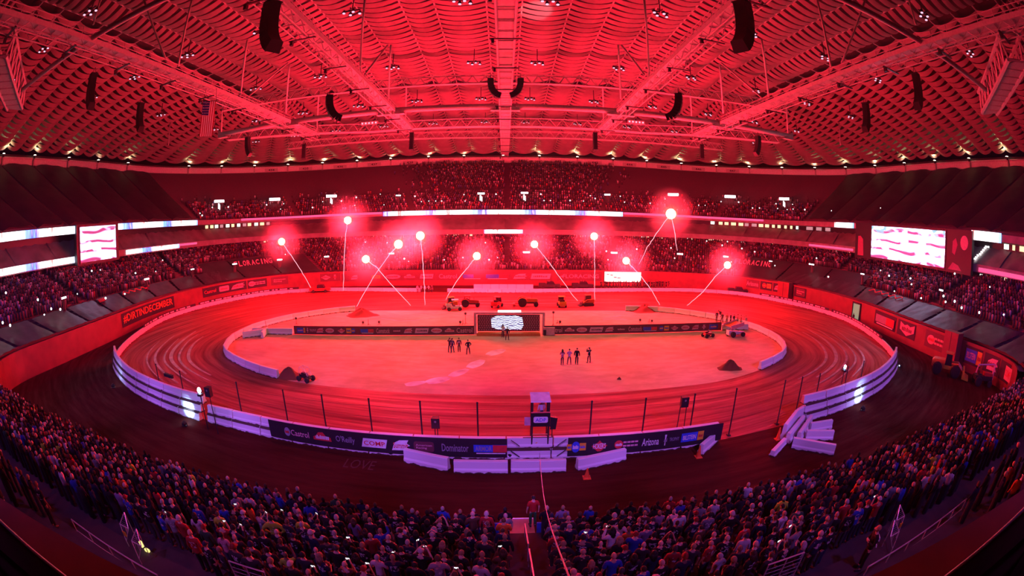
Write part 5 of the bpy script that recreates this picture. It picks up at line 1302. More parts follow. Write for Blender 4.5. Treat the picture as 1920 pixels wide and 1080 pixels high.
# thin strips with small white lettering fixed above the far track wall
def strip_banner(p, q, n_txt, label, zz=.86):
    P = cpath(FEN, p, q, -.2, 26); t = banner('trackside_strip', P, zz, zz + .5, M_BANNER, [], label, 'banner', 'lettered strips on the far track wall')
    pa = Path(P); o0 = pa.p[0]; d = 1.0
    while d < pa.L[-1] - 1.5:
        c, a = pa.at(d); q_ = c - o0; w = random.uniform(.5, 1.4)
        o = part('lettering', MB().box(-w / 2, w / 2, -.03, 0, -.12, .1), M_INKW, t); o.location = (q_.x + math.sin(a) * .02, q_.y - math.cos(a) * .02, .25); o.rotation_euler = (0, 0, a); d += w + random.uniform(.25, .6)
fl = lambda x, z=.9: FEN(phi_px_f(x, z))
def phi_px_f(x, z):
    us = np.radians(np.linspace(-20, 200, 4000)); p = FEN.pts(us); q, _ = project_np(np.column_stack([p, np.full(len(us), z)]))
    return float(us[np.argmin(np.abs(q - x))])
strip_banner(fl(268), fl(366), 0, 'dark lettered strip on the outer wall of the left turn, nearer piece'); strip_banner(fl(372), fl(560), 0, 'dark lettered strip on the outer wall of the left turn, far piece')
strip_banner(fl(1425), fl(1555), 0, 'dark lettered strip on the outer wall of the right turn, far piece'); strip_banner(fl(1560), fl(1655), 0, 'dark lettered strip on the outer wall of the right turn, nearer piece')
# ------------------------------------------------------------------ white lit screen on the far wall
a, b = wall_px(1133, 2.4), wall_px(1201, 2.4); ang = math.atan2(b[1] - a[1], b[0] - a[0]); L = math.hypot(b[0] - a[0], b[1] - a[1])
t = thing('projection_screen', 'plain white lit screen on the far wall above dark spectators', 'screen', (a[0], a[1] - .35, 1.1), ang)
M_PS = mat('projection', (.8, .8, .75), .8, vary=.5, scale=1.2, emit=(.95, 1, .82), es=1.15)
part('picture', MB().box(0, L, 0, .05, 0, 2.5), M_PS, t); part('frame', MB().box(-.15, L + .15, .05, .2, -.15, 2.65), M_DARK, t)
for k in range(4): part('dark_mark', MB().box(.6 + k * .9, 1.1 + k * 1.0, -.02, -.01, 1.7 - .35 * k + .2 * (k % 2), 1.95 - .35 * k + .2 * (k % 2)), M_INKG, t)
# lit tunnel mouth on the right wall, crate and box beside it
a = wall_px(1606, 1.5); u = phi_of(*a); q0, q1 = W(u - .01), W(u + .01); ang = math.atan2(q0[1] - q1[1], q0[0] - q1[0])
t = thing('tunnel_doorway', 'lit greenish doorway in the right wall with a person standing', 'doorway', (a[0], a[1], 0), ang)
M_DOOR = emit_mat('door_green', (.55, .8, .5), .35)
part('opening', MB().box(-1.2, 1.2, -.16, -.14, 0, 3.3), M_DOOR, t); part('frame', MB().box(-1.45, -1.2, -.3, -.1, 0, 3.6).box(1.2, 1.45, -.3, -.1, 0, 3.6).box(-1.45, 1.45, -.3, -.1, 3.3, 3.6), M_BLACK, t)
p = at_z(1607, 592); person('person in dark clothes standing in the lit green doorway', (a[0] - 1.5, a[1] - .6, 0), R(90), shirt=(.03, .03, .03), trousers=(.02, .02, .02))
def crate(px0, px1, h, label, dark=True):
    a, b = wall_px(px0, 1.2), wall_px(px1, 1.2); ang = math.atan2(b[1] - a[1], b[0] - a[0]); L = math.hypot(b[0] - a[0], b[1] - a[1])
    t = thing('wall_box', label, 'box', (a[0] + math.sin(ang) * .3, a[1] - math.cos(ang) * .3, 0), ang, 'boxes against the arena wall')
    part('body', MB().box(0, L, -1.6, -.02, 0, h), M_WALLRED, t); part('lid', MB().box(-.05, L + .05, -1.65, .0, h, h + .12), M_WALLRED, t); part('seam', MB().box(L * .5 - .04, L * .5 + .04, -1.64, -1.6, .1, h), M_DARK, t)
    return t
crate(1466, 1486, 4.2, 'tall red box against the far right wall between banners'); crate(1776, 1800, 4.6, 'bright orange-red box against the right wall above the loader')
# ------------------------------------------------------------------ fence posts and cables
FP = [(297, 728), (337, 745), (405, 783), (455, 768), (530, 790), (609, 798), (700, 804), (796, 806), (898, 808), (1099, 803), (1194, 797), (1285, 790), (1365, 780), (1474, 767), (1500, 758), (1525, 748), (1573, 731), (1610, 720)]
posts = []
for i, (x, y) in enumerate(FP):
    p = at_z(x, y, 1.5); u = phi_of(p.x, p.y); q = FEN(u, -.42); z0 = 0.0
    t = thing('fence_post', 'dark steel fence post on the near track wall, %s from the left' % ORD[i], 'post', (q[0], q[1], 0), 0, 'posts of the near catch fence')
    part('pole', MB().tube([(0, 0, 0), (0, 0, 3.75)], .055, 8), M_DARK, t); part('cap', MB().ball((0, 0, 3.78), .075, 8, 5), M_DARK, t); part('foot', MB().box(-.14, .14, -.14, .14, 0, .1), M_DARK, t)
    posts.append((q[0], q[1]))
for i in range(len(posts) - 1):
    if i == 12: continue
    a, b = posts[i], posts[i + 1]
    for z in (2.5, 3.3):
        single('fence_cable', MB().tube([(0, 0, 0), ((b[0] - a[0]) / 2, (b[1] - a[1]) / 2, -.05), (b[0] - a[0], b[1] - a[1], 0)], .008, 4), M_DARK, 'thin %s fence cable after the %s near post from the left' % ('upper' if z > 3 else 'lower', ORD[i]), 'cable', (a[0], a[1], z), 0, 'cables of the near catch fence')
# small dark signal box hanging between the first posts
a, b = posts[0], posts[1]; c = ((a[0] + b[0]) / 2, (a[1] + b[1]) / 2); t = thing('signal_box', 'small dark box hung on a wire at the left turn', 'signal', (c[0], c[1], 2.9), math.atan2(b[1] - a[1], b[0] - a[0]))
part('casing', MB().box(-.7, .7, -.12, .12, 0, .28), M_BLACK, t); [(part('lens', MB().lathe([(.09, -.14), (.09, -.12)], 10, 'Y', (q, 0, .14)), M_GLASS, t), part('hook', MB().tube([(q * 1.25, 0, .28), (q * 1.25, 0, .42)], .015, 4), M_DARK, t)) for q in (-.4, .4)]
# loudspeakers on the near wall
def pa(px, zb, H, label, legs):
    p = at_z(px[0], px[1], zb); t = thing('loudspeaker', label, 'loudspeaker', (p.x, p.y, 0), 0, 'loudspeakers on the near wall')
    part('cabinet', MB().hexa([(-.28, -.22, H - .75), (.28, -.22, H - .75), (.22, .22, H - .75), (-.22, .22, H - .75), (-.28, -.22, H), (.28, -.22, H), (.22, .22, H), (-.22, .22, H)]), M_BLACK, t)
    part('grille', MB().box(-.25, .25, -.245, -.22, H - .72, H - .03), M_DARK, t); part('horn', MB().lathe([(.08, -.25), (.05, -.2)], 10, 'Y', (0, 0, H - .22)), M_STEEL, t)
    for s in legs: part('leg', MB().tube([(s, 0, 0), (s * .8, 0, H - .75)], .035, 6), M_DARK, t)
pa((404, 792), 1.0, 3.9, 'black loudspeaker on a pole at the left near wall', (0.0,)); pa((818, 805), 1.5, 2.4, 'black loudspeaker low on the near wall left of the tower', (-.1, .1)); pa((1277, 793), 1.4, 3.45, 'black loudspeaker on two legs at the right near wall', (-.3, .3))
# beam glints built as glowing heads on added poles; floodlights on the ground
def head(px, zt, label, glow):
    p = at_z(px[0], px[1], zt); t = thing('beam_glint', label, 'light', (p.x, p.y, 0), 0, 'bright glints at the track fence')
    part('pole', MB().tube([(0, 0, 0), (0, 0, zt - .4)], .05, 6), M_DARK, t); part('base', MB().box(-.2, .2, -.2, .2, zt - .45, zt - .25), M_BLACK, t); part('yoke', MB().tube([(-.2, 0, zt - .25), (-.2, 0, zt), (.2, 0, zt), (.2, 0, zt - .25)], .03, 5), M_BLACK, t)
    part('lamp', MB().ball((0, -.05, zt + .02), glow, 10, 7, (1, 1, 1.5)), M_BLUEL, t)
head((374, 732), 3.3, 'blazing white beam glint on a pole at the left turn', .16); head((1584, 688), 3.4, 'blazing white beam glint on a pole at the right turn', .13)
GSP = []
def ground_light(px, aim, label, r=.16, pw=1.0):
    p = at_z(*px); q = at_z(*aim); ang = math.atan2(q.y - p.y, q.x - p.x) - PI / 2
    t = thing('floodlight', label, 'light', (p.x, p.y, 0), ang, 'floodlights lying on the dirt')
    part('body', MB().lathe([(.12, -.3), (.2, -.1), (.22, .05)], 12, 'Y', (0, 0, .28)), M_BLACK, t); part('stand', MB().box(-.26, .26, -.15, .1, 0, .06).box(-.26, -.22, -.05, .05, .06, .3).box(.22, .26, -.05, .05, .06, .3), M_BLACK, t)
    part('lamp', MB().ball((0, .05, .3), r, 10, 6, (1, .5, 1)), M_BLUEL, t); GSP.append(((p.x, p.y, .45), (q.x, q.y, 1.0), pw))
ground_light((347, 799), (372, 768), 'blue-white floodlight shining on the left stacked barriers', .17, 1.0); ground_light((1617, 770), (1598, 748), 'blue-white floodlight shining on the right stacked barriers', .17, 1.0)
ground_light((735, 852), (752, 822), 'small floodlight washing the near banner left of the tower', .07, .35); ground_light((213, 727), (228, 712), 'small bright floodlight at the far end of the left barriers', .14, .3)
ground_light((958, 858), (985, 835), 'small floodlight in front of the event sign', .05, .1); ground_light((1686, 690), (1672, 690), 'small whitish reflective item beyond the right turn, given a lamp glow', .06, .2)  # the reflective item beyond the right turn is built as a glowing lamp
# ------------------------------------------------------------------ flag tower and event sign
p = at_z(1008, 836); t = thing('flag_tower', 'tall flag stand with violet roof and black panel over the near wall', 'tower', (p.x, 25.75, 0)); hw = .52
for sx in (-1, 1):
    for sy in (-1, 1): part('leg', MB().tube([(sx * hw, sy * .5, 0), (sx * hw, sy * .5, 4.1)], .06, 6), M_DARK, t)
part('brace', MB().tube([(-hw, -.5, 1.75), (hw, -.5, 1.75)], .04, 5).tube([(hw, -.5, 1.75), (hw, .5, 2.3)], .03, 5).tube([(-hw, -.5, 1.75), (-hw, .5, 2.3)], .03, 5).tube([(-hw, .5, 2.3), (hw, .5, 2.3)], .03, 5), M_ORG, t)
part('platform', MB().box(-.62, .62, -.6, .6, 2.35, 2.45), M_DARK, t); part('panel', MB().box(-.6, .6, -.66, -.62, 2.4, 3.3), M_BLACK, t)
l = part('logo', MB().prism([(x, z + 2.88) for x, z in plate('round', .9, .42)], -.69, -.67), M_INKW, t); part('lettering', text_mb('ADP', -.34, .34, 2.75, 3.0, -.70), M_INKB, l)
part('roof', MB().hexa([(-.64, -.62, 4.05), (.64, -.62, 4.05), (.64, .62, 4.2), (-.64, .62, 4.2), (-.62, -.6, 4.12), (.62, -.6, 4.12), (.62, .6, 4.27), (-.62, .6, 4.27)]), M_INKW, t); part('rail', MB().tube([(-.6, -.6, 3.35), (.6, -.6, 3.35)], .05, 5), M_RED, t)
part('side_flag', MB().box(-1.0, -.62, -.3, -.28, 2.3, 2.9), M_INKP, t)
person('person in a pale shirt inside the flag tower cabin', (p.x + .1, 25.85, 2.45), R(20), shirt=(.6, .5, .6), trousers=(.05, .05, .06), hair='cap', hairc=(.6, .5, .55), height=1.5)
t2 = thing('loudspeaker', 'black loudspeaker fixed to the flag tower side', 'loudspeaker', (p.x + .78, 25.4, 0)); part('cabinet', MB().hexa([(-.16, -.2, 2.1), (.2, -.2, 2.1), (.16, .2, 2.1), (-.1, .2, 2.1), (-.16, -.2, 3.0), (.3, -.2, 2.9), (.2, .2, 2.9), (-.1, .2, 3.0)]), M_BLACK, t2); part('bracket', MB().tube([(-.2, 0, 2.5), (-.1, 0, 2.5)], .04, 5).tube([(0, 0, 0), (0, 0, 2.1)], .03, 5), M_DARK, t2)
p = at_z(1008, 858); t = thing('event_sign', 'black event sign with a pink racing emblem below the flag tower', 'sign', (p.x, p.y + .1, 0))
part('board', MB().box(-.98, .98, -.04, .04, .25, 1.5), M_BLACK, t); l = part('emblem', MB().prism([(x, z + .95) for x, z in plate('wing', 1.6, .8)], -.07, -.05), M_INKP, t)
part('wing_mark', MB().prism([(-.55, .68), (-.1, .78), (-.05, 1.2), (-.3, 1.05)], -.09, -.08), M_INKY, l); part('lettering', text_mb('DIRT', -.1, .5, .8, 1.1, -.09), M_INKR, l); part('footer', MB().box(-.85, .1, -.07, -.05, .33, .39).box(.2, .75, -.07, -.05, .33, .39), M_INKW, t)
for s in (-.7, .7): part('leg', MB().tube([(s, 0, 0), (s, 0, .3)], .03, 5).tube([(s, .0, .1), (s, .5, 0)], .02, 4), M_DARK, t)
for s, q in ((-1, 'left'), (1, 'right')):
    for z in (.35, 1.15): single('prop_rod', MB().tube([(0, 0, 0), (s * .55, 0, .45)], .03, 5), M_DARK, 'dark slanting %s rod beside the event sign, %s side' % ('upper' if z > 1 else 'lower', q), 'rod', (p.x + s * 1.2, FEN(phi_of(p.x + s * 1.2, 25))[1] - .55, z), 0, 'rods beside the event sign')
# cable from the tower to the camera
a = Vector((p.x + .1, p.y - .25, .5)); b = at_z(1068, 1084, 10.2); pts = [a + (b - a) * (k / 14) + Vector((0, 0, -1.1 * math.sin(PI * k / 14))) for k in range(15)]
single('guy_cable', MB().tube([q - a for q in pts], .016, 5), M_RAIL, 'bright cable running from the event sign over the crowd to the camera', 'cable', a)
# ------------------------------------------------------------------ stage backdrop on the infield
a, b = at_z(889, 626), at_z(1021, 626); L = b.x - a.x; t = thing('stage_backdrop', 'maroon stage backdrop with a blue-white lit middle on the infield', 'stage', (a.x, 58.35, 0))
part('panel', MB().box(.5, L - .7, .0, .08, .45, 2.75), M_BANRED, t)
dash = MB()
for r in range(8):
    for c in range(26):
        x = .65 + (L - 1.6) * c / 25 + .1 * (r % 2); dash.box(x, x + .18, -.02, -.01, .62 + .27 * r, .70 + .27 * r)
part('dash_pattern', dash, M_INKP, t)['kind'] = 'stuff'
m = bpy.data.materials.new('stage_video'); m.use_nodes = True; nt = m.node_tree; bb = nt.nodes['Principled BSDF']; bb.inputs['Base Color'].default_value = (.02, .02, .02, 1)
tc = N(nt, 'ShaderNodeTexCoord'); wv = N(nt, 'ShaderNodeTexWave', wave_type='BANDS', bands_direction='Z'); wv.inputs['Scale'].default_value = 1.3; wv.inputs['Distortion'].default_value = 6; wv.inputs['Detail'].default_value = 2; nt.links.new(tc.outputs['Object'], wv.inputs['Vector'])
cr = N(nt, 'ShaderNodeValToRGB'); nt.links.new(wv.outputs['Fac'], cr.inputs[0]); e = cr.color_ramp.elements; e[0].color = (.05, .02, .12, 1); e[0].position = .25; e[1].color = (1, 1, 1, 1); e[1].position = .62; e.new(.42).color = (.15, .25, .9, 1)
nt.links.new(cr.outputs[0], bb.inputs['Emission Color']); bb.inputs['Emission Strength'].default_value = 1.6
cx = L * .47; part('video_panel', MB().prism([(cx - 2.1, 1.0), (cx - 1.2, .7), (cx + 1.9, .7), (cx + 2.2, 1.3), (cx + 2.0, 2.4), (cx + 1.2, 2.62), (cx - 1.4, 2.62), (cx - 2.2, 2.2)], -.06, -.03), m, t)
for x in (0.0, L - .35): part('side_tower', MB().box(x, x + .35, -.1, .3, 0, 3.0), M_INKP, t)
part('top_truss', MB().box(0, L, 0, .25, 2.8, 3.05), M_INKP, t); part('step', MB().box(.4, L - .7, -1.0, -.15, 0, .38), M_ORG, t); part('top_lamp', MB().box(L * .34, L * .66, .05, .2, 3.12, 3.3), M_BULB, t)
c = at_z(1027, 628); t = thing('equipment_case', 'pale case standing at the right foot of the stage', 'case', (c.x, c.y, 0)); part('box', MB().box(-.6, .9, -.35, .35, .05, 1.0), M_INKP, t); part('lid', MB().box(-.62, .92, -.37, .37, 1.0, 1.1), M_INKP, t); part('dark_cloth', MB().box(-.64, -.25, -.4, -.36, .05, .8), M_BLACK, t)
# stands, markers behind the divider
def stand(px, h, ball, label):
    p = at_z(*px); t = thing('lamp_stand', label, 'stand', (p.x, p.y, 0), 0, 'small stands behind the divider'); part('pole', MB().tube([(0, 0, 0), (0, 0, h)], .035, 6), M_DARK, t)
    for k in range(3): part('foot', MB().tube([(0, 0, .3), (.35 * math.cos(k * 2.1), .35 * math.sin(k * 2.1), 0)], .02, 4), M_DARK, t)
    if ball: part('head', MB().ball((0, 0, h + .15), .2, 10, 7), M_BLACK, t)
for i, (x, y, h, bl) in enumerate([(681, 609, .25, 1), (691, 610, .9, 0), (711, 609, .3, 1), (863, 609, .3, 1), (868, 609, .75, 0), (873, 608, 1.5, 1), (1037, 611, 1.9, 1), (1045, 607, .6, 0), (1050, 608, .25, 1), (1200, 605, .3, 1), (1217, 605, .6, 0), (1222, 606, .25, 1), (556, 609, .9, 1), (561, 595, .25, 1)]):
    stand((x, y), h, bl, 'small dark stand behind the infield divider, %s from the left' % ORD[i])
# dirt mounds
def mound(px, rx, ry, h, label, seed):
    p = at_z(*px); mb = MB(); random.seed(seed); nu, nv = 28, 9
    for j in range(nv + 1):
        t = j / nv
        for k in range(nu):
            a = 2 * PI * k / nu; w = 1 + .10 * math.sin(a * 3 + seed) + .06 * math.sin(a * 7 + seed * 2)
            mb.v.append((rx * t * w * math.cos(a), ry * t * w * math.sin(a), h * (math.cos(PI * t) * .5 + .5) * (1 + .12 * math.sin(a * 5 + j)) + random.uniform(-.04, .04) * (1 - t)))
    mb.f = [(j * nu + k, (j + 1) * nu + k, (j + 1) * nu + (k + 1) % nu, j * nu + (k + 1) % nu) for j in range(nv) for k in range(nu)]
    me = mb.mesh('dirt_mound', M_MOUND, True); o = link('dirt_mound', me, None, (p.x, p.y, -.01)); tag(o, label, 'mound', 'heaps of dirt on the infield')
mound((678, 591), 3.0, 2.2, 1.15, 'red dirt heap at the far left end of the infield wall', 1); mound((1209, 583), 3.0, 2.2, 1.15, 'red dirt heap at the far right end of the infield wall', 2); mound((543, 706), 1.7, 1.3, .95, 'dark dirt heap at the near left end of the infield wall', 3); mound((1368, 690), 1.6, 1.2, .9, 'dark dirt heap at the near right end of the infield wall', 4)
p = at_z(1161, 711); mound((1161, 711), .28, .25, .22, 'small clod of dirt alone on the infield', 5)
# ------------------------------------------------------------------ machines
def wheel(parent, x, y, r, w):
    o = part('wheel', MB().lathe([(r * .55, -w / 2), (r * .93, -w / 2), (r, -w * .3), (r, w * .3), (r * .93, w / 2), (r * .55, w / 2)], 18, 'Y', (x, y, r)), M_TIRE, parent, True)
    s = 1 if y > 0 else -1
    part('hub', MB().lathe([(r * .56, -w * .4), (r * .5, w * .38), (r * .15, w * .5)], 14, 'Y', (x, y, r)), M_RIM, o); return o
def machine(label, px, rz, cat='vehicle', name='tractor', group=None):
    p = at_z(*px) if not isinstance(px, Vector) else px
    return thing(name, label, cat, (p.x, p.y, 0), R(rz), group)
def tractor(label, px, rz, body, s=1.0, implement=True, cab=False):
    t = machine(label, px, rz, 'tractor', 'tractor')
    for y in (-.75, .75): wheel(t, -.7 * s, y * s, .75 * s, .42 * s)
    for y in (-.62, .62): wheel(t, 1.6 * s, y * s, .42 * s, .26 * s)
    part('hood', MB().hexa([(0, -.33 * s, .75 * s), (1.9 * s, -.28 * s, .75 * s), (1.9 * s, .28 * s, .75 * s), (0, .33 * s, .75 * s), (0, -.33 * s, 1.4 * s), (1.85 * s, -.26 * s, 1.28 * s), (1.85 * s, .26 * s, 1.28 * s), (0, .33 * s, 1.4 * s)]), body, t)
    part('chassis', MB().box(-.9 * s, 1.8 * s, -.25 * s, .25 * s, .45 * s, .78 * s), M_DARK, t); part('grille', MB().box(1.86 * s, 1.92 * s, -.24 * s, .24 * s, .8 * s, 1.22 * s), M_RIM, t)
    for y in (-.75, .75): part('fender', MB().prism([(-.7 * s + .9 * s * math.cos(R(a)), .75 * s + .85 * s * math.sin(R(a))) for a in range(30, 171, 20)] + [(-.7 * s + .8 * s * math.cos(R(a)), .75 * s + .78 * s * math.sin(R(a))) for a in range(170, 29, -20)], (y - .22) * s, (y + .22) * s), body, t)
    part('seat', MB().box(-.75 * s, -.3 * s, -.25 * s, .25 * s, 1.0 * s, 1.12 * s).box(-.8 * s, -.7 * s, -.25 * s, .25 * s, 1.1 * s, 1.55 * s), M_BLACK, t); part('steering_wheel', MB().lathe([(.16 * s, 0), (.19 * s, .02 * s), (.16 * s, .04 * s)], 12, c=(.05 * s, 0, 1.5 * s)), M_BLACK, t)
    part('exhaust', MB().tube([(.9 * s, .1 * s, 1.3 * s), (.9 * s, .1 * s, 1.9 * s)], .04 * s, 6), M_DARK, t)
    if cab:
        part('cab_roof', MB().box(-.95 * s, .2 * s, -.6 * s, .6 * s, 2.05 * s, 2.18 * s), body, t)
        for x in (-.9, .12):
            for y in (-.52, .52): part('cab_post', MB().tube([(x * s, y * s, 1.0 * s), (x * s, y * s, 2.06 * s)], .035 * s, 5), M_DARK, t)
    if implement:
        part('implement', MB().box(-2.3 * s, -1.9 * s, -1.0 * s, 1.0 * s, .25 * s, .5 * s).box(-2.0 * s, -.9 * s, -.06, .06, .4 * s, .55 * s), M_RED, t)
        for k in range(7): part('tine', MB().tube([(-2.1 * s, (-.9 + .3 * k) * s, .3 * s), (-2.2 * s, (-.9 + .3 * k) * s, 0)], .03, 4), M_STEEL, t)
    return t
def utv(label, px, rz, body):
    t = machine(label, px, rz, 'utility vehicle', 'utility_vehicle')
    for x in (-.95, .95):
        for y in (-.62, .62): wheel(t, x, y, .33, .26)
    part('body', MB().hexa([(-1.4, -.55, .4), (1.4, -.55, .4), (1.4, .55, .4), (-1.4, .55, .4), (-1.4, -.6, .85), (1.3, -.5, .8), (1.3, .5, .8), (-1.4, .6, .85)]), body, t); part('cargo_bed', MB().box(-1.5, -.4, -.62, -.56, .85, 1.15).box(-1.5, -.4, .56, .62, .85, 1.15).box(-1.5, -1.44, -.62, .62, .85, 1.15), body, t)
    part('seat', MB().box(-.3, .15, -.5, .5, .8, .95).box(-.36, -.26, -.5, .5, .9, 1.35), M_BLACK, t); part('roof', MB().box(-.45, .75, -.6, .6, 1.85, 1.93), body, t)
    for x, x2 in ((-.4, -.4), (.95, .65)):
        for y in (-.55, .55): part('roof_post', MB().tube([(x, y, .8), (x2, y, 1.86)], .03, 5), M_DARK, t)
    part('windshield', MB().hexa([(.93, -.5, .85), (.95, -.5, .85), (.95, .5, .85), (.93, .5, .85), (.66, -.5, 1.82), (.68, -.5, 1.82), (.68, .5, 1.82), (.66, .5, 1.82)]), M_GLASS, t)
    for y in (-.38, .38): part('headlight', MB().lathe([(.09, 0), (.07, .04)], 10, 'X', (1.33, y, .66)), M_RIM, t)
    return t
def skid_steer(label, px, rz, body):
    t = machine(label, px, rz, 'loader', 'skid_steer_loader')
    for y in (-.72, .72): part('track', MB().prism([(-1.0, .1), (-.8, 0), (.8, 0), (1.0, .1), (1.05, .35), (.75, .62), (-.75, .62), (-1.05, .35)], y - .18, y + .18), M_TIRE, t)
    part('body', MB().prism([(-1.1, .45), (.7, .45), (.8, .8), (-.2, 1.0), (-.7, 1.25), (-1.15, 1.2)], -.52, .52), body, t); part('cab', MB().prism([(-.55, .9), (.6, .85), (.55, 1.95), (-.5, 2.0)], -.46, .46), M_DARK, t); part('cab_roof', MB().box(-.6, .6, -.5, .5, 1.98, 2.06), body, t)
    for y in (-.62, .62): part('lift_arm', MB().tube([(-1.0, y, 1.3), (.4, y, 1.15), (1.2, y, .5)], .09, 6), body, t)
    part('bucket', MB().prism([(1.15, .05), (1.8, .0), (1.85, .08), (1.35, .25), (1.3, .65), (1.15, .65)], -.85, .85), M_DARK, t); return t
def quad(label, px, rz, body, cage=True):
    t = machine(label, px, rz, 'vehicle', 'small_buggy')
    for x in (-.6, .6):
        for y in (-.45, .45): wheel(t, x, y, .28, .24)
    part('body', MB().hexa([(-.75, -.25, .35), (.8, -.2, .35), (.8, .2, .35), (-.75, .25, .35), (-.7, -.25, .7), (.6, -.15, .62), (.6, .15, .62), (-.7, .25, .7)]), body, t); part('seat', MB().box(-.45, .1, -.16, .16, .7, .85), M_BLACK, t); part('handlebar', MB().tube([(.3, -.35, .95), (.35, 0, .9), (.3, .35, .95)], .025, 5).tube([(.35, 0, .9), (.45, 0, .6)], .03, 5), M_STEEL, t)
    if cage:
        for y in (-.3, .3): part('cage_bar', MB().tube([(-.65, y, .7), (-.5, y, 1.45), (.25, y, 1.4), (.6, y, .65)], .025, 5), M_RAIL, t)
        part('cage_hoop', MB().tube([(-.5, -.3, 1.45), (-.5, .3, 1.45)], .025, 5).tube([(-.5, .3, 1.45), (.25, .3, 1.4)], .02, 4).tube([(.25, .3, 1.4), (.25, -.3, 1.4)], .025, 5), M_RAIL, t)
    return t
skid_steer('yellow loader with bucket, leftmost of the machines parked on the back straight', (846, 578), 200, M_YEL)
utv('low white-fronted buggy in front of the leftmost loader', (852, 582), 10, M_INKW)
tractor('red tractor with large front weights, second from the left on the back straight', (880, 575), 0, M_RED, .95, False, True)
utv('small roofed utility vehicle between the two tractors on the back straight', (932, 576), 70, M_RED)
tractor('big orange tractor seen sideways with rear harrow, middle of the back straight', (987, 574), 0, M_ORG, 1.08, True, False)
utv('roofed cart seen from behind, second from the right on the back straight', (1053, 575), 92, M_YEL)
skid_steer('orange tracked loader, rightmost of the machines on the back straight', (1102, 573), 185, M_ORG)
quad('dark quad with a pale roll cage beside the left dirt heap', (574, 714), -20, M_BLACK)
quad('small red buggy standing just right of the divider banner end', (1327, 632), 15, M_RED, False)
# racing kart with a raised wing panel
t = machine('white and red race car with tilted roof wing at the infield\'s right end', (1378, 630), 8, 'car', 'race_car')
for x, r in ((-.9, .42), (1.0, .34)):
    for y in (-.7, .7): wheel(t, x, y, r, .36)
part('body', MB().hexa([(-1.5, -.35, .3), (1.8, -.2, .3), (1.8, .2, .3), (-1.5, .35, .3), (-1.5, -.35, .95), (1.6, -.12, .6), (1.6, .12, .6), (-1.5, .35, .95)]), M_INKW, t); part('roof_wing', MB().hexa([(-1.5, -.95, 1.5), (.6, -.95, 1.95), (.6, .95, 1.95), (-1.5, .95, 1.5), (-1.5, -.95, 1.56), (.6, -.95, 2.01), (.6, .95, 2.01), (-1.5, .95, 1.56)]), M_ORG, t)
for y in (-.95, .95): part('wing_endplate', MB().prism([(-1.7, 1.2), (.8, 1.7), (.8, 2.2), (-1.7, 1.8)], y - .02, y + .02), M_INKP, t)
part('roll_cage', MB().tube([(-.9, -.3, .9), (-.7, -.3, 1.6), (-.7, .3, 1.6), (-.9, .3, .9)], .04, 5).tube([(-.7, -.3, 1.6), (.4, -.2, .8)], .04, 5).tube([(-.7, .3, 1.6), (.4, .2, .8)], .04, 5), M_DARK, t)
# big wheel loader and boom truck in the right pit lane
t = machine('large orange wheel loader parked against the right wall in shadow', (1772, 702), -62, 'loader', 'wheel_loader')
for x in (-1.5, 1.5):
    for y in (-1.0, 1.0): wheel(t, x, y, .8, .55)
part('chassis', MB().box(-2.2, 1.6, -.55, .55, .8, 1.3), M_YEL, t); part('engine_cover', MB().prism([(-2.5, .9), (-.4, .9), (-.4, 1.9), (-2.2, 1.85), (-2.5, 1.6)], -.7, .7), M_ORG, t); part('cab', MB().prism([(-.4, 1.3), (.7, 1.3), (.6, 2.7), (-.3, 2.75)], -.6, .6), M_GLASS, t); part('cab_roof', MB().box(-.5, .8, -.7, .7, 2.72, 2.85), M_ORG, t)
for y in (-.55, .55): part('lift_arm', MB().tube([(.7, y, 1.6), (1.8, y, 1.7), (2.9, y, .8)], .14, 6), M_ORG, t)
part('bucket', MB().prism([(2.7, .2), (3.8, .1), (3.85, .25), (3.1, .5), (3.0, 1.3), (2.7, 1.3)], -1.35, 1.35), M_YEL, t); part('grille', MB().box(-2.53, -2.5, -.5, .5, 1.0, 1.6), M_DARK, t)
t = machine('boom tractor with a raised pale arm in the right pit lane, nearest the spectators', (1838, 722), -40, 'tractor', 'boom_tractor')
for x, r in ((-.9, .62), (1.2, .45)):
    for y in (-.8, .8): wheel(t, x, y, r, .36)
part('body', MB().box(-1.4, 1.7, -.5, .5, .7, 1.25), M_DARK, t); part('hood', MB().prism([(.2, 1.2), (1.75, 1.15), (1.7, 1.55), (.2, 1.7)], -.42, .42), M_RED, t); part('boom', MB().tube([(-1.2, .2, 1.4), (-1.0, .2, 2.4), (2.0, .3, 2.6)], .11, 6), M_INKP, t); part('outrigger', MB().hexa([(2.0, .2, .7), (2.15, .2, .7), (2.15, .5, .7), (2.0, .5, .7), (1.95, .2, 2.6), (2.2, .2, 2.6), (2.2, .5, 2.6), (1.95, .5, 2.6)]), M_INKP, t); part('seat', MB().box(-.8, -.3, -.25, .25, 1.25, 1.4).box(-.85, -.75, -.25, .25, 1.4, 1.8), M_BLACK, t)
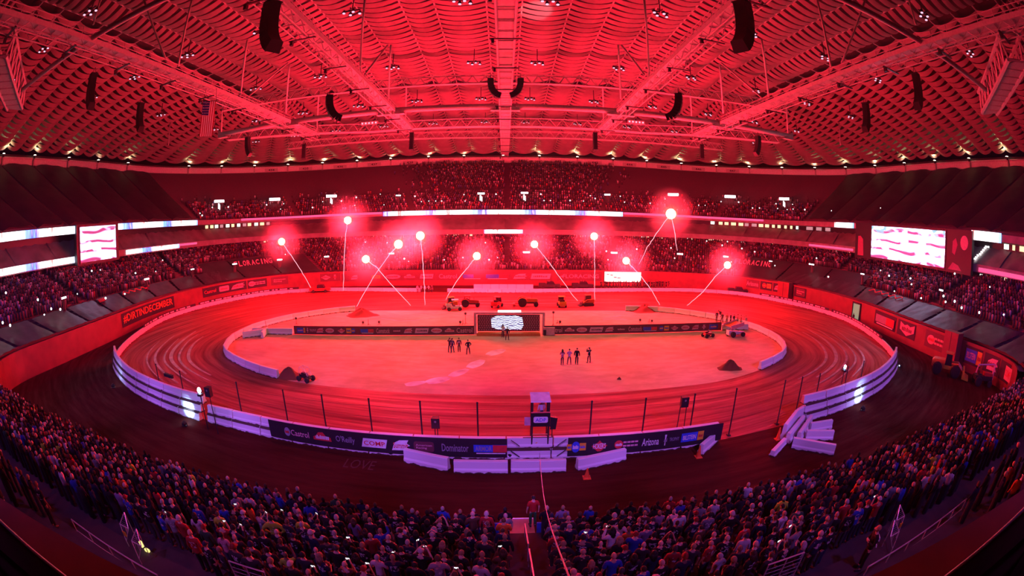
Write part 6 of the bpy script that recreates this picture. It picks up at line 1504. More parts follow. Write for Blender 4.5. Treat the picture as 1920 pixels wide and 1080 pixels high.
# pit trucks behind the far fence
def truck(label, px, body, rz=0):
    p = at_z(*px); p.y = min(p.y, 102.5); t = thing('pickup_truck', label, 'truck', (p.x, p.y, 0), R(rz), 'trucks behind the far fence')
    for x in (-1.5, 1.5):
        for y in (-.8, .8): wheel(t, x, y, .4, .25)
    part('body', MB().box(-2.5, 2.5, -.9, .9, .45, 1.05), body, t); part('cab', MB().prism([(-.7, 1.05), (1.3, 1.05), (.9, 1.75), (-.5, 1.8)], -.8, .8), M_GLASS, t); part('bed', MB().box(-2.5, -.8, -.9, -.8, 1.05, 1.3).box(-2.5, -.8, .8, .9, 1.05, 1.3).box(-2.5, -2.4, -.9, .9, 1.05, 1.3), body, t); part('bumper', MB().box(2.5, 2.6, -.85, .85, .45, .65), M_STEEL, t); return t
truck('dark truck behind the far fence right of the stage', (1030, 541), M_DARK); truck('dark red truck behind the far fence at the left corner', (600, 548), M_RED, 15); truck('low dark vehicle behind the far fence near the FLORACING banner', (1092, 541), M_BLACK); truck('dark van with a white lamp behind the far fence at the right corner', (1383, 551), M_BLACK, -20)
# long pale spare wall behind the far fence
p, q = at_z(888, 544), at_z(1000, 544); L = (q - p).length
for i in range(7): barrier((p.x + (q.x - p.x) * (i + .5) / 7, 99.5, 0), 0, 'pale spare barrier standing behind the far fence gap, %s from the left' % ORD[i], 'spare barriers behind the far fence', L / 7, 1.3)

# ------------------------------------------------------------------ near stand: stepped rows, aisle, rails
NR, TR, RI, Y0, Z0 = 10, .82, .336, 15.0, 2.0
st = MB(); xs = 57.0
st.add([(-xs, Y0, -.05), (xs, Y0, -.05), (xs, Y0, Z0), (-xs, Y0, Z0)], [(0, 1, 2, 3)])
for k in range(NR):
    y, z = Y0 - TR * k, Z0 + RI * k
    st.add([(-xs, y, z), (xs, y, z), (xs, y - TR, z), (-xs, y - TR, z), (-xs, y - TR, z + RI), (xs, y - TR, z + RI)], [(0, 1, 2, 3)[::-1], (3, 2, 5, 4)[::-1]])
YW, ZW = Y0 - TR * NR, Z0 + RI * NR           # cross aisle
st.add([(-xs, YW, ZW), (xs, YW, ZW), (xs, YW - 1.5, ZW), (-xs, YW - 1.5, ZW), (-xs, YW - 1.5, ZW + .7), (xs, YW - 1.5, ZW + .7)], [(3, 2, 1, 0), (4, 5, 2, 3)])
yb, zb = YW - 1.5, ZW + .7
for k in range(3):
    st.add([(-xs, yb, zb), (xs, yb, zb), (xs, yb - TR, zb), (-xs, yb - TR, zb), (-xs, yb - TR, zb + RI), (xs, yb - TR, zb + RI)], [(3, 2, 1, 0), (4, 5, 2, 3)]); yb -= TR; zb += RI
st.add([(-xs, yb, zb), (xs, yb, zb), (xs, 1.3, zb), (-xs, 1.3, zb)], [(3, 2, 1, 0)])
M_STEP = mat('stand_concrete', (.055, .04, .045), .85, vary=.25, scale=.8); struct('near_stand_floor', st, M_STEP)
# front board along the first row with the metal landing at the aisle
fb = MB(); fb.box(-xs, .15, Y0 + .02, Y0 + .1, Z0 - .1, Z0 + .55).box(1.35, xs, Y0 + .02, Y0 + .1, Z0 - .1, Z0 + .55); struct('trim_1', fb, M_INKB)
t = thing('metal_landing', 'grey metal landing with steps at the foot of the centre aisle', 'platform', (.75, Y0, 0))
part('deck', MB().box(-.62, .55, .12, 1.3, 1.72, 1.8), M_STEEL, t)
for k in range(3): part('step', MB().box(-.58, .5, -.02 + .1, .12 + .02, 1.8 - .1 + k * .0, 1.81) if False else MB().box(-.6, .52, 1.32 + .28 * k, 1.56 + .28 * k, 1.45 - .32 * k, 1.5 - .32 * k), M_STEEL, t)
part('edge_rail', MB().tube([(-.62, 1.28, 1.85), (.55, 1.28, 1.85)], .035, 5), M_RAIL, t); part('edge_rail', MB().tube([(-.62, .14, 1.85), (.55, .14, 1.85)], .03, 5), M_RAIL, t)
for lx, ly in ((-.55, 1.2), (.5, 1.2), (-.55, .2)): part('leg', MB().tube([(lx, ly, 0), (lx, ly, 1.72)], .04, 5), M_STEEL, t)
AX0, AX1 = .28, 1.42      # aisle between the two crowds
def rail(k0, k1, label):
    a = Vector((.80, Y0 - TR * k0 - .2, Z0 + RI * k0)); b = Vector((.80, Y0 - TR * k1 - .2, Z0 + RI * k1)); q = b - a
    t = thing('handrail', label, 'rail', a, 0, 'handrails of the centre aisle')
    part('top_bar', MB().tube([(0, 0, .92), q + Vector((0, 0, .92))], .028, 8), M_RAIL, t)
    for f in (0, .5, 1): part('post', MB().tube([q * f, q * f + Vector((0, 0, .92))], .022, 6), M_RAIL, t)
    return t
rail(.6, 3.6, 'white handrail in the centre aisle, lower one by the landing'); rail(4.2, 7.2, 'white handrail in the centre aisle, middle one'); rail(7.9, 9.6, 'white handrail in the centre aisle, nearest the camera')
# cross-aisle railings near the lower corners
def mesh_rail(pts, label, tilt=0):
    o = Vector(pts[0]); t = thing('platform_railing', label, 'railing', o, 0, 'railings at the cross aisle'); P = [Vector(p) - o for p in pts]
    part('top_bar', MB().tube([p + Vector((0, 0, 1.05)) for p in P], .028, 6), M_RAIL, t); part('mid_bar', MB().tube([p + Vector((0, 0, .6)) for p in P], .018, 5), M_RAIL, t); part('low_bar', MB().tube([p + Vector((0, 0, .12)) for p in P], .018, 5), M_RAIL, t)
    for a, b in zip(P[:-1], P[1:]):
        n = max(1, int((b - a).length / 1.1))
        for k in range(n + 1): part('post', MB().tube([a + (b - a) * (k / n), a + (b - a) * (k / n) + Vector((0, 0, 1.05))], .022, 5), M_RAIL, t)
        mb = MB(); m_ = max(2, int((b - a).length / .16))
        for k in range(1, m_): mb.tube([a + (b - a) * (k / m_) + Vector((0, 0, .12)), a + (b - a) * (k / m_) + Vector((0, 0, .6))], .006, 4)
        part('bar_infill', mb, M_RAIL, t)['kind'] = 'stuff'
    return t
zr = ZW
mesh_rail([(-14.2, YW - 1.4, zr), (-9.2, YW - 1.5, zr)], 'pale lilac railing on the cross aisle at the lower left'); mesh_rail([(9.8, YW - 1.5, zr), (16.4, YW - 1.4, zr)], 'pale lilac railing on the cross aisle at the lower right')
def vom(x, y, z, s, label, sign=True):
    """short triangular handrail frame with a wire grid, at the head of the stairs"""
    t = thing('stair_railing', label, 'railing', (x, y, z), 0, 'triangular stair railings'); h = .35
    A, B, C, D = Vector((-.26, 0, h + .38)), Vector((.26, 0, h + .38)), Vector((0, .30, h + .78)), Vector((.0, -.22, h - .12))
    part('frame', MB().tube([A, B], .026, 6).tube([B, C], .02, 6).tube([C, A], .02, 6).tube([A, D], .016, 6).tube([B, D], .016, 6), M_RAIL, t)
    mb = MB()
    for k in range(1, 7):
        f = k / 7; mb.tube([A + (B - A) * f, A + (D - A) * f if f < .5 else B + (D - B) * (1 - f) ], .005, 4).tube([A + (C - A) * f, B + (C - B) * f], .005, 4)
    part('wire_grid', mb, M_RAIL, t)['kind'] = 'stuff'
    if sign: part('warning_sign', MB().box(-.08, .1, -.16, -.13, h + .05, h + .25), M_INKY, t)
    part('post', MB().tube([D, (D.x, D.y, 0)], .02, 5).tube([C, (C.x, C.y, 0)], .018, 5), M_RAIL, t)
vom(-12.3, 6.75, ZW, 1, 'triangular wire stair railing with an orange sign at the lower left'); vom(13.1, 6.75, ZW, 1, 'triangular wire stair railing with an orange sign at the lower right'); vom(-11.2, 6.3, ZW, 1, 'triangular wire stair railing above lit steps at the lower left', False); vom(12.2, 6.2, ZW, 1, 'triangular wire stair railing without sign at the lower right', False)
def low_rail(x0, x1, y, z, label):
    t = thing('seat_railing', label, 'railing', (x0, y, z), 0, 'railings among the seats'); L = x1 - x0
    part('bar', MB().tube([(0, 0, 1.1), (L, 0, 1.1)], .025, 5), M_RAIL, t)
    for f in (0, .5, 1): part('post', MB().tube([(L * f, 0, 0), (L * f, 0, 1.1)], .022, 5), M_RAIL, t)
    for j in range(5): part('slat', MB().tube([(0, 0, .2 + .17 * j), (L, 0, .2 + .17 * j)], .008, 4), M_RAIL, t)
low_rail(-7.4, -6.2, YW + .1, ZW, 'small slatted rail behind the crowd left of the aisle'); low_rail(6.9, 8.2, YW + .1, ZW, 'small slatted rail behind the crowd right of the aisle')
a = at_z(268, 1026, ZW + .1); t = thing('step_light', 'yellow step lamp glowing on the stairs at the lower left', 'light', (a.x, a.y, ZW)); M_STL = emit_mat('step_lamp', (1, .85, .25), 1.4)
part('lens', MB().box(-.05, .05, -.05, .05, .12, .35), M_STL, t); part('lens', MB().box(.1, .3, -.05, .05, .0, .1), M_STL, t); part('housing', MB().box(-.07, .07, .05, .12, 0, .38), M_DARK, t)
for s in (-1, 1): single('floor_strip', MB().box(-.9, .9, -.04, .04, 0, .03), emit_mat('strip_yellow', (1, .75, .2), .25), 'faint yellow edge strip under the cross-aisle railing, %s side' % ('left' if s < 0 else 'right'), 'strip', (s * 11.8, YW - 1.3, ZW + .001))
# parapet right below the camera and its handrail
pm = mat('parapet_paint', (.20, .05, .045), .75, vary=.15, scale=1.2)
mb = MB(); n = 60
for i in range(n + 1):
    x = -16 + 32 * i / n; yo, yi = 1.80 - .0148 * x * x, 1.24 - .0105 * x * x
    mb.v += [(x, yo, zb - .3), (x, yo, 12.0), (x, yi, 12.0), (x, yi, 11.2)]
for i in range(n):
    for k in range(3): mb.f.append((4 * i + k, 4 * i + 4 + k, 4 * i + 5 + k, 4 * i + 1 + k))
struct('wall_parapet', mb, pm)
t = thing('parapet_handrail', 'thin lit tube rail on the parapet below the camera, curving through both lower corners', 'rail', (0, .0, 12.35))
hr = [(x, 1.02 - .0085 * x * x, 0) for x in [-15 + .75 * i for i in range(41)]]
part('tube', MB().tube(hr, .022, 8), M_RAIL, t)
for k in range(8):
    x = -12.25 + 3.5 * k; y = 1.02 - .0085 * x * x; part('bracket', MB().tube([(x, y, 0), (x, y + .08, -.2), (x, y + .2, -.34)], .014, 5), M_DARK, t)
struct('balcony_floor', MB().box(-16, 16, -6, -1.2, 11.0, 11.2).box(-9, 9, -1.2, .3, 11.0, 11.2), M_BLACK)

# ------------------------------------------------------------------ the near crowd, each of the nearest people an object
CLOTH = [((.012, .012, .015), 'black', 44), ((.03, .03, .035), 'charcoal', 18), ((.012, .016, .05), 'navy', 13), ((.02, .06, .45), 'royal blue', 5), ((.22, .22, .25), 'grey', 6), ((.55, .52, .55), 'white', 4), ((.30, .02, .025), 'red', 4), ((.50, .11, .02), 'orange', 2.5), ((.10, .05, .03), 'brown', 3), ((.45, .22, .26), 'pink', 2), ((.22, .18, .30), 'lilac', 3), ((.03, .09, .05), 'dark green', 2), ((.45, .60, .05), 'neon yellow', 1)]
CW = [c[2] for c in CLOTH]; NAMEC = {c[1]: c[0] for c in CLOTH}
SPECIAL = [((1178, 985), 'orange', False, 'bald'), ((1327, 1045), 'royal blue', False, 'bald'), ((1223, 925), 'royal blue', False, 'short'), ((848, 940), 'orange', False, 'short'), ((497, 975), 'neon yellow', True, 'short'), ((323, 862), 'neon yellow', True, 'short'), ((378, 890), 'neon yellow', True, 'bald'), ((1165, 1050), 'royal blue', False, 'bald'), ((860, 1000), 'royal blue', False, 'short'), ((752, 1060), 'royal blue', False, 'bald'),
           ((1215, 1045), 'red', False, 'short'), ((925, 1015), 'grey', True, 'short'), ((1090, 985), 'royal blue', False, 'short'), ((710, 1035), 'white', False, 'short'), ((1390, 985), 'red', True, 'short'), ((655, 985), 'lilac', False, 'long'), ((270, 1000), 'royal blue', True, 'short'), ((1480, 965), 'white', False, 'bald'), ((575, 1050), 'charcoal', True, 'short'), ((1240, 905), 'royal blue', False, 'short')]
random.seed(17)
cand = []
for k in range(NR + 3):
    y, z = (Y0 - TR * k - .42, Z0 + RI * k) if k < NR else (YW - 1.5 - TR * (k - NR) - .42, ZW + .7 + RI * (k - NR))
    for side in (-1, 1):
        x = (AX0 - .32) if side < 0 else (AX1 + .32); n = 0
        while abs(x) < 56:
            if random.random() > (.06 if k < NR else .35):
                xx = x + random.uniform(-.07, .07); hh = random.gauss(1.73, .07); px = project((xx, y, z + 1.65))
                if -15 < px[0] < 1935 and px[1] < 1120:
                    if not (k >= NR - 1 and (-14.6 < xx < -9.5 or 9.8 < xx < 15)) and not (k >= NR and abs(xx) < 14): cand.append((math.dist((xx, y, z + 1.6), (0, 0, EYE)), k, side, n, xx, y + random.uniform(-.1, .1), z, max(1.5, hh), px)); n += 1
            x += side * random.uniform(.56, .64)
cand.sort(key=lambda c: c[0]); NIND = 300 - 57
mine, rest = cand[:NIND], cand[NIND:]
NUMW = {}
def place_word(n): return ORD[n] if n < len(ORD) else 'far'
def clothes(): return CLOTH[random.choices(range(len(CLOTH)), CW)[0]]
used_special = set(); phones = []
for (d, k, side, n, x, y, z, h, px) in mine:
    c = clothes(); long_ = random.random() < .55; hair = random.choices(['short', 'long', 'cap', 'beanie', None], [44, 16, 24, 4, 12])[0]; pose = random.choices(['down', 'crossed', 'hips', 'phone', 'camera', 'raised'], [52, 24, 8, 9, 4, 3])[0]
    for i, (sp, cn, lg, hr) in enumerate(SPECIAL):
        if i not in used_special and math.dist(px, sp) < 14: c = (NAMEC[cn], cn, 0); long_ = lg; hair = None if hr == 'bald' else hr; used_special.add(i); break
    head = {'short': '', 'long': 'long-haired ', 'cap': 'capped ', 'beanie': 'beanie-wearing ', None: 'bald '}[hair]
    row = 'back row' if k >= NR else 'row up'
    kk = k - NR if k >= NR else k
    lab = '%sperson in %s %s, %s %s, %s %s of the aisle' % (head, c[1], 'top' if long_ else 'shirt', ORD[kk], row, place_word(n), 'left' if side < 0 else 'right')
    hc = random.choice(HAIRC) if hair in ('short', 'long') else random.choice([(.02, .02, .02), (.02, .02, .06), (.5, .5, .5), (.25, .02, .02), (.05, .05, .05)])
    v = random.uniform(.8, 1.25)
    o = person(lab, (x, y, z), R(random.gauss(0, 16)), pose=pose, shirt=tuple(min(1, q * v) for q in c[0]), long_sleeve=long_, trousers=random.choice([(.02, .025, .05), (.015, .015, .018), (.05, .05, .06), (.03, .04, .09)]), hair=hair, hairc=hc, skin=random.choice(SKINS), height=h, shoes=False, group='spectators in the near stand', width=random.choice([1.0, 1.0, 1.08, 1.16, .94]))
    if pose in ('phone', 'camera') and random.random() < .7:
        phones.append((o, k, n, side, h))
for (o, k, n, side, h) in phones:
    s = h / 1.76; rz = o.rotation_euler.z; zz = (1.55 if o.children and False else 1.52) * s
    c = Vector((0, .37 * s, 1.56 * s)); c = Matrix.Rotation(rz, 3, 'Z') @ c; loc = Vector(o.location) + c
    t = thing('smartphone', 'lit phone held up in the %s row, by the %s person %s of the aisle' % (ORD[k if k < NR else k - NR], place_word(n), 'left' if side < 0 else 'right'), 'phone', loc, rz, 'phones held up in the near stand')
    part('casing', MB().box(-.06, .06, 0, .01, -.03, .035), M_BLACK, t); part('display', MB().box(-.055, .055, -.004, -.001, -.027, .032), emit_mat('phone_display', (.85, .92, 1), 2.2), t)
infield_red = person('person in a red shirt and green trousers standing at the foot of the aisle', (1.22, Y0 + .75, 1.8), R(10), shirt=(.42, .02, .02), long_sleeve=False, trousers=(.02, .12, .04), hair='cap', hairc=(.02, .02, .02), shoes=True, group='spectators in the near stand')
gd = person('guard in a black vest with a white chest patch on the cross aisle', (10.6, YW - .7, ZW), R(60), pose='crossed', shirt=(.012, .012, .012), trousers=(.01, .01, .012), hair='cap', hairc=(.5, .2, .1))
for (z0, z1, w0) in ((1.24, 1.36, .13), (1.02, 1.09, .16)): o = part('vest_patch', MB().hexa([(-w0, -.19, z0), (w0, -.19, z0), (w0, -.15, z0), (-w0, -.15, z0), (-w0 * .8, -.18, z1), (w0 * .8, -.18, z1), (w0 * .8, -.14, z1), (-w0 * .8, -.14, z1)]), M_INKW, gd, label='white vest patch')
# everyone farther along the near stand: one mass of simple figures
def mass(name, people, lod, label):
    """people: (x, y, z, height, yaw, shirt, head colour)"""
    if lod == 1:
        b = MB(); n = 8
        for (w, d_, z) in ((.17, .12, .0), (.19, .13, .95), (.17, .12, 1.1), (.22, .14, 1.32), (.20, .12, 1.43), (.07, .07, 1.49)):
            for q in range(n): b.v.append((w * math.cos(2 * PI * q / n), d_ * math.sin(2 * PI * q / n), z))
        for i in range(5):
            for q in range(n): b.f.append((i * n + q, i * n + (q + 1) % n, (i + 1) * n + (q + 1) % n, (i + 1) * n + q))
        for s in (-1, 1): b.tube([(s * .20, 0, 1.40), (s * .27, .02, 1.15), (s * .24, .14, .95)], [.065, .05, .035], 5)
        nb = len(b.v); b.ball((0, .01, 1.63), .1, 8, 6, (.85, 1, 1.2))
    else:
        b = MB()
        for (w, d_, z) in ((.2, .14, .2), (.24, .16, 1.3), (.12, .1, 1.45)):
            b.v += [(-w, -d_, z), (w, -d_, z), (w, d_, z), (-w, d_, z)]
        b.f += [(i * 4 + q, i * 4 + (q + 1) % 4, i * 4 + 4 + (q + 1) % 4, i * 4 + 4 + q) for i in range(2) for q in range(4)] + [(8, 9, 10, 11)]
        nb = len(b.v); b.ball((0, 0, 1.6), .13, 4, 3, (.9, 1, 1.1))
    V = np.array(b.v); nv = len(V); P = np.array([p[:5] for p in people]); M = len(P)
    c, s = np.cos(P[:, 4]), np.sin(P[:, 4]); sc = P[:, 3] / 1.75
    X = (V[None, :, 0] * c[:, None] - V[None, :, 1] * s[:, None]) * sc[:, None] + P[:, 0:1]; Y = (V[None, :, 0] * s[:, None] + V[None, :, 1] * c[:, None]) * sc[:, None] + P[:, 1:2]; Z = V[None, :, 2] * sc[:, None] + P[:, 2:3]
    co = np.stack([X, Y, Z], 2).reshape(-1, 3).astype(np.float32)
    col = np.zeros((M, nv, 4), dtype=np.float32); col[:, :, 3] = 1
    col[:, :nb, :3] = np.array([p[5] for p in people])[:, None, :]
    if lod == 2: col[:, :4, :3] = .01
    if lod == 1: col[:, :16, :3] = np.array([.018, .02, .03]) * np.random.default_rng(2).uniform(.5, 2, (M, 1, 1)); col[:, nb:, :3] = np.array([p[6] for p in people])[:, None, :]
    lens = np.array([len(f) for f in b.f]); idx = np.concatenate([np.array(f) for f in b.f])
    allidx = (idx[None, :] + (np.arange(M) * nv)[:, None]).ravel().astype(np.int32); alllen = np.tile(lens, M); starts = np.concatenate([[0], np.cumsum(alllen)[:-1]]).astype(np.int32)
    me = bpy.data.meshes.new(name); me.vertices.add(M * nv); me.vertices.foreach_set('co', co.ravel()); me.loops.add(len(allidx)); me.loops.foreach_set('vertex_index', allidx); me.polygons.add(len(alllen)); me.polygons.foreach_set('loop_start', starts)
    at = me.color_attributes.new('Col', 'FLOAT_COLOR', 'POINT'); at.data.foreach_set('color', col.reshape(-1, 4).ravel())
    me.update(calc_edges=True); me.validate(); me.materials.append(M_CROWD)
    if lod == 1: me.shade_smooth()
    o = link(name, me); o['kind'] = 'stuff'; o['label'] = label; o['category'] = 'crowd'; return o
M_CROWD = attr_mat('crowd_cloth')
def headcol(): return random.choice(SKINS) if random.random() < .25 else random.choice(HAIRC)
mass('crowd', [(x, y, z, h, random.gauss(0, .35), clothes()[0], headcol()) for (d, k, side, n, x, y, z, h, px) in rest], 1, 'spectators standing farther along the near stand, both ends')
# ------------------------------------------------------------------ far crowds, seat covers, stand lettering, lit signs, phone lights
random.seed(29)
CLA, CLB = math.degrees(phi_px(604, 0, W, 5)), math.degrees(phi_px(400, 0, W, 5)); CRA, CRB = math.degrees(phi_px(1590, 0, W, 5)), math.degrees(phi_px(1372, 0, W, 5))
print('corner', CLA, CLB, CRA, CRB)
# lit signs over the stairways
SIGNS = []
def near_sign(x, y): return any(math.hypot(x - a, y - b) < .6 + .5 * c for a, b, c in SIGNS)
def lit_sign(px, kind, label, deck):
    x, y, w = px
    # choose depth on the seating surface where it projects to the pixel
    us = np.radians(np.linspace(-18, 198, 900)); best = None
    A, B = (UPF.pts(us, .2), RINGI.pts(us, 1.0)) if deck else (W.pts(us, .2), LOWF.pts(us, 3.0))
    for k in range(160):
        t = k / 159; z = (Z_UD0 + (Z_UD1 - Z_UD0) * t if deck else Z_LOW0 + (Z_LOW1 - Z_LOW0) * t) + 2.6
        p = A + (B - A) * t; qx, qy = project_np(np.column_stack([p, np.full(len(us), z)])); e = np.abs(qx - x) + np.abs(qy - y); j = int(np.argmin(e))
        if best is None or e[j] < best[0]: best = (float(e[j]), (float(p[j][0]), float(p[j][1])), z, us[j])
    e, p, z, u = best; SIGNS.append((p[0], p[1], w / 827 * math.dist(p, (0, 0)))); ang = math.atan2(CY - p[1], -p[0]) - PI / 2
    t = thing('stairway_sign', label, 'sign', (p[0], p[1], z - 2.6), ang + PI, 'lit signs over the stairways'); d = math.dist(p, (0, 0)); wm = w / 827 * d * 1.02
    part('light_box', MB().box(-wm / 2, wm / 2, -.1, .1, 2.3, 2.3 + wm * .22), M_SIGNL, t); part('post', MB().box(-.09, .09, -.05, .05, 0, 2.3), M_DARK, t); part('portal', MB().box(-wm * .3, -wm * .3 + .3, .1, .3, 0, 2.3).box(wm * .3 - .3, wm * .3, .1, .3, 0, 2.3).box(-wm * .3, wm * .3, .1, .3, 2.0, 2.3), M_DARK, t)
    if kind: part('lit_figure', MB().box(-.35, .0, -.06, -.0, .5, 2.0).box(.1, .3, -.06, 0, .2, 1.6), M_SIGNL, t)
US = [(411, 378, 20, 1), (515, 374, 21, 0), (621, 368, 20, 1), (746, 366, 9, 0), (903, 362, 13, 1), (983, 361, 13, 1), (1138, 364, 11, 0), (1262, 365, 20, 0), (1368, 369, 21, 0), (1470, 373, 20, 1)]
for i, (x, y, w, k) in enumerate(US): lit_sign((x, y, w), k, 'white lit sign over an upper deck stairway, %s from the left' % ORD[i], True)
LS = [(120, 556, 13), (275, 521, 11), (361, 503, 7), (440, 494, 9), (524, 486, 10), (612, 480, 9), (735, 474, 9), (987, 472, 12), (1152, 473, 12), (1275, 475, 11), (1361, 480, 10), (1445, 488, 6), (1523, 495, 8), (1617, 512, 8), (1765, 541, 10), (1902, 577, 9)]
for i, (x, y, w) in enumerate(LS): lit_sign((x, y, w), 0, 'small white lit sign over a lower bowl stairway, %s from the left' % ORD[i], False)
far = []
def bowl_pt(u, t): return Mix(LB0, LB1, t)(u)
CF = [(.07, .03, .04), (.09, .05, .07), (.15, .10, .12), (.27, .20, .22), (.45, .36, .40), (.30, .04, .05), (.07, .07, .20), (.18, .09, .08)]
WF = [30, 15, 12, 10, 8, 8, 6, 6]
for k in range(NLOW):
    t = (k + .5) / NLOW; z = Z_LOW0 + (Z_LOW1 - Z_LOW0) * k / NLOW
    u = R(-34)
    while u < R(214):
        x, y = bowl_pt(u, t); r = math.hypot(x, y - CY); u += .62 / r
        deg = math.degrees(u); corner = CRA < deg < CRB or CLA < deg < CLB
        first_row = 0 if CRB < deg < CLA else (11 if corner else 6)
        if k < first_row: continue
        if math.cos((deg - 90) * 14 * PI / 180) > .982 and k > 1: continue     # stair aisles
        if random.random() < .14 or near_sign(x, y) or (k > NLOW - 4 and (x > 60 and 37 < y < 76 or x < -60 and 46 < y < 63)): continue
        far.append((x + random.uniform(-.1, .1), y, z, random.uniform(1.45, 1.8), math.atan2(CY - y, -x) - PI / 2, random.choices(CF, WF)[0], headcol()))
mass('crowd', far, 2, 'spectators packed into the far lower bowl')
up = []
for k in range(NUP):
    t = (k + .5) / NUP; z = Z_UD0 + (Z_UD1 - Z_UD0) * k / NUP
    u = R(TR0 + 1)
    while u < R(TL0 - 1):
        p = Mix(UD0, UD1, t)(u); r = math.hypot(p[0], p[1] - CY); u += .66 / r; deg = math.degrees(u)
        dens = .82 if k < 8 else max(0, .82 - .055 * max(0, abs(deg - 89) - 10))
        if 9 <= k <= 10: dens = .15
        if random.random() > dens or near_sign(p[0], p[1]): continue
        if math.cos((deg - 90) * 16 * PI / 180) > .985: continue
        up.append((p[0], p[1], z, random.uniform(1.4, 1.75), math.atan2(CY - p[1], -p[0]) - PI / 2, tuple(min(.9, 1.7 * q) for q in random.choices(CF, WF)[0]), headcol()))
mass('crowd', up, 2, 'spectators in the far upper deck')
# grey covers on the lowest rows at the sides and in the corners
def low_cover(u0, u1, t1, label, m=M_COVER):
    mb = MB(); nu, nv = 10, 5
    for j in range(nv + 1):
        for i in range(nu + 1):
            u = u0 + (u1 - u0) * i / nu; t = .005 + (t1 - .005) * j / nv; x, y = bowl_pt(u, t)
            mb.v.append((x, y, Z_LOW0 + (Z_LOW1 - Z_LOW0) * t + .50 + .05 * math.sin(i * 2.1 + j * 1.3) - (.12 if i in (0, nu) else 0)))
    k = nu + 1; mb.f = [(j * k + i + 1, j * k + i, (j + 1) * k + i, (j + 1) * k + i + 1) for j in range(nv) for i in range(nu)]
    return single('seat_cover', mb, m, label, 'cover', group='covers on the lowest side seats', smooth=True)
edges = [-37, -30.5, -24, -17, -10.5, -4, 3, 10, 17, 24]
while edges[-1] < min(CRA, 180 - CLB) - 4: edges.append(min(edges[-1] + 7, min(CRA, 180 - CLB)))
for i, (a, b) in enumerate(zip(edges[:-1], edges[1:])):
    low_cover(R(a + .3), R(b - .3), .26, 'grey cover over the lowest right seats, %s from the near end' % ORD[i]); low_cover(R(180 - b + .3), R(180 - a - .3), .26, 'grey cover over the lowest left seats, %s from the near end' % ORD[i])
for s, nm in ((0, 'right'), (1, 'left')):
    lo_, hi_ = (CRA, CRB) if s == 0 else (180 - CLB, 180 - CLA); e = [lo_ + (hi_ - lo_) * q / 3 for q in range(4)]
    for i, (a, b) in enumerate(zip(e[:-1], e[1:])):
        u0, u1 = (R(a + .2), R(b - .2)) if s == 0 else (R(180 - b + .2), R(180 - a - .2))
        low_cover(u0, u1, .50, 'dark cover over the %s corner seats, %s from the side' % (nm, ORD[i]), M_TARP)
# FLORACING spelled out on the corner covers
def stand_text(s, x0, x1, yc, label, mcol, rows=.5):
    n = len(s); t = None
    for i, ch in enumerate(s):
        if ch == ' ': continue
        fx = x0 + (x1 - x0) * (i + .5) / n; tt = rows
        us = np.radians(np.linspace(20, 160, 3000)); A = W.pts(us, .2); p = A + (LOWF.pts(us, 3.0) - A) * tt; q, _ = project_np(np.column_stack([p, np.full(len(us), Z_LOW0 + (Z_LOW1 - Z_LOW0) * tt + .75)]))
        u = float(us[np.argmin(np.abs(q - fx))]); a, b = bowl_pt(u, tt), bowl_pt(u, tt + .11); c = bowl_pt(u + .006, tt); z = Z_LOW0 + (Z_LOW1 - Z_LOW0) * tt + .66; z2 = Z_LOW0 + (Z_LOW1 - Z_LOW0) * (tt + .11) + .66
        if t is None: t = thing('stand_lettering', label, 'lettering', (a[0], a[1], z), 0, 'big lettering laid on seat covers'); o0 = Vector((a[0], a[1], z))
        right = Vector((a[0] - c[0], a[1] - c[1], 0)).normalized(); upv = (Vector((b[0] - a[0], b[1] - a[1], 0)).normalized() * .55 + Vector((0, 0, .83))); v, f = text_verts(ch, .02); hgt = 1.5; wid = 1.05 if ch != 'I' else .32
        mb = MB(); mb.add([tuple(Vector((a[0], a[1], z)) - o0 + right * ((p[0] - .5) * wid) + upv * (p[1] * hgt) + Vector((0, 0, .25))) for p in v], f); part('letter', mb, mcol, t)
stand_text('FLORACING', 440, 512, 508, 'FLORACING in pink letters on the dark left corner seats', M_INKP, .25); stand_text('FLORACING', 1376, 1446, 500, 'FLORACING in pink letters on the dark right corner seats', M_INKP, .25)
def swirl(px, t_, label, w):
    u = None; best = None
    for k in range(1200):
        uu = R(-20 + 220 * k / 1199); x, y = bowl_pt(uu, t_); q = project((x, y, 5))
        if best is None or abs(q[0] - px) < best[0]: best = (abs(q[0] - px), uu)
    u = best[1]; a = bowl_pt(u, t_); mb = MB(); pts = []
    for k in range(40):
        f = k / 39; uu = u + w * (f - .5); tt = t_ + .022 * math.sin(f * 30); p = bowl_pt(uu, tt); pts.append(Vector((p[0] - a[0], p[1] - a[1], (Z_LOW1 - Z_LOW0) * (tt - t_) + .25)))
    single('stand_script', MB().tube(pts, .11, 5), M_INKR, label, 'lettering', (a[0], a[1], Z_LOW0 + (Z_LOW1 - Z_LOW0) * t_ + .5), 0, 'red script laid on seat covers')
swirl(255, .20, 'long red script laid on the left seat covers above the hashtag board', .14); swirl(1660, .20, 'long red script laid on the right seat covers by the tunnel', .16); swirl(192, .20, 'small red hook-shaped script on the left seat covers', .03)
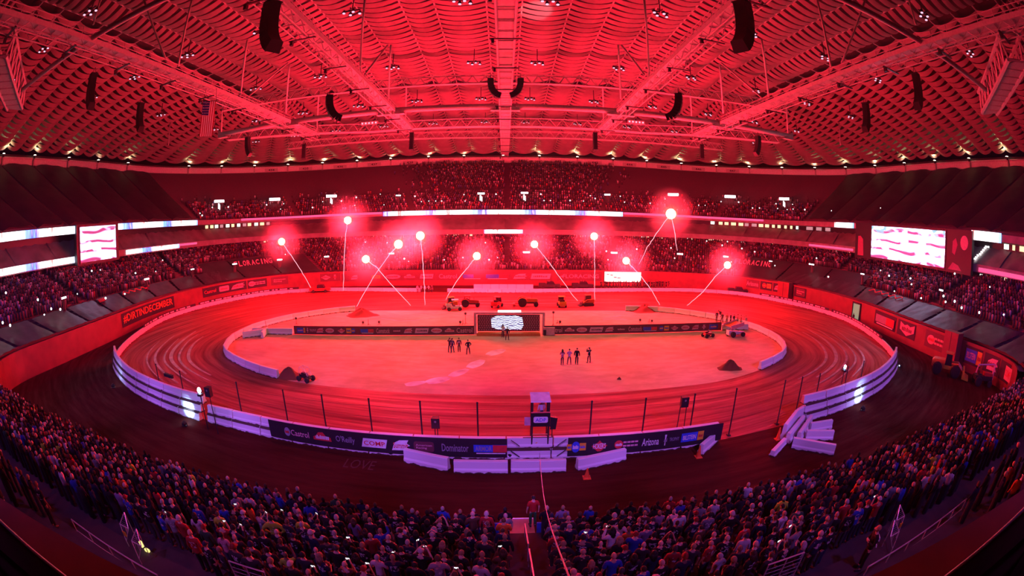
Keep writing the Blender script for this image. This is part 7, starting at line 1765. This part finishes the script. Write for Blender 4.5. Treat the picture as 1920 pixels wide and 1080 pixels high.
# phone and torch lights in the far crowds
def dot(px, lit=0):
    x, y = px; d = ray(x, y); o = Vector((0, 0, EYE)); best = None
    for k in range(240):
        t = 60 + 110 * k / 239; P = o + d * t; u = phi_of(P.x, P.y); rr = math.hypot(P.x, P.y - CY)
        for (c0, c1, z0, z1, kind) in ((LB0, LB1, Z_LOW0, Z_LOW1, 0), (UD0, UD1, Z_UD0, Z_UD1, 1)):
            a = c0(u); b = c1(u); r0 = math.hypot(a[0], a[1] - CY); r1 = math.hypot(b[0], b[1] - CY)
            if r0 <= rr <= r1:
                zs = z0 + (z1 - z0) * (rr - r0) / (r1 - r0) + 1.75; e = abs(P.z - zs)
                if best is None or e < best[0]: best = (e, P, kind)
    if best is None or best[0] > .6: return
    e, P, kind = best
    global _dot
    if _dot is None: _dot = MB().ball((0, 0, 0), .17, 8, 5).mesh('lamp', emit_mat('phone_torch', (.95, .97, 1), 5.0))
    o = link('phone_torch', _dot, None, P - d * .5); s = random.uniform(.6, 1.15); o.scale = (s, s, s)
    tag(o, 'tiny white phone light shining in the far %s crowd' % ('upper deck' if kind else 'lower bowl'), 'phone light', 'phone lights in the far ' + ('upper deck' if kind else 'lower bowl'))
_dot = None
DOTS = [(11, 549), (71, 562), (145, 551), (96, 579), (83, 590), (113, 580), (198, 559), (234, 551), (5, 605), (19, 610), (172, 508), (188, 506), (292, 509), (254, 512), (305, 488), (375, 400), (379, 404), (398, 389), (428, 388), (500, 384), (532, 382), (526, 392), (605, 378), (640, 377), (586, 389), (535, 477), (668, 370), (665, 385), (713, 364), (778, 368), (720, 384), (790, 378), (804, 377), (817, 377), (828, 377), (870, 365), (872, 377), (930, 364), (1014, 364), (1107, 367), (1116, 372), (1020, 376), (1032, 376), (1069, 376), (1094, 377), (1163, 368), (1171, 379), (1219, 381), (1247, 373), (1352, 378), (1385, 379), (1310, 385), (1322, 385), (1411, 390), (1424, 390), (1455, 382), (1486, 383), (1458, 391), (1476, 393), (1487, 392), (1509, 393), (1559, 395), (1651, 390),
        (685, 454), (726, 455), (910, 455), (758, 485), (766, 490), (833, 487), (868, 483), (933, 483), (917, 487), (929, 500), (923, 505), (1137, 471), (1140, 487), (1194, 467), (1258, 465), (1265, 484), (1325, 452), (1354, 460), (1391, 466), (1415, 472), (1364, 453), (1371, 491), (1453, 498), (1531, 484), (1518, 495), (1553, 519), (1651, 507), (1667, 517), (1707, 522), (1709, 533), (1677, 546), (1727, 559), (1773, 566), (1790, 565), (1803, 577), (1836, 586), (1856, 538), (1882, 590), (1769, 555), (1790, 513)]
for p in DOTS: dot(p)

# warm lamps on the concourse wall under the club level, lit stair edges at the right
def on_wall(name, px, z, w, h, m, label, cat, group):
    us = np.radians(np.linspace(-18, 198, 4000)); p = LOWF.pts(us, 2.7); q, _ = project_np(np.column_stack([p, np.full(len(us), z)])); j = int(np.argmin(np.abs(q - px))); x, y = p[j]
    e = p[min(j + 3, len(p) - 1)] - p[max(j - 3, 0)]; ang = math.atan2(e[1], e[0]) + PI
    return single(name, MB().box(-w / 2, w / 2, 0, .12, -h / 2, h / 2), m, label, cat, (float(x), float(y), z), ang, group)
random.seed(41); M_CL = emit_mat('concourse_warm', (1, .7, .4), 1.5); M_CL2 = emit_mat('concourse_white', (.9, 1, .85), 1.3)
for px in [345, 350, 393, 398, 418, 440, 446, 497, 503, 549, 558, 575, 583, 606, 612, 618, 640, 700, 720, 806, 838, 852, 860, 872, 884, 1012, 1016, 1022, 1070, 1078, 1085, 1090, 1178, 1186, 1206, 1215, 1240, 1290, 1296, 1332, 1338, 1346, 1352, 1391, 1440, 1448, 1488, 1496, 1505, 1552, 1560, 1568, 1578, 1586, 1594, 1840, 1850, 1862, 1874, 1886, 1898, 1908]:
    on_wall('concourse_lamp', px, 12.0 + random.uniform(-.25, .15), random.uniform(.5, 1.3), random.uniform(.25, .5), random.choice([M_CL, M_CL2, M_CL]), 'small warm lamp on the concourse wall under the club level', 'lamp', 'lamps on the concourse wall')
for i in range(9):
    x, y = 1828 + 3.1 * i, 486 - 3.4 * i; best = None
    for k in range(300):
        u = R(-25 + 60 * k / 299)
        for j in range(24):
            t = j / 23; p = Mix(LOWF, SUITE, t)(u); z = Z_RIB1 + .75 + 3.1 * t; q = project((p[0], p[1], z)); e = abs(q[0] - x) + abs(q[1] - y)
            if best is None or e < best[0]: best = (e, p, z)
    single('stair_edge_light', MB().box(-.12, .12, -.22, .22, -.14, .14), M_SIGNL, 'white lit stair edge beside the big screen, %s from the bottom' % ORD[i], 'light', (best[1][0], best[1][1], best[2]), 0, 'lit stair edges beside the big screen')
# word scratched into the dark dirt
a, b = at_z(642, 876), at_z(702, 876); tv, tf = text_verts('LOVE', .0); M_SCR = mat('scratched_dirt', (.12, .03, .025), .9)
mb = MB(); mb.add([(p[0] * (b.x - a.x), p[1] * 1.15, 0) for p in tv], tf); single('dirt_lettering', mb, M_SCR, 'faint word LOVE scratched into the dark dirt before the left near banner', 'lettering', (a.x, a.y, .012))
# ------------------------------------------------------------------ lights, world, view
def spot(name, loc, aim, col, power, ang, blend=0.5, size=0.3):
    l = bpy.data.lights.new(name, 'SPOT'); l.color = col; l.energy = power; l.spot_size = R(ang); l.spot_blend = blend; l.shadow_soft_size = size
    o = bpy.data.objects.new(name, l); COL.objects.link(o); o.location = loc
    o.rotation_euler = (Vector(aim) - Vector(loc)).to_track_quat('-Z', 'Y').to_euler(); return o
PUR = (0.42, 0.13, 1.0)
for x in (-40, -27, -14, 0, 14, 27, 40):
    spot('unseen_spot', (x, -4, 24), (x * .95, 28.5 + abs(x) * .07, 1), PUR, PURP, 31, 0.7, 0.5)
for x, ax in ((-30, -20), (-11, -8), (11, 8), (30, 20)):
    spot('unseen_spot', (x, -4, 24), (ax, 18, 3), PUR, PURP * .16, 64, 0.9, 0.6)
for s in (-1, 1):
    spot('unseen_spot', (s * 40, -6, 23), (s * 58, 30, 2), (0.42, 0.14, 1.0), PURP * 0.5, 75, 0.9, 0.6)
    spot('unseen_spot', (s * 40, -6, 22), (s * 84, 60, 8), (0.30, 0.05, 1.0), PURP * 0.25, 60, 0.9, 0.6)
    spot('unseen_spot', (s * 20.6, 34, 34), (s * 12, 8, 5), (1.0, 0.10, 0.14), REDW, 95, 0.8, 0.5)  # red spots added to give the crowd's heads a red rim
for (P, r) in FLARE_AT:
    l = bpy.data.lights.new('flare_light', 'POINT'); l.color = FCOL; l.energy = FIRE * (r / .3) ** 2; l.shadow_soft_size = r * 2.3 + .1
    o = bpy.data.objects.new('flare_light', l); COL.objects.link(o); o.location = P
for s in (-1, 1):
    for yy in (48, 66): spot('infield_fill', (s * 1.5, yy, 33.6), (s * 17, yy + 4, 0), (1.0, .70, .42), INFW, 74, 0.9, 0.5)  # fill spots added to warm and brighten the infield
b = at_z(1012, 26, 49.5); spot('roof_spot', (b.x + 2, b.y - 12, 37.5), b, (.85, .95, 1), 9000, 17, .5, .1)
# reflected warm light of the ring lamps on the cloth above them
for (a, b, pw) in GSP: spot("floodlight_beam", Vector(a) + (Vector(b) - Vector(a)).normalized() * .3, b, (.35, .62, 1), 1500 * pw, 60, .8, .1)
for (x, y, z, rz, px) in RING_L:
    a = Vector((x, y, z)); c = Vector((0, 56, z)); d = (c - a).normalized()
    spot('ring_light_beam', a + d * 1.6 + Vector((0, 0, 0.6)), a + d * 7 + Vector((0, 0, 7)), (1, 0.95, 0.42), 2600 if px != 182 else 300, 120, 0.9, 0.4)
w = bpy.data.worlds.new('world'); SC.world = w; w.use_nodes = True
nt = w.node_tree; bg = nt.nodes['Background']; bg.inputs['Color'].default_value = (0.10, 0.008, 0.03, 1); bg.inputs['Strength'].default_value = AMB
if HAZE > 0:
    vs = nt.nodes.new('ShaderNodeVolumeScatter'); vs.inputs['Density'].default_value = HAZE; vs.inputs['Color'].default_value = (0.95, 0.9, 0.9, 1); vs.inputs['Anisotropy'].default_value = 0.0
    nt.links.new(vs.outputs[0], nt.nodes['World Output'].inputs['Volume'])
vs_ = SC.view_settings
SC.display_settings.display_device = 'sRGB'; vs_.view_transform = 'Standard'; vs_.look = 'None'; vs_.exposure = EXPO; vs_.gamma = 1.0; vs_.use_curve_mapping = False
cy = SC.cycles
cy.use_denoising = True; cy.max_bounces = 4; cy.diffuse_bounces = 2; cy.glossy_bounces = 2; cy.transmission_bounces = 2; cy.volume_bounces = 0; cy.transparent_max_bounces = 4
cy.sample_clamp_indirect = 4.0; cy.caustics_reflective = False; cy.caustics_refractive = False; cy.use_light_tree = True
cy.use_adaptive_sampling = True; cy.adaptive_threshold = 0.035
